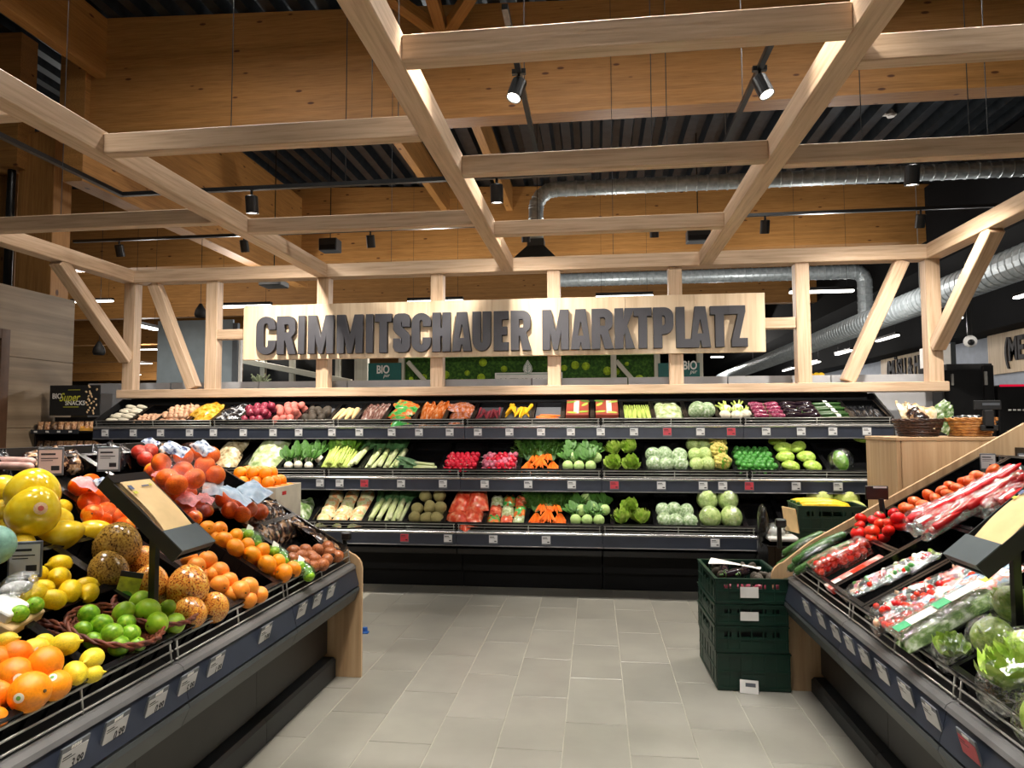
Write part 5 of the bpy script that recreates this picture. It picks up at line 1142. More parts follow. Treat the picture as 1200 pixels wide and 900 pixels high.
        link('card', boxmesh(W - .05, .35, .07, plain('carton_red_brown', (150, 62, 46), .5, var=.1) if 'carton_red_brown' not in MATS else MATS['carton_red_brown'], .004), t)
        for k, (lx, ly, rz_, mt) in enumerate(((-.06, .12, .3, LEAFM), (.07, .06, 1.0, LEAFL), (.06, -.11, .2, LEAFL), (-.05, -.13, -.2, LEAFL), (.07, .14, -.3, LEAFD))):
            q = MB(); q.prism([(.05 * math.cos(a * .5236), .02 * math.sin(a * .5236)) for a in range(12)], .0355, .0375, 2); link('leaf_print', q.mesh('leaf_print', mt), t, Matrix.Translation((lx * (1 if i == 16 else -1), ly, 0)) @ rotm(0, 0, rz_))
        link('label_band', boxmesh(.05, .3, .002, plain('pale_print', (226, 190, 180), .5) if 'pale_print' not in MATS else MATS['pale_print'], 0), t, Matrix.Translation((-.01 if i == 16 else .02, 0, .0362)))
    elif i == 18:
        for j in range(6):
            t = thing('celery_heart', 'slim pale green celery stalk on the top tier', 'celery', Fm @ Matrix.Translation((W * (.12 + .15 * j), .19, .04)) @ rotm(0, R.uniform(0, 3), R.uniform(-.08, .08)) @ Matrix.Diagonal((.55, 1, .55, 1)), 'celery hearts'); link('stalks', CM[0], t)
    elif i == 19: lay(Fm, [(W / 2, .2, .02, .08, 0, .03)], 'bag_salad', (W / .29, .95, 1.1), 'large clear bag of pale salad on the top tier', 'salad bag', 'salad_bag', None)
    elif i == 20: lay(Fm, [(W * .36, .13, .085, .3, .2, 0, .085), (W * .68, .13, .08, .5, .3, 1, .08)], 'wrapped_cabbage', 1, 'film-wrapped pale head on the top tier', 'cauliflower', 'wrapped_cauliflower', 'wrapped heads on the top tier')
    elif i == 21:
        for j, (fx, fy_) in enumerate(((.2, .08), (.55, .07), (.85, .09), (.3, .2), (.68, .22))):
            t = thing('fennel_bulb', 'white fennel bulb with green stalks on the top tier', 'fennel', Fm @ Matrix.Translation((W * fx, fy_, .06)) @ rotm(-.9, R.uniform(-.3, .3), R.uniform(-.4, .4)) @ Matrix.Diagonal((.05, .05, .05, 1)), 'fennel bulbs'); link('bulb', FN[0], t); link('stalks', FN[1], t)
    elif i in (22, 23):
        for j in range(4):
            for k in range(2): lay(Fm, [(W * (.27 + .46 * k), .05 + j * .085, .06, 0, 0, (math.pi if k == 0 else 0) + R.uniform(-.25, .25))], 'striped_aubergine' if i == 22 else 'aubergine', .075 if i == 22 else .09, ('dark pink striped aubergine on the top tier' if i == 22 else 'glossy black aubergine on the top tier'), 'aubergine', 'aubergine', ('striped' if i == 22 else 'black') + ' aubergines on the top tier')
    elif i == 24:
        for j in range(6): lay(Fm, [(W / 2 + R.uniform(-.01, .01), .035 + j * .058, .04 + .01 * (j % 2), 0, 0, math.pi + R.uniform(-.06, .06))], 'courgette', .14, 'dark green courgette lying across its crate on the top tier', 'courgette', 'courgette', 'courgettes on the top tier')
        q = MB(); q.grid(lambda u, v: (W / 2 - .02 + u * .035 + .03 * (1 - v), .02 + v * .35, .062 + .012 * abs(math.sin(v * 18))), 2, 20); link('paper_band', q.mesh('paper_band', WHITE), None, Fm, 'white paper band lying over the courgettes', 'paper band')
    else:
        for j in range(5): lay(Fm, [(W * (.14 + .18 * j), .17, .02, .06, 0, R.uniform(-.2, .2))], 'bag_dark_foil', (.55, 1.3, .7), 'dark foil pack with silver highlights on the top tier', 'foil pack', 'foil_pack', 'dark foil packs')
# ---- middle and bottom tier
def cells(k, edges, Yf, py): return [at(e, py, Y=Yf).x for e in edges]
mid = ['beige netted bags', 'bagged white salad', 'white turnips with dark leaves', 'celery and a leek', 'leeks', 'spring onions', 'red radishes', 'pink and white radishes', 'carrot bunches', 'kohlrabi', 'lettuce', 'film-wrapped cabbages', 'cabbages and yellow cauliflower', 'bright green sprouts', 'lime green cabbages', 'one film-wrapped head']
xe = cells(1, [232, 283, 328, 374, 424, 471, 518, 561, 608, 657, 708, 756, 808, 861, 913, 970, 1034], 6.26, 549)
for i, nm in enumerate(mid):
    x0, x1 = xe[i] + .008, xe[i + 1] - .008; W = x1 - x0; D = .54; Hc = .07; Fm = tier_frame(1, x0); iw, x_ = W - .02, .01
    tray(Fm, W, D, Hc, 'black crate of %s on the middle tier' % nm, G1)
    if i == 0: lay(Fm, [(W * .5, .2, .03, .15, 0, .1), (W * .5, .34, .09, .3, 0, -.2)], 'bag_beige_nuts', 1.1, 'beige netted bag on the middle tier behind the orange nets', 'vegetable bag', 'net_bag', 'beige netted bags')
    elif i == 1: lay(Fm, [(W * .5, .2, .03, .15, 0, .1, 1.0), (W * .5, .33, .1, .35, 0, -.2, .95)], 'bag_salad', 1.15, 'clear bag of white-green salad on the middle tier', 'salad bag', 'salad_bag', 'salad bags on the middle tier')
    elif i == 2:
        for j, (fx, fy_) in enumerate(((.18, .08), (.42, .1), (.72, .08), (.3, .2), (.6, .2), (.85, .22))):
            t = thing('turnip_bunch', 'white turnip with dark green leaves on the middle tier', 'turnip', Fm @ Matrix.Translation((W * fx, fy_, .06)) @ rotm(.3, 0, R.uniform(-.4, .4)) @ Matrix.Diagonal((.042, .042, .042, 1)), 'white turnips'); link('bulb', PM['radish_white'], t); link('leaves', KM[j % 2][1], t, Matrix.Diagonal((1.25, 1.25, 1.25, 1)))
    elif i == 3:
        for j in range(5):
            t = thing('celery', 'bright green celery bunch on the middle tier', 'celery', Fm @ Matrix.Translation((W * (.14 + .12 * j), .2 + .02 * (j % 2), .08 + .03 * (j % 2))) @ rotm(.15, R.uniform(-.5, .5), R.uniform(-.15, .1)), 'celery bunches'); link('stalks', CM[0], t); link('leaves', CM[1], t)
        for j in range(3): leek(Fm, W * (.72 + .1 * j), .24, .07 + .02 * j, R.uniform(-.15, .05), 'leek beside the celery on the middle tier', 'leeks beside the celery')
    elif i == 4:
        for j in range(8): leek(Fm, W * (.1 + .115 * j), .235, .05 + .035 * (j % 2), R.uniform(-.16, .1), 'leek in the leek crate on the middle tier', 'leeks on the middle tier')
    elif i == 5:
        for j in range(7): leek(Fm, W * .48 + R.uniform(-.03, .03), .06 + .025 * (j % 4), .03 + .022 * (j // 3), 1.5 + R.uniform(-.15, .15), 'thin spring onion lying sideways on the middle tier', 'spring onions', 'spring_onion', .62)
    elif i in (6, 7): heap(Fm, iw, .3, ['radish'] if i == 6 else ['radish_pale', 'radish_pale', 'radish'], .026, 2, ('deep red radish' if i == 6 else 'pink and white radish') + ' on the middle tier', 'radish', 'radish', ('red' if i == 6 else 'pink') + ' radishes', .03, .95, x_)
    elif i == 8:
        for j, (fx, fy_, z) in enumerate(((.2, .18, .05), (.5, .2, .09), (.8, .18, .05), (.35, .3, .08), (.68, .3, .1))): carrot_bunch(Fm, W * fx, fy_, z, 'bunch of orange carrots with feathery greens on the middle tier', 'carrot bunches on the middle tier', 1 + j % 2, R.uniform(-.15, .15))
    elif i == 9:
        for fx, fy_, z in ((.15, .08, .02), (.42, .08, .02), (.7, .08, .02), (.28, .19, .05), (.56, .19, .05), (.84, .2, .04)): kohlrabi(Fm, W * fx, fy_, z, .05, 'kohlrabi with drooping leaves on the middle tier', 'kohlrabi on the middle tier')
    elif i == 10:
        lay(Fm, [(W * fx, fy_, z, -.5, R.uniform(-.2, .2), R.uniform(0, 3)) for fx, fy_, z in ((.25, .1, .05), (.72, .1, .05), (.3, .27, .1), (.72, .28, .12))], 'lettuce', .105, 'frilly pale green lettuce on the middle tier', 'lettuce', 'lettuce', 'lettuces on the middle tier')
    elif i == 11:
        lay(Fm, [(W * fx, fy_, z, *rnd_rot()) for fx, fy_, z in ((.2, .1, .08), (.5, .1, .08), (.82, .1, .08), (.2, .25, .1), (.5, .26, .1), (.82, .22, .1))], 'wrapped_cabbage', .073, 'pale film-wrapped cabbage on the middle tier', 'cabbage', 'wrapped_cabbage', 'wrapped cabbages on the middle tier')
    elif i == 12:
        lay(Fm, [(W * fx, fy_, z, *rnd_rot()) for fx, fy_, z in ((.15, .09, .08), (.42, .1, .08), (.16, .24, .1), (.4, .25, .1), (.18, .4, .13), (.42, .4, .12))], 'cabbage', .066, 'grey-green cabbage beside the yellow cauliflower', 'cabbage', 'cabbage', 'cabbages on the middle tier')
        lay(Fm, [(W * fx, fy_, z, R.uniform(-.9, -.4), R.uniform(-.3, .3), R.uniform(0, 6)) for fx, fy_, z in ((.76, .11, .09), (.74, .27, .12), (.76, .41, .15))], 'yellow_cauliflower', .088, 'pale yellow cauliflower on the middle tier', 'cauliflower', 'yellow_cauliflower', 'yellow cauliflowers')
    elif i == 13: heap(Fm, iw, .44, ['sprout'], .028, 2, 'bright green sprout head on the middle tier', 'sprout', 'sprout', 'bright green sprouts', .02, .95, x_)
    elif i == 14:
        lay(Fm, [(W * fx, fy_, z, R.uniform(-.3, .3), R.uniform(-.3, .3), R.uniform(-.5, .5)) for fx, fy_, z in ((.25, .09, .07), (.72, .09, .07), (.2, .21, .1), (.66, .21, .1), (.22, .33, .13), (.55, .34, .13), (.15, .44, .15))], 'lime_cabbage', .068, 'lime green cabbage lying on the middle tier', 'cabbage', 'lime_cabbage', 'lime green cabbages')
    else:
        t = thing('foil_cabbage', 'single pale head in crinkled foil on the middle tier', 'cabbage', Fm @ Matrix.Translation((W * .28, .14, .1)) @ Matrix.Diagonal((.075, .075, .075, 1))); link('head', PM['pointed_cabbage'], t, rotm(-.9, 0, .3)); link('foil', PM['film_blob'], t, Matrix.Diagonal((1.45, 1.45, 1.5, 1)))
        lay(Fm, [(W * .88, .4, .2, 0, 0, 0)], 'lime_cabbage', .07, 'lime cabbage half hidden behind the oak counter', 'cabbage', 'lime_cabbage', None)
bot = ['dark wrapped greens', 'wrapped soup vegetables', 'leeks', 'celeriac', 'red bags', 'red and green packs', 'carrot bunches', 'kohlrabi', 'lettuce', 'wrapped cauliflower', 'film-wrapped white cabbages', 'nothing, beside the cabbages', 'nothing, behind the green crate', 'pale melons']
xe = cells(2, [318, 366, 428, 476, 520, 568, 617, 666, 718, 768, 819, 873, 918, 955, 1018], 6.06, 612)
for i, nm in enumerate(bot):
    x0, x1 = xe[i] + .008, xe[i + 1] - .008; W = x1 - x0; D = .54; Hc = .07; Fm = tier_frame(2, x0); iw, x_ = W - .02, .01
    tray(Fm, W, D, Hc, 'black crate of %s on the bottom tier' % nm, G2)
    if i == 0: lay(Fm, [(W * .5, .2, .03, .15, 0, .1)], 'bag_salad_dark', 1.3, 'dark wrapped greens behind the cardboard boxes', 'vegetable bag', 'greens_bag', None)
    elif i == 1:
        for j in range(4):
            for k in range(3): lay(Fm, [(W * (.18 + .32 * k), .09 + j * .115, .03 + .015 * j, .1, R.uniform(-.2, .2), R.uniform(-.3, .3))], 'bag_soup_veg', .85, 'film-wrapped pack of soup vegetables on the bottom tier', 'vegetable pack', 'soup_vegetable_pack', 'soup vegetable packs')
    elif i == 2:
        for j in range(9): leek(Fm, W * (.08 + .1 * j), .235, .05 + .035 * (j % 2), R.uniform(-.1, .12), 'leek on the bottom tier', 'leeks on the bottom tier')
    elif i == 3: lay(Fm, [(W * fx, fy_, z, *rnd_rot()) for fx, fy_, z in ((.2, .08, .07), (.52, .08, .07), (.82, .08, .07), (.2, .2, .09), (.55, .21, .1), (.85, .2, .1), (.35, .33, .14), (.75, .34, .14))], 'celeriac0', .058, 'round brownish celeriac on the bottom tier', 'celeriac', 'celeriac', 'celeriac roots')
    elif i == 4: lay(Fm, [(W * .35, .12, .03, .1, 0, .9), (W * .7, .16, .05, .12, 0, .1), (W * .35, .33, .1, .2, 0, -.2), (W * .75, .33, .12, .2, 0, .2)], 'bag_red_film', .8, 'red and orange printed vegetable bag on the bottom tier', 'vegetable bag', 'red_bag', 'red bags')
    elif i == 5:
        for j in range(3):
            for k in range(3):
                key = ('bag_carrot_green', 'bag_red_film', 'bag_salad')[(k + j) % 3]; s_ = {'bag_carrot_green': (.46, .5, .9), 'bag_red_film': (.5, .36, .5), 'bag_salad': (.4, .35, .6)}[key]
                lay(Fm, [(W * (.18 + .32 * k), .1 + j * .14, .03 + .02 * j, .2, 0, R.uniform(-.1, .1))], key, s_, 'small red, orange or green vegetable pack on the bottom tier', 'vegetable pack', 'vegetable_pack', 'small mixed packs')
    elif i == 6:
        for j, (fx, fy_, z) in enumerate(((.2, .2, .05), (.5, .21, .08), (.8, .2, .05), (.35, .33, .1), (.68, .33, .1))): carrot_bunch(Fm, W * fx, fy_, z, 'bunch of orange carrots with greens on the bottom tier', 'carrot bunches on the bottom tier', 1 + j % 2, R.uniform(-.15, .15))
    elif i == 7:
        for fx, fy_, z in ((.15, .08, .02), (.42, .08, .02), (.7, .08, .02), (.28, .19, .05), (.56, .2, .06), (.84, .2, .05), (.4, .32, .1)): kohlrabi(Fm, W * fx, fy_, z, .05, 'kohlrabi with leaves on the bottom tier', 'kohlrabi on the bottom tier')
    elif i == 8: lay(Fm, [(W * fx, fy_, z, -.5, R.uniform(-.2, .2), R.uniform(0, 3)) for fx, fy_, z in ((.25, .09, .04), (.72, .09, .04), (.45, .22, .08))], 'lettuce', .105, 'frilly bright green lettuce on the bottom tier', 'lettuce', 'lettuce', 'lettuces on the bottom tier')
    elif i == 9: lay(Fm, [(W * fx, fy_, z, *rnd_rot()) for fx, fy_, z in ((.2, .09, .07), (.5, .09, .07), (.82, .09, .07), (.2, .22, .09), (.48, .23, .1), (.76, .2, .1))], 'wrapped_cabbage', .066, 'film-wrapped cauliflower on the bottom tier', 'cauliflower', 'wrapped_cauliflower', 'wrapped cauliflowers')
    elif i == 10:
        for fx, fy_, z in ((.26, .11, .1), (.74, .11, .1), (.26, .3, .16), (.74, .3, .16)):
            t = thing('white_cabbage', 'white cabbage in clear film on the bottom tier', 'cabbage', Fm @ Matrix.Translation((W * fx, fy_, z)) @ rotm(-.5, 0, R.uniform(0, 3)) @ Matrix.Diagonal((.09, .09, .1, 1)), 'white cabbages in film'); link('head', PM['cabbage_round'], t); link('film', PM['film_blob'], t, Matrix.Diagonal((1.06, 1.06, 1.08, 1)))
    elif i == 13: lay(Fm, [(W * fx, fy_, z, 0, 0, R.uniform(0, 3)) for fx, fy_, z in ((.25, .34, .15), (.78, .34, .15), (.3, .14, .12), (.8, .14, .12))], 'melon', .11, 'pale yellow-green melon behind the green crate', 'melon', 'melon', 'pale melons')
# ================================================================== left stand: crates and fruit
cL, sL = math.cos(math.atan(SL)), math.sin(math.atan(SL))
def frL(y, a): return frame(Vector((-1.485 - a * cL, y, .755 + a * sL)) - Vector((sL, 0, cL)) * .085, (0, 1, 0), (-cL, 0, sL), (sL, 0, cL))
def frR(y, a): return frame(Vector((1.12 + a * cL, y, .72 + a * sL)) - Vector((-sL, 0, cL)) * .085, (0, -1, 0), (cL, 0, sL), (-sL, 0, cL))
trays_L = [(1.14, 0, .38, .58, 'citrus at the near end'), (1.535, 0, .375, .36, 'big oranges and lemons'), (1.535, .375, .375, .22, 'packed limes'), (1.925, 0, .385, .30, 'wicker-basket limes'), (1.925, .315, .385, .265, 'loose lemons'),
           (2.325, 0, .355, .58, 'speckled pomelos'), (2.695, 0, .37, .58, 'pinkish grapefruit'), (3.08, 0, .345, .58, 'mandarins'), (3.44, 0, .55, .38, 'brown plums'), (3.44, .39, .55, .2, 'dark snack bags'),
           (1.535, .60, .375, .58, 'yellow pomelos at the near end'), (1.925, .60, .385, .58, 'shiny yellow pomelos'), (2.325, .60, .355, .58, 'netted oranges'), (2.695, .60, .37, .58, 'empty packs behind the bag box'), (3.08, .60, .345, .58, 'pink-labelled mandarins'), (3.44, .60, .55, .58, 'red and blue nets')]
for y, a, W, D, nm in trays_L: tray(frL(y, a), W, D, .095, 'black crate of %s on the fruit stand' % nm, 'black crates on the fruit stand')
STICKP = plain('pink_sticker', (226, 190, 150), .4, var=.1); STICKR = plain('red_sticker', (206, 96, 84), .4, var=.3, scale=20)
def put(side, key, px, py, rpx, off, name, label, cat, group, rot=None, sc_=(1, 1, 1), sticker=None, real=None):
    P = (onL if side < 0 else onR)(px, py, off); r = real or rpx * (P - Vector((0, 0, H))).dot(fw) / F
    e = rot if rot else rnd_rot()
    M = Matrix.Translation(P) @ rotm(*e) @ Matrix.Diagonal((r * sc_[0], r * sc_[1], r * sc_[2], 1))
    if sticker is None: return link(name, PM[key], None, M, label, cat, group)
    t = thing(name, label, cat, Matrix.Translation(P), group); link('skin', PM[key], t, rotm(*e) @ Matrix.Diagonal((r * sc_[0], r * sc_[1], r * sc_[2], 1)))
    d = (Vector((0, 0, H)) - P).normalized(); d = (d + rt * sticker[0] + up * sticker[1]).normalized(); x = d.orthogonal().normalized()
    q = MB(); q.lathe([(0, .03), (.5, .0), (1, -.1), (1, -.16), (0, -.1)], 14); q.mi = 1; q.lathe([(0, .045), (.3, .035), (.45, .01), (.45, -.02), (0, .0)], 10)
    s = sticker[2]; link('sticker', q.mesh('sticker', [STICK, STICKG] if key != 'pomelo' else [STICKP, STICKR]), t, frame(d * r * .99, x, d.cross(x), d) @ Matrix.Diagonal((s, s, s, 1)))
    return t
# big oranges, front left
for px, py, r, off, st, lab in ((16, 793, 22, .03, (.3, -.1, .012), 'large orange with a round sticker behind the frontmost orange'), (19, 768, 17, .05, None, 'large orange half hidden at the back of the front crate'), (53, 778, 20, .07, None, 'large orange without sticker at the back beside the lemons'), (35, 811, 23, .05, (-.45, -.25, .013), 'frontmost large orange with a sticker on its lower side'), (64, 803, 18, .04, (-.2, .7, .011), 'large orange touching the lemons with a sticker on top'), (-4, 775, 17, .03, None, 'large orange cut by the left edge, upper one'), (-3, 815, 18, .0, None, 'large orange cut by the left edge, lower one')):
    put(-1, 'orange', px, py, r, off, 'orange', lab, 'orange', 'large oranges in the front crate', None, (1, 1, 1), st)
for px, py, r, off, st, lab in ((76, 755, 13.5, .05, None, 'greenish lemon lying highest with its tip towards the limes'), (88, 789, 13, .04, (-.1, -.2, .011), 'greenish lemon with a sticker right beside the oranges'), (108, 772, 12.5, .05, (.1, .5, .011), 'greenish lemon with a sticker nearest the lime basket'), (107, 790, 10.5, .02, None, 'small greenish lemon lowest beside the wire stop'), (40, 761, 13, .04, (.5, -.1, .01), 'greenish lemon in front of the hidden wicker basket'), (7, 752, 11, .05, None, 'greenish lemon at the left edge behind the oranges'), (52, 752, 9.5, .02, None, 'greenish lemon half hidden behind two other lemons')):
    put(-1, 'lemon_pale', px, py, r, off, 'lemon', lab, 'lemon', 'greenish lemons in the front crate', (R.uniform(.8, 1.8), R.uniform(-.6, .6), R.uniform(0, 6)), (1, 1, 1), st)
for px, py in ((-6, 843), (-16, 830)): put(-1, 'orange', px, py, 14, .0, 'orange', 'orange cut by the bottom edge of the photo', 'orange', 'oranges at the near end')
# wicker baskets with limes
WICK = mottle('wicker_red_brown', [(.3, (74, 34, 22)), (.6, (134, 66, 40)), (.85, (176, 104, 66))], 40, .5)
def wicker(name, label, P, r, hgt, M0, mat=WICK, rows=4, n=22):
    t = thing(name, label, 'basket', Matrix.Translation(P) @ M0)
    q = MB()
    for k in range(2):   # braided rim
        q.tube([(r * math.cos(2 * math.pi * i / 48) * (1 + .03 * math.sin(i * 1.3 + k * 3.14)), r * math.sin(2 * math.pi * i / 48) * (1 + .03 * math.sin(i * 1.3 + k * 3.14)), hgt + .006 * math.cos(i * 1.3 + k * 3.14)) for i in range(49)], .006, 6)
    link('rim', q.mesh('rim', mat, True), t); q = MB()
    for j in range(rows):
        f = (j + .5) / rows; rj = r * (.72 + .26 * f)
        q.tube([((rj + .004 * (-1) ** (i + j)) * math.cos(2 * math.pi * i / (2 * n)), (rj + .004 * (-1) ** (i + j)) * math.sin(2 * math.pi * i / (2 * n)), hgt * f) for i in range(2 * n + 1)], hgt / rows * .5, 5)
    link('weave', q.mesh('weave', mat, True), t); q = MB()
    for i in range(n): a = 2 * math.pi * i / n; q.tube([(r * .7 * math.cos(a), r * .7 * math.sin(a), 0), (r * .98 * math.cos(a), r * .98 * math.sin(a), hgt)], .004, 5)
    q.lathe([(0, 0), (r * .74, 0), (r * .74, .006), (0, .006)], 20); link('stakes', q.mesh('stakes', mat, True), t)
    return t
tiltL = rotm(0, math.atan(SL) * .62, 0)
wicker('wicker_basket', 'flat red-brown wicker basket holding small limes', onL(131, 747, -.02), .145, .045, tiltL)
wicker('wicker_basket', 'flat red-brown wicker basket holding green mandarins', onL(178, 725, -.02), .14, .045, tiltL)
wicker('wicker_basket', 'wicker basket rim half hidden behind greenish lemons', onL(36, 768, -.07), .105, .06, tiltL)
for px, py, r, off in ((104, 720, 11.5, .04), (97, 738, 10, .02), (119, 732, 12, .04), (109, 751, 10, .02), (131, 743, 12.5, .05), (153, 743, 11, .04), (148, 730, 10.5, .03), (139, 757, 12, .03), (160, 757, 10, .02)):
    put(-1, 'lime', px, py, r, off, 'lime', 'small lime in the front wicker basket', 'lime', 'limes in the front wicker basket')
for px, py, r, off in ((145, 717, 13, .04), (173, 716, 15, .06), (196, 713, 10.5, .04), (164, 704, 12.5, .04), (184, 731, 14, .05), (205, 731, 12.5, .04)):
    put(-1, 'green_mandarin', px, py, r, off, 'green_mandarin', 'yellow-green mandarin in the second wicker basket', 'mandarin', 'green mandarins')
# pomelos in speckled nets
for px, py, r, off, key, lab in ((138, 638, 26, .09, 'netted_pomelo_brown', 'big brown-green pomelo in speckled net right under the bag dispenser'), (126, 668, 22, .04, 'netted_pomelo_brown', 'brown-green netted pomelo lying behind the yellow-green info card'), (166, 657, 17, .03, 'netted_pomelo', 'netted pomelo half hidden between the pole and the big brown-green one'), (176, 682, 20, .05, 'netted_pomelo', 'netted pomelo directly behind the black pole'), (188, 700, 15, .0, 'netted_pomelo_brown', 'netted pomelo peeping out at the foot of the pole'), (220, 686, 23.5, .09, 'netted_pomelo', 'largest orange-yellow netted pomelo on top beside the grapefruit'), (222, 718, 19, .03, 'netted_pomelo', 'netted pomelo in front beside the green mandarins'), (250, 711, 17.5, .03, 'netted_pomelo', 'netted pomelo nearest the grapefruit and the wire stop')):
    put(-1, key, px, py, r, off, 'netted_pomelo', lab, 'pomelo', 'pomelos in speckled net', (R.uniform(-.5, .5), R.uniform(-.5, .5), R.uniform(0, 6)))
# big shiny yellow pomelos
for px, py, r, off, sc_, rot in ((40, 598, 28, .14, (1, 1, 1), (.4, .2, 1)), (39, 575, 27, .16, (1.05, 1.05, .95), (.2, -.3, 2)), (4, 571, 15, .06, (1, 1, 1), (1, 0, 2)), (4, 599, 14, .04, (1, 1, 1), (1.2, 0, 2)), (70, 628, 18, .03, (1, 1, 1.4), (.0, 1.25, .7)), (109, 624, 15, .02, (1, 1, 1.3), (0, 1.35, .4)), (68, 609, 15, .04, (1, 1, 1), (.5, 0, 0)), (74, 594, 9, .02, (1, 1, 1), (.5, 0, 0)), (10, 617, 12, .0, (1, 1, 1), (.5, 0, 0))):
    o = put(-1, 'pomelo', px, py, r, off, 'yellow_pomelo', 'shiny film-wrapped yellow pomelo%s' % {40: ' carrying a pink sticker', 39: ' on top of the heap', 4: ' cut by the left edge, %s' % ('upper one' if py < 580 else 'lower one'), 70: ' lying in front, larger of two', 109: ' lying in front beside the netted pomelos', 68: ' under the stickered one', 74: ' peeping out behind the stickered one', 10: ' lowest at the left edge'}[px], 'pomelo', 'shiny yellow pomelos', rot, sc_, (.35, .1, .022) if (px, py) == (40, 598) else None)
# loose lemons, second row
for px, py, r, off in ((70, 661, 11, .03), (69, 677, 12.5, .03), (45, 673, 10, .03), (101, 687, 11, .02), (104, 695, 11, .03), (82, 693, 12.5, .04), (62, 703, 12.5, .04), (41, 697, 13.5, .04), (27, 702, 12, .03), (50, 690, 11, .03), (27, 637, 13, .03), (14, 628, 8, .02), (13, 650, 9, .02)):
    put(-1, 'lemon', px, py, r, off, 'lemon', 'bright yellow loose lemon in the lemon crate', 'lemon', 'loose bright lemons', (R.uniform(.9, 2.2), R.uniform(-.8, .8), R.uniform(0, 6)))
put(-1, 'wrapped_mint', -9, 640, 24, .13, 'mint_wrapped_fruit', 'pale mint green foil-wrapped round fruit at the left edge', 'fruit', None, (0, 0, 0))
P = onL(18, 690, .07); o = thing('clear_bag', 'crumpled clear plastic bag beside the lemons', 'plastic bag', P); link('film', PM['film_blob'], o, rotm(.5, .4, .2) @ Matrix.Diagonal((.05, .075, .035, 1))); link('contents', PM['lump_grey'], o, Matrix.Diagonal((.03, .05, .02, 1)))
# packed limes at the left edge
P = onL(12, 722, .02); o = thing('lime_pack', 'cardboard tray with two limes and a printed sleeve', 'lime pack', Matrix.Translation(P) @ rotm(0, math.atan(SL), 0) @ rotm(0, 0, .2))
link('tray', boxmesh(.11, .16, .035, PAPER, .004), o); link('sleeve', boxmesh(.085, .1, .03, WHITE, .004), o, Matrix.Translation((-.015, -.02, .03)))
for dy in (-.035, .035): link('lime', PM['lime'], o, Matrix.Translation((.03, dy + .01, .035)) @ rotm(1, 0, 0) @ Matrix.Diagonal((.026, .026, .026, 1)))
# grapefruit
for px, py, r, off in ((243, 657, 11.5, .05), (230, 664, 11, .04), (226, 672, 10, .02), (249, 674, 10, .02), (257, 670, 11.5, .04), (257, 686, 11.5, .03), (268, 681, 10.5, .04), (281, 692, 11.5, .04), (291, 688, 12, .05), (271, 697, 10, .01), (304, 697, 10, .02), (291, 703, 10, .01), (222, 655, 10, .02), (238, 676, 9, .0)):
    put(-1, 'grapefruit', px, py, r, off, 'grapefruit', 'pinkish orange grapefruit in the crate with the torn dark card', 'grapefruit', 'grapefruits')
CARDB = mottle('dark_brown_card', [(.3, (44, 26, 18)), (.7, (92, 60, 44))], 20, .9, bump=.5)
Fm = frL(2.695, 0); link('card_insert', boxmesh(.33, .35, .006, CARDB, .001), None, Fm @ Matrix.Translation((.185, .3, .035)) @ rotm(.05, 0, 0), 'crumpled dark brown card lining the grapefruit crate', 'card insert')
# mandarins
for px, py, r, off in ((243, 620, 10, .03), (257, 621, 10, .03), (262, 634, 11, .04), (276, 629, 10, .03), (276, 642, 11.5, .05), (290, 640, 10, .03), (295, 651, 11.5, .04), (307, 646, 10.5, .04), (313, 662, 12, .05), (326, 659, 10, .03), (332, 672, 11.5, .04), (344, 667, 10, .03), (251, 631, 9, .0), (303, 660, 9, .0), (318, 673, 9, .0)):
    put(-1, 'mandarin', px, py, r, off, 'mandarin', 'loose bright mandarin beside the lime nets', 'mandarin', 'loose mandarins')
# small lime nets
for i, (px, py) in enumerate(((292, 630), (322, 650), (352, 667))):
    P = onL(px, py, .02); o = thing('lime_net', 'small net of green limes, %s of three in the row' % ('uppermost', 'middle', 'lowest')[i], 'lime net', Matrix.Translation(P) @ rotm(0, math.atan(SL), 0))
    for dx, dy, dz in ((-.035, 0, 0), (.03, .02, 0), (0, -.025, .02), (.06, -.015, 0)): link('lime', PM['lime'], o, Matrix.Translation((dx, dy, dz)) @ rotm(*rnd_rot()) @ Matrix.Diagonal((.028, .028, .028, 1)))
    link('net', PM['net_blob'], o, Matrix.Translation((.012, 0, .005)) @ Matrix.Diagonal((.075, .05, .038, 1))); link('label', boxmesh(.035, .05, .002, STICK, 0), o, Matrix.Translation((-.02, 0, .042)) @ rotm(.2, .2, .5))
# plums / passion fruit and dark snack bags
PLUM = mottle('plum_skin', [(.3, (126, 62, 36)), (.6, (176, 106, 60)), (.85, (196, 70, 60))], 6, .25); put_mesh('plum', sph(14, 10, lambda v: Vector((v.x, v.y, v.z * 1.12))), PLUM)
for px, py in ((372, 645), (383, 656), (369, 656), (353, 652), (344, 646), (358, 645), (387, 648), (367, 664), (378, 662), (356, 660), (343, 655), (395, 652), (349, 662), (384, 641), (364, 652)):
    put(-1, 'plum', px, py, 7.5, R.uniform(.0, .03), 'plum', 'small brown-red plum in the crate at the far end', 'plum', 'brown-red plums')
Fm = frL(3.44, .34)
for j in range(13): 
    k = j % 7; link('snack_bag', PM['bag_dark_snack'], None, Fm @ Matrix.Translation((.04 + k * .078, .02 + .1 * (j // 7) + .02 * (j % 2), .05 + .03 * (j // 7))) @ rotm(.5 + R.uniform(-.2, .3), R.uniform(-.3, .3), R.uniform(-.5, .5)), 'small dark printed bag at the far end of the fruit stand', 'snack bag', 'dark bags at the far end')
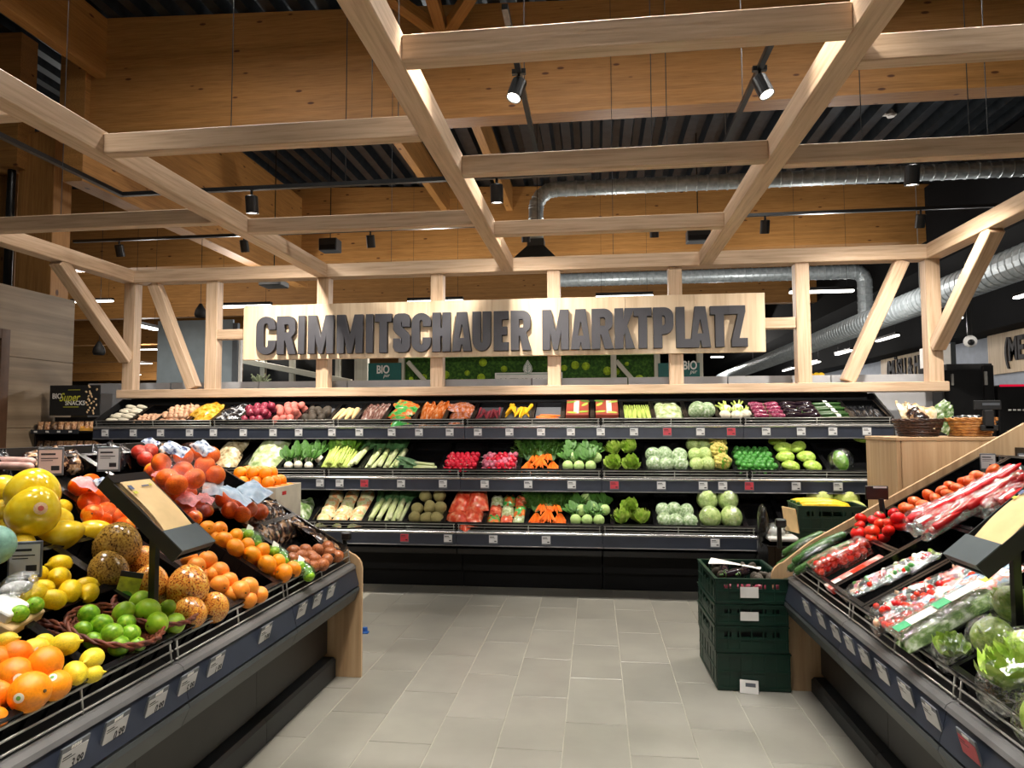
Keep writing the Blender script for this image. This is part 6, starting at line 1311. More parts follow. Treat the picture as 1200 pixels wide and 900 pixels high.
for j in range(4): link('snack_bag', PM['bag_dark_snack'], None, frL(3.9, .08 + j * .085) @ Matrix.Translation((.03, 0, .05)) @ rotm(.2, .5, R.uniform(-.4, .4)), 'small dark printed bag beside the oak end panel', 'snack bag', 'dark bags beside the end panel')
# nets of fruit
def fruit_net(label, pts, key, r, side=-1, netcol='net_blob', lab=None, cat='fruit net', knot=None, group=None):
    P = [(onL if side < 0 else onR)(x, y, o) for x, y, o in pts]; c = sum(P, Vector()) / len(P); t = thing('fruit_net', label, cat, c, group)
    for p in P: link('fruit', PM[key], t, Matrix.Translation(p - c) @ rotm(*rnd_rot()) @ Matrix.Diagonal((r, r, r, 1)))
    q = MB()
    bm = bmesh.new()
    for p in P:
        for i in range(14): a = i * 2.4; z = 1 - 2 * (i + .5) / 14; rr2 = math.sqrt(1 - z * z); bm.verts.new((p - c) + Vector((rr2 * math.cos(a), rr2 * math.sin(a), z)) * r * 1.08)
    if knot: bm.verts.new(onL(*knot) - c)
    bmesh.ops.convex_hull(bm, input=bm.verts[:]); bmesh.ops.subdivide_edges(bm, edges=bm.edges[:], cuts=1, use_grid_fill=True); bm.verts.index_update()
    vs = [v.co.copy() for v in bm.verts if v.link_faces]; mp_ = {v: i for i, v in enumerate([v for v in bm.verts if v.link_faces])}; fs = [[mp_[v] for v in f.verts] for f in bm.faces]; bm.free()
    link('net', me_new('net', vs, fs, MATS[netcol], True), t)
    for (dx, dy, dz, sx, sy, mt, e) in (lab or []): link('label', crumple(mt), t, Matrix.Translation((dx, dy, dz)) @ rotm(*e) @ Matrix.Diagonal((sx, sy, .12, 1)))
    return t
PINK = plain('pink_label', (236, 158, 160), .4, var=.1); BLUEL = mottle('blue_white_label', [(.35, (34, 52, 110)), (.5, (180, 196, 214)), (.7, (226, 228, 232))], 5, .3); REDL2 = mottle('red_label', [(.35, (214, 40, 34)), (.6, (240, 96, 60)), (.8, (244, 214, 200))], 6, .3)
LBL = mottle('light_blue_film', [(.3, (150, 176, 200)), (.6, (190, 208, 224)), (.8, (228, 234, 240))], 4, .2)
fruit_net('taut red-orange net of oranges behind the yellow pomelos', [(92, 570, .05), (106, 566, .05), (104, 588, .07), (118, 582, .06), (108, 603, .06), (124, 600, .07), (119, 610, .04), (137, 607, .06), (146, 617, .05)], 'orange', .042, lab=[(-.02, -.05, .10, .1, .09, PINK, (.2, .5, .4)), (.02, -.02, .10, .06, .06, BLUEL, (.2, .5, .4))], netcol='net_orange')
fruit_net('large red net of blood-orange mandarins on top of the pile', [(189, 543, .16), (196, 560, .16), (214, 552, .18), (207, 568, .16), (228, 561, .2), (215, 535, .18), (240, 545, .22), (252, 557, .2), (234, 530, .2), (247, 534, .2)], 'mandarin_red', .052, netcol='net_red', knot=(219, 518, .3), lab=[(-.02, -.1, .1, .12, .08, BLUEL, (.6, .4, .2)), (.02, .08, .1, .12, .08, BLUEL, (.5, .5, -.3))])
fruit_net('lower net of orange mandarins with pink labels', [(178, 552, .06), (187, 566, .06), (200, 577, .07), (212, 583, .07), (222, 577, .06)], 'mandarin', .042, netcol='net_pink', lab=[(.02, -.08, .06, .1, .07, PINK, (.4, .4, .2)), (.06, .05, .06, .1, .06, PINK, (.4, .4, .5))])
fruit_net('pink-labelled mandarin pack beside the paper bag box', [(212, 590, .05), (222, 600, .05), (232, 593, .05), (228, 607, .05), (242, 598, .05)], 'mandarin', .036, netcol='net_pink', lab=[(.0, -.04, .06, .09, .1, PINK, (.4, .4, .2)), (.03, .05, .05, .08, .08, PINK, (.3, .5, .5))])
fruit_net('red and light-blue film bag of oranges behind the mandarins', [(262, 585, .08), (278, 590, .1), (292, 597, .1), (305, 600, .08), (284, 603, .08), (270, 598, .07)], 'orange_red', .045, netcol='net_red', lab=[(.04, -.12, .08, .16, .09, LBL, (.2, .6, .2)), (.07, .02, .09, .14, .16, LBL, (.3, .6, .1)), (.0, .12, .1, .08, .1, REDL2, (.2, .5, .2)), (-.1, -.1, .12, .1, .14, LBL, (.5, .2, .6))])
fruit_net('net of dark red apples behind the top row', [(170, 538, .05), (176, 528, .08), (163, 530, .05)], 'tomato_dark', .04, netcol='net_red', lab=[(.0, .05, .06, .08, .06, BLUEL, (.4, .4, .2))])
# cardboard boxes of oranges standing behind the end of the stand
KRAFT = plain('pale_carton', (204, 198, 182), .7, var=.05)
def carton(label, x0, x1, y0, y1, z0, z1, red=True):
    t = thing('cardboard_box', label, 'box', ((x0 + x1) / 2, (y0 + y1) / 2, z0))
    w_ = .008
    for nm, a, b_ in (('front', (x0, y0, z0), (x1, y0 + w_, z1)), ('back', (x0, y1 - w_, z0), (x1, y1, z1)), ('side', (x0, y0 + w_, z0), (x0 + w_, y1 - w_, z1)), ('side', (x1 - w_, y0 + w_, z0), (x1, y1 - w_, z1)), ('bottom', (x0 + w_, y0 + w_, z0), (x1 - w_, y1 - w_, z0 + w_))): box(nm, a, b_, KRAFT, t, .002)
    if red:
        box('red_mark', (x1 - .09, y0 - .001, z1 - .07), (x1 - .06, y0 + .001, z1 - .05), MATS['red_label_plain'], t, 0); box('red_mark', (x1 - .001, y0 + .1, z1 - .06), (x1 + .001, y0 + .16, z1 - .035), MATS['red_label_plain'], t, 0)
    return t
plain('red_label_plain', (190, 30, 34), .5)
bx0, bx1, by0, by1 = -2.58, -2.10, 4.32, 4.72
zt = at(368, 566, X=bx1 + .0).z
carton('upper pale carton heaped with oranges at the back of the stand', bx0, bx1, by0, by1, .83, 1.09); carton('pale carton under the heaped oranges carton', bx0, bx1, by0, by1, .56, .826, False); carton('lowest pale carton of the stack behind the stand', bx0, bx1, by0, by1, .29, .556, False); carton('pale carton on the floor under the carton stack', bx0, bx1, by0, by1, .0, .286, False)
n_ = 0
for l in range(3):
    for i in range(5 - l):
        for j in range(4 - l):
            p = Vector((bx0 + .06 + (i + l * .5) * .09, by0 + .06 + (j + l * .5) * .092, 1.05 + l * .062))
            link('orange', PM['orange'], None, Matrix.Translation(p) @ rotm(*rnd_rot()) @ Matrix.Diagonal((.045,) * 3 + (1,)), 'orange heaped in the pale carton', 'orange', 'oranges in the carton')
# price tags on stalks at the top of the fruit stand
def stalk_tag(label, px, py, off_side, base_off=.0, s=1.0, pinkish=False, side=-1):
    P = at(px, py, X=(-2.33 if side < 0 else 2.0) + off_side) ; t = thing('stalk_price_tag', label, 'price tag', P)
    yaw_ = math.atan2(-P.x, P.y) * .5
    M = rotm(0, 0, yaw_ if side < 0 else yaw_)
    link('card', PM['stalk_card_pink' if pinkish else 'stalk_card'], t, M @ Matrix.Diagonal((s, s, s, 1))); q = MB(); q.tube([(0, .006, -.05 * s), (0, .01, -.24)], .005, 6); q.cbox(-.03, 0, -.26, .03, .03, -.235, .004); link('stalk', q.mesh('stalk', BLACK), t, M)
stalk_tag('pinkish price card on a stalk among the black crates, top left', 59, 541, 0, 0, 1.0, True); stalk_tag('grey price card on a stalk left of the red nets', 127, 538, 0); stalk_tag('grey price card below the red nets', 253, 578, .1, 0, .8); stalk_tag('small price card tilted in front of the yellow lemons', 29, 656, .45, 0, 1.0)
# upright crates and packs along the top of the fruit stand
for i, y in enumerate((2.35, 2.75, 3.15, 3.55)):
    Fm = frL(y, 1.16); q = PM['bag_dark_snack' if i % 2 else 'bag_dark_foil']
    for j in range(3): link('wrapped_bundle', q, None, Fm @ Matrix.Translation((.07 + j * .11, .02, .06 + .02 * (j % 2))) @ rotm(.7, R.uniform(-.4, .4), R.uniform(-.6, .6)) @ Matrix.Diagonal((.75, .75, .9, 1)), 'dark wrapped bundle along the top edge of the fruit stand', 'vegetable pack', 'dark bundles along the top of the fruit stand')
for j in range(2): link('film_roll', PM['pink_roll'], None, Matrix.Translation(onL(12, 546, .04) + Vector((-.02 * j, .03 * j, .02 * j))) @ rotm(0, 0, 1.3) @ Matrix.Diagonal((.7, 1, .7, 1)), 'pale pink wrapped sausage-shaped roll at the top left', 'roll', 'pale pink rolls')
# info card in the lime basket
P = onL(150, 690, .04); t = thing('info_card', 'yellow-green info card standing behind the limes', 'card', Matrix.Translation(P) @ rotm(-.2, .2, .35))
link('card', boxmesh(.075, .003, .1, plain('card_lime', (196, 200, 60), .5, var=.2, scale=30), .001), t); link('header', boxmesh(.077, .004, .02, CHARC, .001), t, Matrix.Translation((.0, -.0006, .05)) @ rotm(0, 0, 0)); q = MB(); q.prism([(.02 * math.cos(a * .5236), .012 * math.sin(a * .5236) - .02) for a in range(12)], -.003, -.002, 1); link('picture', q.mesh('picture', LEAFM), t)
# ---------------------------------------------------------------- paper bag dispensers on poles
plain('leaf_print_yellow', (190, 190, 60), .6); plain('ink_blue', (90, 100, 130), .6)
def bag_box(label, O, u, v, Wd, Ld, hgt, pole):
    """open steel box tilted like the stand; O = corner at the aisle end"""
    u, v = Vector(u), Vector(v).normalized(); n = u.cross(v); M = frame(O, u, v, n); t = thing('bag_dispenser', label, 'dispenser', M)
    def bb(nm, x0, y0, z0, x1, y1, z1, mat, par=t): q = MB(); q.box(x0, y0, z0, x1, y1, z1); return link(nm, q.mesh(nm, mat), par)
    th = .005
    bb('side', 0, 0, -hgt, th, Ld, 0, DISP); bb('side', Wd - th, 0, -hgt, Wd, Ld, 0, DISP); bb('end', th, 0, -hgt * .4, Wd - th, th, 0, DISP); bb('end', th, Ld - th, -hgt, Wd - th, Ld, 0, DISP); bb('bottom', th, th, -hgt, Wd - th, Ld - th, -hgt + th, DISP)
    bb('cover', 0, 0, 0, Wd, Ld * .26, .004, SLATE); bb('back_flap', 0, Ld * .9, 0, Wd, Ld, .004, BLACK)
    for k in range(3):
        q = MB(); q.grid(lambda uu, vv: (Wd * (.12 + .012 * k + .8 * uu), Ld * (.06 + .86 * vv + .02 * k), -.026 + .006 * k + .010 * math.sin(math.pi * vv) ** 2 * (1 + .5 * math.sin(4 * uu)) + .018 * vv), 6, 12); b_ = link('paper_bag', q.mesh('paper_bag', PAPER, True), t)
    zf_ = lambda vv: -.026 + .012 + .010 * math.sin(math.pi * vv) ** 2 + .018 * vv
    for fx, fv, sx, sy, mt in ((.16, .72, .02, .012, 'leaf_print_yellow'), (.17, .78, .02, .02, 'ink_blue'), (.5, .8, .04, .006, 'ink_blue'), (.72, .8, .012, .01, 'leaf_print_yellow')):
        q = MB(); z = zf_(fv) + .006; q.box(Wd * fx, Ld * fv, z, Wd * fx + sx, Ld * fv + sy, z + .0008); link('print', q.mesh('print', MATS[mt]), b_)
    pole[0].z = O.z + abs(pole[0].x - O.x) * .876 - hgt - .002
    p = M.inverted(); q = MB(); q.box(pole[0].x - .012, pole[0].y - .012, pole[1], pole[0].x + .012, pole[0].y + .012, pole[0].z); q2 = q.mesh('pole', BLACK); link('pole', q2, t, p)
    return t
O = Vector((-1.40, 2.20, 1.072)); v = Vector((-.29, 0, .254))
bag_box('dark grey paper bag dispenser on a pole above the fruit stand', O, (0, 1, 0), v, .205, .385, .05, (at(181, 645, Y=2.30), .80))
v = Vector((.29, 0, .254)); O = Vector((1.155, 2.475, 1.062))
bag_box('dark grey paper bag dispenser on a pole above the vegetable stand', O, (0, -1, 0), v, .20, .385, .05, (at(1190, 668, Y=2.38), .74))
# ================================================================== right stand: crates and vegetables
trays_R = [(4.08, 0, .64, .33, 'cucumbers and cherry tomatoes'), (4.08, .335, .32, .25, 'red vine tomatoes'), (3.745, .335, .31, .25, 'nothing, beside the red tomatoes'), (3.42, 0, .34, .58, 'radish packs and a few greens'), (3.06, 0, .34, .58, 'mixed red packs'), (2.70, 0, .33, .58, 'salad clamshells and lettuce'), (2.35, 0, .38, .58, 'bagged lettuce at the near end'), (1.94, 0, .38, .58, 'greens at the nearest end'),
           (4.08, .60, .24, .58, 'orange beef tomatoes'), (3.82, .60, .38, .58, 'red pepper bags'), (3.42, .60, .34, .58, 'more red pepper bags'), (3.06, .60, .34, .58, 'dark packs behind the bag box'), (2.70, .60, .33, .58, 'dark packs at the near end')]
for y, a, W, D, nm in trays_R: tray(frR(y, a), W, D, .095, 'black crate of %s on the vegetable stand' % nm, 'black crates on the vegetable stand')
FR3 = frR(0, 0).to_3x3().to_4x4()   # x towards the camera, y up the slope, z out of it
def putR(key, px, py, off, s, rot, name, label, cat, group=None):
    s = (s, s, s) if isinstance(s, (int, float)) else s
    return link(name, PM[key], None, Matrix.Translation(onR(px, py, off)) @ FR3 @ rotm(*rot) @ Matrix.Diagonal((*s, 1)), label, cat, group)
bag_mesh('pepper_film', CLEAR, .14, .46, .075, 5); bag_mesh('mix_film', CLEAR, .15, .25, .055, 8)
# film-wrapped cucumbers
for px, py, off, a in ((941, 637, .05, 1.5), (953, 646, .04, 1.62), (957, 658, .02, 1.5), (965, 638, .04, 1.4), (934, 652, .0, 1.55), (948, 655, .0, 1.55), (972, 650, .03, 1.5)):
    t = thing('cucumber', 'cucumber in clear film at the front corner of the vegetable stand', 'cucumber', Matrix.Translation(onR(px, py, off)) @ FR3 @ rotm(0, 0, a), 'film-wrapped cucumbers')
    link('cucumber_body', PM['cucumber'], t, Matrix.Diagonal((.13, .2, .2, 1))); link('film', PM['film_blob'], t, Matrix.Diagonal((.145, .028, .028, 1)))
def clam(label, px, py, off, dims, fillfn, rz=0, lidlab=None):
    t = thing('clamshell_pack', label, 'vegetable pack', Matrix.Translation(onR(px, py, off)) @ FR3 @ rotm(0, 0, rz)); a, b_, c = dims; q = MB()
    q.add([(-a * .45, -b_ * .45, 0), (a * .45, -b_ * .45, 0), (a * .45, b_ * .45, 0), (-a * .45, b_ * .45, 0), (-a / 2, -b_ / 2, c), (a / 2, -b_ / 2, c), (a / 2, b_ / 2, c), (-a / 2, b_ / 2, c), (-a * .42, -b_ * .42, c + .012), (a * .42, -b_ * .42, c + .012), (a * .42, b_ * .42, c + .012), (-a * .42, b_ * .42, c + .012)],
          [(3, 2, 1, 0), (0, 1, 5, 4), (1, 2, 6, 5), (2, 3, 7, 6), (3, 0, 4, 7), (4, 5, 9, 8), (5, 6, 10, 9), (6, 7, 11, 10), (7, 4, 8, 11), (8, 9, 10, 11)]); link('shell', q.mesh('shell', CLEAR), t)
    q = MB(); q.box(-a / 2 - .004, -b_ / 2 - .004, c - .003, a / 2 + .004, -b_ / 2 + .004, c + .003); q.box(-a / 2 - .004, b_ / 2 - .004, c - .003, a / 2 + .004, b_ / 2 + .004, c + .003); q.box(-a / 2 - .004, -b_ / 2, c - .003, -a / 2 + .004, b_ / 2, c + .003); q.box(a / 2 - .004, -b_ / 2, c - .003, a / 2 + .004, b_ / 2, c + .003); link('rim', q.mesh('rim', CLEARH), t)
    fillfn(t, a, b_, c)
    if lidlab:
        for (x0, y0, x1, y1, mt) in lidlab: q = MB(); q.box(a * x0, b_ * y0, c + .0125, a * x1, b_ * y1, c + .0145); link('label', q.mesh('label', mt), t)
    return t
def cherries(t, a, b_, c):
    r = .0185; nx, ny = int(a * .88 / (2 * r)), int(b_ * .9 / (2 * r))
    for l in range(2):
        for i in range(nx):
            for j in range(ny):
                if l < 1 and 0 < i < nx - 1 and 0 < j < ny - 1: continue
                link('cherry_tomato', PM['cherry'], t, Matrix.Translation((-a * .44 + r + i * 2 * r + R.uniform(-.003, .003), -b_ * .45 + r + j * 2 * r + (r if l % 2 else 0) * .6, r + l * r * 1.6)) @ rotm(*rnd_rot()) @ Matrix.Diagonal((r, r, r, 1)))
put_mesh('cherry', sph(10, 7), TOM)
clam('clear box of cherry tomatoes nearest the aisle', 976, 667, .01, (.12, .17, .07), cherries); clam('clear box of cherry tomatoes further up beside the tomato crate', 1003, 655, .01, (.12, .17, .07), cherries)
MIXL = mottle('tomato_print', [(.4, (238, 220, 216)), (.5, (232, 130, 120)), (.62, (206, 50, 40))], 12, .3)
t = thing('tomato_carton', 'flat white and pink carton printed with tomatoes', 'carton', Matrix.Translation(onR(1004, 673, .0)) @ FR3); link('card', boxmesh(.10, .30, .03, MIXL, .003), t); link('window', boxmesh(.06, .07, .002, plain('window_red', (196, 60, 40), .2, var=.3, scale=20), 0), t, Matrix.Translation((0, .02, .016))); link('clip', boxmesh(.05, .05, .002, WHITE, 0), t, Matrix.Translation((0, -.1, .016)))
# vine tomatoes
for px, py, r, off in ((1009, 607.5, 7, .07), (1007.5, 616, 6.5, .05), (1024, 610, 7, .06), (1032, 614, 7.5, .06), (1042, 612.5, 7, .06), (1052.5, 607.5, 8.5, .07), (1022, 622.5, 9, .05), (1006, 625, 9, .04), (1041, 622, 7.5, .04), (1022, 631, 7.5, .02), (1055, 616, 7, .03), (1031, 605, 6.5, .05), (1047, 601, 6.5, .05), (1015, 636, 7, .0), (1036, 630, 7, .0)):
    P = onR(px, py, off); r_ = r * (P - Vector((0, 0, H))).dot(fw) / F
    link('tomato', PM['tomato'], None, Matrix.Translation(P) @ rotm(R.uniform(-.7, .3), R.uniform(-.5, .5), R.uniform(0, 6)) @ Matrix.Diagonal((r_, r_, r_, 1)), 'round red tomato in the tomato crate beside the empty crate', 'tomato', 'red vine tomatoes')
for px, py, r in ((1060, 595, 7), (1066, 597.5, 7), (1072.5, 588, 8), (1082, 592, 8), (1089, 581, 8.5), (1097.5, 585, 8), (1104, 575, 7.5), (1111, 579, 7.5), (1114, 569, 7), (1122.5, 572, 8), (1130, 565, 7.5), (1137.5, 564, 8), (1150, 560, 8), (1164, 552, 9), (1078, 600, 6), (1143, 557, 7)):
    P = onR(px, py, .04); r_ = r * (P - Vector((0, 0, H))).dot(fw) / F
    link('beef_tomato', PM['beef_tomato'], None, Matrix.Translation(P) @ rotm(R.uniform(-.8, .8), R.uniform(-.8, .8), R.uniform(0, 6)) @ Matrix.Diagonal((r_, r_, r_, 1)), 'orange ribbed tomato in the row along the oak end panel', 'tomato', 'orange ribbed tomatoes')
# red pepper bags
for i, (px, py) in enumerate(((1083, 606), (1097, 612), (1100, 600), (1114, 606), (1117, 593), (1131, 600), (1133, 586), (1147, 592), (1148, 578), (1162, 585), (1163, 570), (1178, 577), (1180, 562), (1193, 570), (1176, 590), (1192, 583), (1110, 618))):
    t = thing('pepper_bag', 'clear bag of red pointed peppers on the vegetable stand', 'pepper bag', Matrix.Translation(onR(px, py, .03 + .02 * (i % 2))) @ FR3 @ rotm(.05, R.uniform(-.15, .15), R.uniform(-.25, .25)), 'red pepper bags')
    for k in range(4): link('pepper', PM['pointed_pepper'], t, Matrix.Translation((-.036 + .024 * k, R.uniform(-.02, .02), .022 + .012 * (k % 2))) @ rotm(math.pi / 2 * (1 if R.random() < .5 else -1), R.uniform(-.2, .2), R.uniform(-.15, .15)) @ Matrix.Diagonal((.018, .018, .0175, 1)))
    link('film', PM['pepper_film'], t, Matrix.Diagonal((.75, .52, .8, 1))); link('label', boxmesh(.05, .07, .002, STICK, 0), t, Matrix.Translation((.0, .03 * (-1) ** i, .042)))
# packs in the front row
def mixpack(label, px, py, off, s, rz, group, name, reds, pales, cat='vegetable pack'):
    t = thing(name, label, cat, Matrix.Translation(onR(px, py, off)) @ FR3 @ rotm(0, 0, rz) @ Matrix.Diagonal((s, s, s, 1)), group)
    for i in range(reds + pales):
        r = .017 * R.uniform(.8, 1.15); key, nm = ('cherry', 'tomato_piece') if i < reds else ((R.choice(['shallot', 'radish_pale', 'sprout', 'radish_white'])), 'vegetable_piece')
        link(nm, PM[key], t, Matrix.Translation((R.uniform(-.055, .055), R.uniform(-.09, .08), .02 + R.uniform(0, .018))) @ rotm(*rnd_rot()) @ Matrix.Diagonal((r, r, r, 1)))
    link('film', PM['mix_film'], t); link('label', crumple(R.choice([BLUEL, STICK, PINK, CHARC])), t, Matrix.Translation((R.uniform(-.02, .02), R.uniform(-.03, .03), .047)) @ Matrix.Diagonal((.06, .07, .04, 1))); link('tray_base', boxmesh(.13, .2, .008, BLACK, .002), t, Matrix.Translation((0, 0, .004)))
for px, py in ((1010, 692), (1024, 685), (1038, 679), (1052, 672), (1066, 666), (1080, 660)): mixpack('narrow pack of pink and white radishes in the third crate', px, py, .0, .72, R.uniform(-.2, .2), 'radish packs', 'radish_pack', 3, 9)
for px, py in ((1046, 713), (1066, 704), (1086, 695), (1106, 686), (1126, 678), (1064, 724), (1088, 713), (1110, 702), (1130, 692), (1052, 728)): mixpack('clear pack of red mixed tomatoes in the mixed crate', px, py, .01, .8, R.uniform(-.4, .4), 'mixed tomato packs', 'tomato_mix_pack', 9, 4)
for px, py, lab in ((1060, 735, 'nearest the wire stop'), (1084, 725, 'higher up the crate')): clam('shallow pack of small red tomatoes %s' % lab, px, py, .01, (.11, .12, .035), lambda t, a, b_, c: [link('cherry_tomato', PM['cherry'], t, Matrix.Translation((R.uniform(-.04, .04), R.uniform(-.045, .045), .018)) @ Matrix.Diagonal((.014, .014, .014, 1))) for _ in range(16)])
for px, py in ((1140, 694), (1165, 682), (1150, 686)): putR('bag_blue_mix', px, py, .02, .8, (0, 0, R.uniform(-.3, .3)), 'printed_pack', 'blue and red printed pack under the bag box', 'vegetable pack', 'blue and red printed packs')
def greens(t, a, b_, c): link('salad_leaves', PM['bag_salad_dark'], t, Matrix.Translation((0, .0, .004)) @ Matrix.Diagonal((a * .85 / .2, b_ * 1.0 / .3, c * .9 / .07, 1)))
GRNL = plain('green_label', (70, 160, 110), .4)
labs = [(-.2, -.45, .2, -.25, GRNL), (-.2, -.25, .2, .25, STICK), (-.1, .25, .12, .36, MATS['lime_print'])]
clam('long clear clamshell of salad leaves nearest the wire stop', 1098, 741, .02, (.13, .26, .06), greens, 0, labs); clam('long clear clamshell of salad leaves further up', 1145, 714, .03, (.13, .26, .06), greens, 0, labs)
def wrapped(label, px, py, off, key, s, rot, sf=1.12): 
    t = thing('wrapped_lettuce', label, 'lettuce', Matrix.Translation(onR(px, py, off)) @ FR3 @ rotm(*rot)); link('heart', PM[key], t, Matrix.Diagonal((s, s, s, 1))); link('film', PM['film_blob'], t, Matrix.Diagonal((s * sf, s * sf, s * sf, 1)) if key != 'lettuce_romaine' else Matrix.Translation((0, 0, s * .6)) @ Matrix.Diagonal((s * 1.0, s * 1.0, s * 1.15, 1)))
wrapped('small bright lettuce in crinkled film beside the wire stop', 1118, 766, .02, 'lettuce', .062, (.3, .3, 1.0), 1.1); wrapped('pale wrapped lettuce in front of the bag box pole', 1163, 748, .04, 'iceberg', .062, (.3, 0, 2), 1.2); wrapped('upper pale wrapped lettuce under the bag box', 1186, 708, .06, 'iceberg', .06, (.3, 0, 1), 1.2); wrapped('wrapped head behind the pole at the photo edge', 1204, 762, .06, 'iceberg', .058, (.3, 0, 1), 1.2); wrapped('large bagged green lettuce at the bottom right corner', 1190, 806, .0, 'lettuce', .10, (-.2, 0, .3), 1.05); wrapped('bagged lettuce beyond the right edge', 1236, 846, .05, 'iceberg', .075, (-.9, 0, .3), 1.18)
for j, (px, py) in enumerate(((1092, 648), (1098, 652), (1060, 660))): putR('lime_cabbage', px, py, -.02, .018, rnd_rot(), 'small_green', 'small loose green leaf in the nearly empty crate', 'leaf', 'loose greens')
# tags on stalks, clip sign
for lab, px, py in (('price card on a stalk beside the oak end panel top', 1158, 541), ('larger price card on a stalk next to the ribbed tomatoes', 1181, 544), ('price card on a stalk cut by the right edge', 1203, 541)):
    P = at(px, py, Y=3.9); t = thing('stalk_price_tag', lab, 'price tag', P); link('card', PM['stalk_card'], t, rotm(-.1, 0, -.25) @ Matrix.Diagonal((.72, .8, .72, 1))); q = MB(); q.tube([(0, .008, -.04), (.0, .015, -.16)], .005, 6); link('stalk', q.mesh('stalk', BLACK), t)
P = at(1028, 578, Y=4.02); t = thing('clip_sign', 'small black clip-on sign above the tomato crate', 'sign', P); q = MB(); q.cbox(-.06, 0, -.035, .06, .012, .04, .003); link('card', q.mesh('card', BLACK), t); q = MB(); q.box(-.02, -.001, .028, .05, .0, .036); link('print', q.mesh('print', TAGW), t); q = MB(); q.tube([(.02, .006, -.03), (.03, .006, -.12)], .015, 8); link('arm', q.mesh('arm', BLACKM), t)
for px, py, Y, lab in ((913, 618, 4.16, 'black post-top clip at the corner of the vegetable stand'), (404, 633, 4.05, 'black post-top clip at the end of the fruit stand')):
    P = at(px, py, Y=Y); t = thing('corner_clip', lab, 'clip', P); q = MB(); q.cbox(-.012, -.01, -.12, .012, .01, .03, .004); link('post', q.mesh('post', BLACK), t); q = MB(); q.cbox(-.02, -.015, .0, .04, .015, .05, .008); link('head', q.mesh('head', BLACK), t)
# ================================================================== oak counter behind the vegetable stand, baskets on it
oc = thing('oak_counter', 'tall plain oak counter behind the vegetable stand', 'counter', (2.1, 4.55, 0))
box('side_panel', (1.77, 4.302, 0), (1.795, 4.76, 1.395), OAKP, oc, .003, 2); box('front_panel', (1.797, 4.30, 0), (2.40, 4.325, 1.395), OAKP, oc, .003, 2); box('back_panel', (1.797, 4.735, 0), (2.40, 4.76, 1.395), OAKP, oc, .003, 2); box('end_panel', (2.40, 4.30, 0), (2.425, 4.76, 1.395), OAKP, oc, .003, 2); box('counter_top', (1.765, 4.295, 1.396), (2.43, 4.765, 1.418), OAKP, oc, .003, 0); box('lower_top', (2.432, 4.25, 1.36), (3.3, 4.8, 1.385), OAKP, oc, .003, 0); box('lower_body', (2.45, 4.32, 0), (3.28, 4.78, 1.36), BLACKM, oc, .003)
DBR = mottle('dark_wicker', [(.3, (30, 18, 12)), (.6, (70, 42, 28)), (.85, (110, 76, 52))], 40, .5); LWK = mottle('honey_wicker', [(.3, (150, 94, 40)), (.6, (196, 136, 68)), (.85, (222, 172, 104))], 30, .5)
p1 = Vector((at(1076, 508, Y=4.5).x, 4.50, 1.419)); p2 = Vector((at(1136, 508, Y=4.5).x, 4.50, 1.419))
wicker('wicker_basket', 'dark brown wicker basket of herb packs on the oak counter', p1, .135, .10, Matrix(), DBR, 6, 26); wicker('wicker_basket', 'honey-coloured basket of dark packs on the oak counter', p2, .14, .105, Matrix(), LWK, 6, 26)
for i in range(9): link('herb_pack', PM['bag_herb' if i % 3 else 'bag_dark_snack'], None, Matrix.Translation(p1 + Vector((R.uniform(-.09, .1), R.uniform(-.05, .06), .10 + R.uniform(0, .05)))) @ rotm(R.uniform(.6, 1.2), R.uniform(-.7, .7), R.uniform(-.8, .8)) @ Matrix.Diagonal((.85, .85, .9, 1)), 'beige or brown herb pack sticking out of the dark basket', 'herb pack', 'herb packs in the dark basket')
for i in range(3): link('herb_pack', PM['bag_salad_dark'], None, Matrix.Translation(p1 + Vector((.12 + .03 * i, .03, .14 - .02 * i))) @ rotm(1.0, .5, -.9 + .4 * i) @ Matrix.Diagonal((.35, .7, .5, 1)), 'long clear herb sleeve between the two baskets', 'herb pack', 'clear herb sleeves')
for i in range(6): link('dark_pack', PM['bag_dark_foil'], None, Matrix.Translation(p2 + Vector((-.09 + .036 * i, R.uniform(-.04, .04), .095))) @ rotm(R.uniform(.2, .7), R.uniform(-.5, .5), R.uniform(-.5, .5)) @ Matrix.Diagonal((.6, .5, .8, 1)), 'dark glossy pack in the honey-coloured basket', 'foil pack', 'dark packs in the honey basket')
t = thing('clip_sign', 'black clip sign on the honey-coloured basket', 'sign', p2 + Vector((.03, -.15, .1))); q = MB(); q.cbox(-.075, -.005, .06, .075, .005, .115, .003); link('card', q.mesh('card', BLACKM), t); q = MB(); q.box(-.03, -.007, .085, .065, -.005, .1); link('print', q.mesh('print', TAGB), t); q = MB(); q.cbox(-.03, -.015, -.06, .03, .01, .06, .008); q.cbox(-.045, -.015, -.065, .05, .01, -.03, .006); link('clip', q.mesh('clip', BLACKM), t)
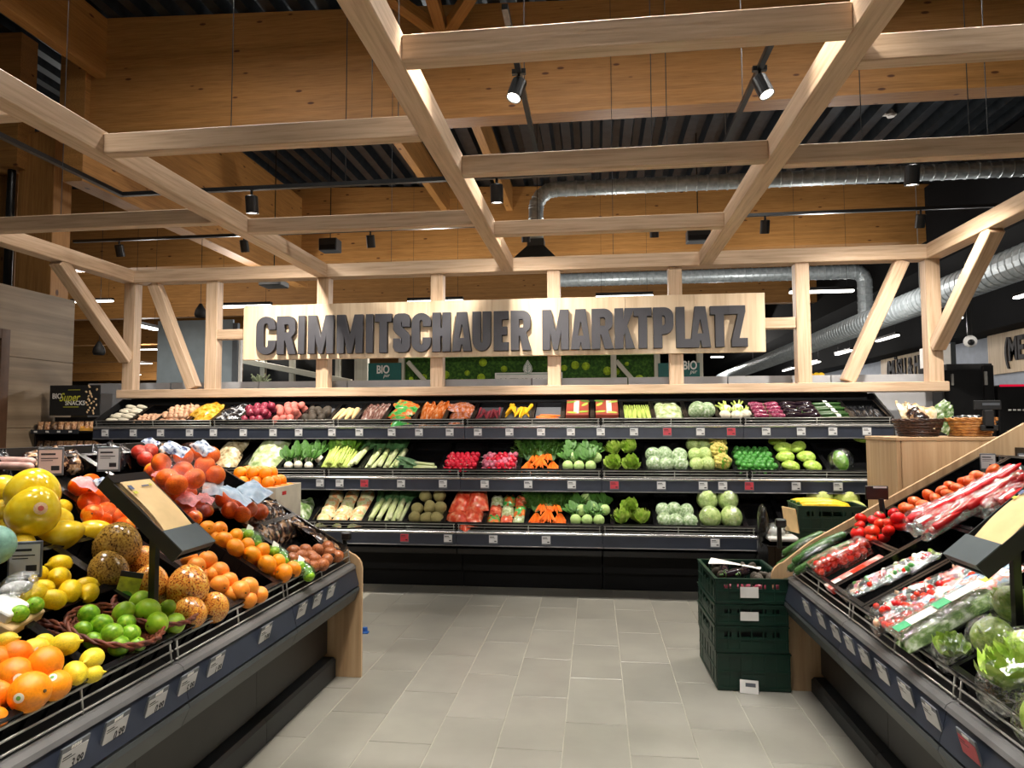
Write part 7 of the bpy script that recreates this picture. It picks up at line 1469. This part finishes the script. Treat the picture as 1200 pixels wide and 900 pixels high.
# ================================================================== green crates
def green_crate_mesh(W, D, Hc):
    q = MB(); t = .012; q.box(0, 0, 0, W, D, .008)
    def wall(x0, y0, x1, y1, ax):
        # solid wall with proud bands and ribs, two hand slots left open
        L = (x1 - x0) if ax == 0 else (y1 - y0); e = .004
        def pl(a, b_, z0, z1, pr=0): 
            if ax == 0: q.box(x0 + a, y0 - pr, z0, x0 + b_, y1 + pr, z1)
            else: q.box(x0 - pr, y0 + a, z0, x1 + pr, y0 + b_, z1)
        zs0, zs1 = Hc * .62, Hc * .82
        pl(0, L, .008, zs0); pl(0, L, zs1, Hc)
        for a, b_ in ((0, .12), (.22, .30), (.70, .78), (.88, 1)) if Hc < .18 else ((0, .3), (.42, .58), (.7, 1)): pl(L * a, L * b_, zs0, zs1)
        if Hc >= .18: pl(L * .3, L * .42, zs0, zs1); pl(L * .58, L * .7, zs0, zs1)
        pl(0, L, Hc - .014, Hc, e); pl(0, L, .008, .022, e); pl(0, L, Hc * .5, Hc * .55, e)
        for i in range(7): c = L * (.02 + .96 * i / 6); pl(c - .004, c + .004, .02, Hc - .01, e * .8)
        pl(L * .34, L * .66, Hc * .16, Hc * .46, e * .7)
    wall(0, 0, W, t, 0); wall(0, D - t, W, D, 0); wall(0, t, t, D - t, 1); wall(W - t, t, W, D - t, 1)
    q.box(-.006, -.006, Hc, W + .006, .012, Hc + .006); q.box(-.006, D - .012, Hc, W + .006, D + .006, Hc + .006); q.box(-.006, .012, Hc, .012, D - .012, Hc + .006); q.box(W - .012, .012, Hc, W + .006, D - .012, Hc + .006)
    return q.mesh('green_crate', GREENC)
z = .002; SM = Matrix.Translation((.668, 4.055, 0)) @ rotm(0, 0, rad(1.5))
hs = (.20, .142, .112, .138); labs_ = ('bottom tallest', 'second', 'third', 'topmost')
for i, hc in enumerate(hs):
    t = thing('green_crate', '%s dark green crate of the stack beside the aisle' % labs_[i], 'crate', SM @ Matrix.Translation((R.uniform(-.004, .004), 0, z)), 'stack of green crates'); link('shell', green_crate_mesh(.40, .56, hc), t)
    if i in (2, 3): q = MB(); q.box(.135, -.008, hc * .28, .235, -.006, hc * .72); link('label', q.mesh('label', WHITE), t)
    if i < 3: q = MB(); q.box(.02, .02, hc * .3, .38, .54, hc * .9); link('contents', q.mesh('contents', BLACKM), t)
    z += hc + .008
zt_ = z - .006 - hs[3]
q = MB(); q.box(-.05, 0, -.035, .05, .004, .035); t = thing('paper_slip', 'small white slip leaning on the foot of the green crate stack', 'paper', Matrix.Translation(at(878, 805, Y=4.03)) @ rotm(-.25, .06, 0)); link('sheet', q.mesh('sheet', WHITE), t); q = MB(); q.box(-.02, -.001, .0, .035, 0, .02); link('print', q.mesh('print', TAGB), t)
q = MB(); q.grid(lambda u, v: (-.13 + .3 * u, -.1 + .2 * v, .012 * math.sin(3 * u + 2 * v)), 8, 6); link('paper_sheet', q.mesh('paper_sheet', WHITE, True), None, Matrix.Translation((.83, 4.42, z + .008)) @ rotm(-.05, .05, -.25), 'white sheet of paper lying on the topmost green crate', 'paper')
for i, (x, y) in enumerate(((.80, 4.22), (.86, 4.26), (.77, 4.32))): link('aubergine', PM['aubergine'], None, Matrix.Translation((x, y, z - .01)) @ rotm(0, 0, .5 + i * .5) @ Matrix.Diagonal((.075, .075, .075, 1)), 'dark glossy aubergine on the topmost green crate', 'aubergine', 'aubergines on the green crate')
for i in range(22): link('brown_root', PM['pink_potato%d' % (i % 3)] if False else PM['black_radish%d' % (i % 3)], None, Matrix.Translation((.72 + .3 * R.random(), 4.12 + .44 * R.random(), z - .05 + .02 * R.random())) @ rotm(*rnd_rot()) @ Matrix.Diagonal((.035, .028, .026, 1)), 'small dark brown root lying in the topmost green crate', 'root vegetable', 'brown roots in the green crate')
for i in range(7): link('red_onion', PM['red_onion'], None, Matrix.Translation((.71 + .052 * i, 4.10, z - .065)) @ rotm(*rnd_rot()) @ Matrix.Diagonal((.026, .026, .026, 1)), 'red onion glimpsed through the topmost green crate', 'onion', 'red onions in the green crate')
# second crate stack by the chiller, with yellow courgettes
GC2 = green_crate_mesh(.44, .34, .17)
for i in range(4):
    M = Matrix.Translation((1.40, 5.0, .215 + i * .18 - .002)) @ rotm(0, 0, -.06); link('green_crate', GC2, None, M, ('green crate holding yellow courgettes by the chiller', 'green crate directly under the yellow courgettes crate', 'green crate second from the dolly by the chiller', 'green crate resting on the dolly by the chiller')[3 - i], 'crate', 'green crates by the chiller')
t = thing('crate_dolly', 'low dark dolly under the green crates by the chiller', 'dolly', (1.6, 5.15, 0)); box('deck', (1.40, 4.98, .12), (1.86, 5.34, .205), BLACKM, t, .006)
for x in (1.46, 1.8):
    for y in (5.04, 5.28): q = MB(); q.M = Matrix.Translation((x, y, .06)) @ rotm(0, math.pi / 2, 0); q.lathe([(0, -.02), (.055, -.02), (.06, -.01), (.06, .01), (.055, .02), (0, .02)], 14); part('castor', q, CHARC, t)
for i in range(7): link('yellow_courgette', PM['yellow_courgette'], None, Matrix.Translation((1.60, 5.05 + .042 * i, .918 + .012 * (i % 2))) @ rotm(0, .04, R.uniform(-.08, .1)) @ Matrix.Diagonal((.17, .2, .2, 1)), 'yellow courgette in the green crate by the chiller', 'courgette', 'yellow courgettes')
t = thing('cardboard_insert', 'brown cardboard flap standing beside the courgette crate', 'cardboard', (1.38, 5.05, .74)); q = MB(); q.box(-.004, -.06, 0, .004, .1, .17); link('flap', q.mesh('flap', PAPER), t, rotm(0, -.15, .3))
t = thing('foam_tray', 'white foam tray with crumpled film beside the courgette crate', 'tray', (1.28, 5.0, .69)); q = MB(); q.cbox(-.1, -.07, 0, .1, .07, .035, .012); link('tray', q.mesh('tray', WHITE), t); link('film', PM['film_blob'], t, Matrix.Translation((-.03, 0, .07)) @ Matrix.Diagonal((.09, .07, .06, 1))); link('pad', PM['lump_grey'], t, Matrix.Translation((-.03, 0, .05)) @ Matrix.Diagonal((.06, .05, .03, 1)))
t = thing('black_bin_stack', 'black crates stacked under the white foam tray', 'crate', (1.28, 5.0, 0)); 
for i in range(4): link('crate_tier', crate_mesh(.24, .3, .155) if i == 0 else t.children[0].data, t, Matrix.Translation((-.12, -.12, .002 + i * .168)))
link('black_film', PM['black_film'], None, Matrix.Translation((1.17, 5.05, .80)) @ Matrix.Diagonal((.045, .06, .16, 1)), 'crumpled black foil bag beside the bottom tier', 'plastic bag')
# scrap on the floor
t = thing('blue_clip', 'small blue plastic clip on the floor beside the oak end panel', 'clip', at(427, 742, Z=0)); q = MB(); q.cbox(-.02, -.02, 0, .03, .02, .012, .003); q.cbox(-.012, -.008, .012, .022, .008, .045, .004); link('clip_body', q.mesh('clip_body', plain('blue_plastic', (30, 90, 170), .4)), t)
# ---- stock in the crates that lie just past the picture's edges
def fill_bags(Fm, W, D, key, s, nx, ny, label, cat, name, group):
    for i in range(nx):
        for j in range(ny): link(name, PM[key], None, Fm @ Matrix.Translation((W * (i + .5) / nx, D * (j + .5) / ny, .05 + .01 * ((i + j) % 2))) @ rotm(0, R.uniform(-.15, .15), R.uniform(-.3, .3)) @ Matrix.Diagonal((*((s,) * 3 if not isinstance(s, tuple) else s), 1)), label, cat, group)
fill_bags(frR(3.06, .60), .34, .58, 'bag_salad_dark', .7, 2, 3, 'clear bag of dark salad behind the vegetable bag dispenser', 'salad bag', 'salad_bag', 'dark salad bags behind the dispenser')
fill_bags(frR(2.70, .60), .33, .58, 'bag_salad', (.5, .45, .7), 2, 3, 'clear bag of pale salad past the right edge of the photo', 'salad bag', 'salad_bag', 'pale salad bags past the right edge')
fill_bags(frR(1.94, 0), .38, .58, 'bag_soup_veg', .8, 2, 3, 'film pack of soup vegetables at the nearest end of the vegetable stand', 'vegetable pack', 'soup_vegetable_pack', 'soup packs at the nearest end')
heap(frR(2.35, 0), .38, .2, ['iceberg'], .06, 1, 'pale lettuce in the crate at the bottom right corner', 'lettuce', 'lettuce', 'lettuces past the bottom right corner', .02, 1.0, 0, .34)
heap(frL(1.14, 0), .36, .5, ['orange'], .042, 1, 'orange in the nearest crate, below the left edge of the photo', 'orange', 'orange', 'oranges in the nearest crate', .02, 1.0, .01)
heap(frL(1.535, .60), .36, .5, ['pomelo'], .07, 1, 'yellow pomelo in the crate past the left edge of the photo', 'pomelo', 'yellow_pomelo', 'pomelos past the left edge', .02, 1.0, .01)
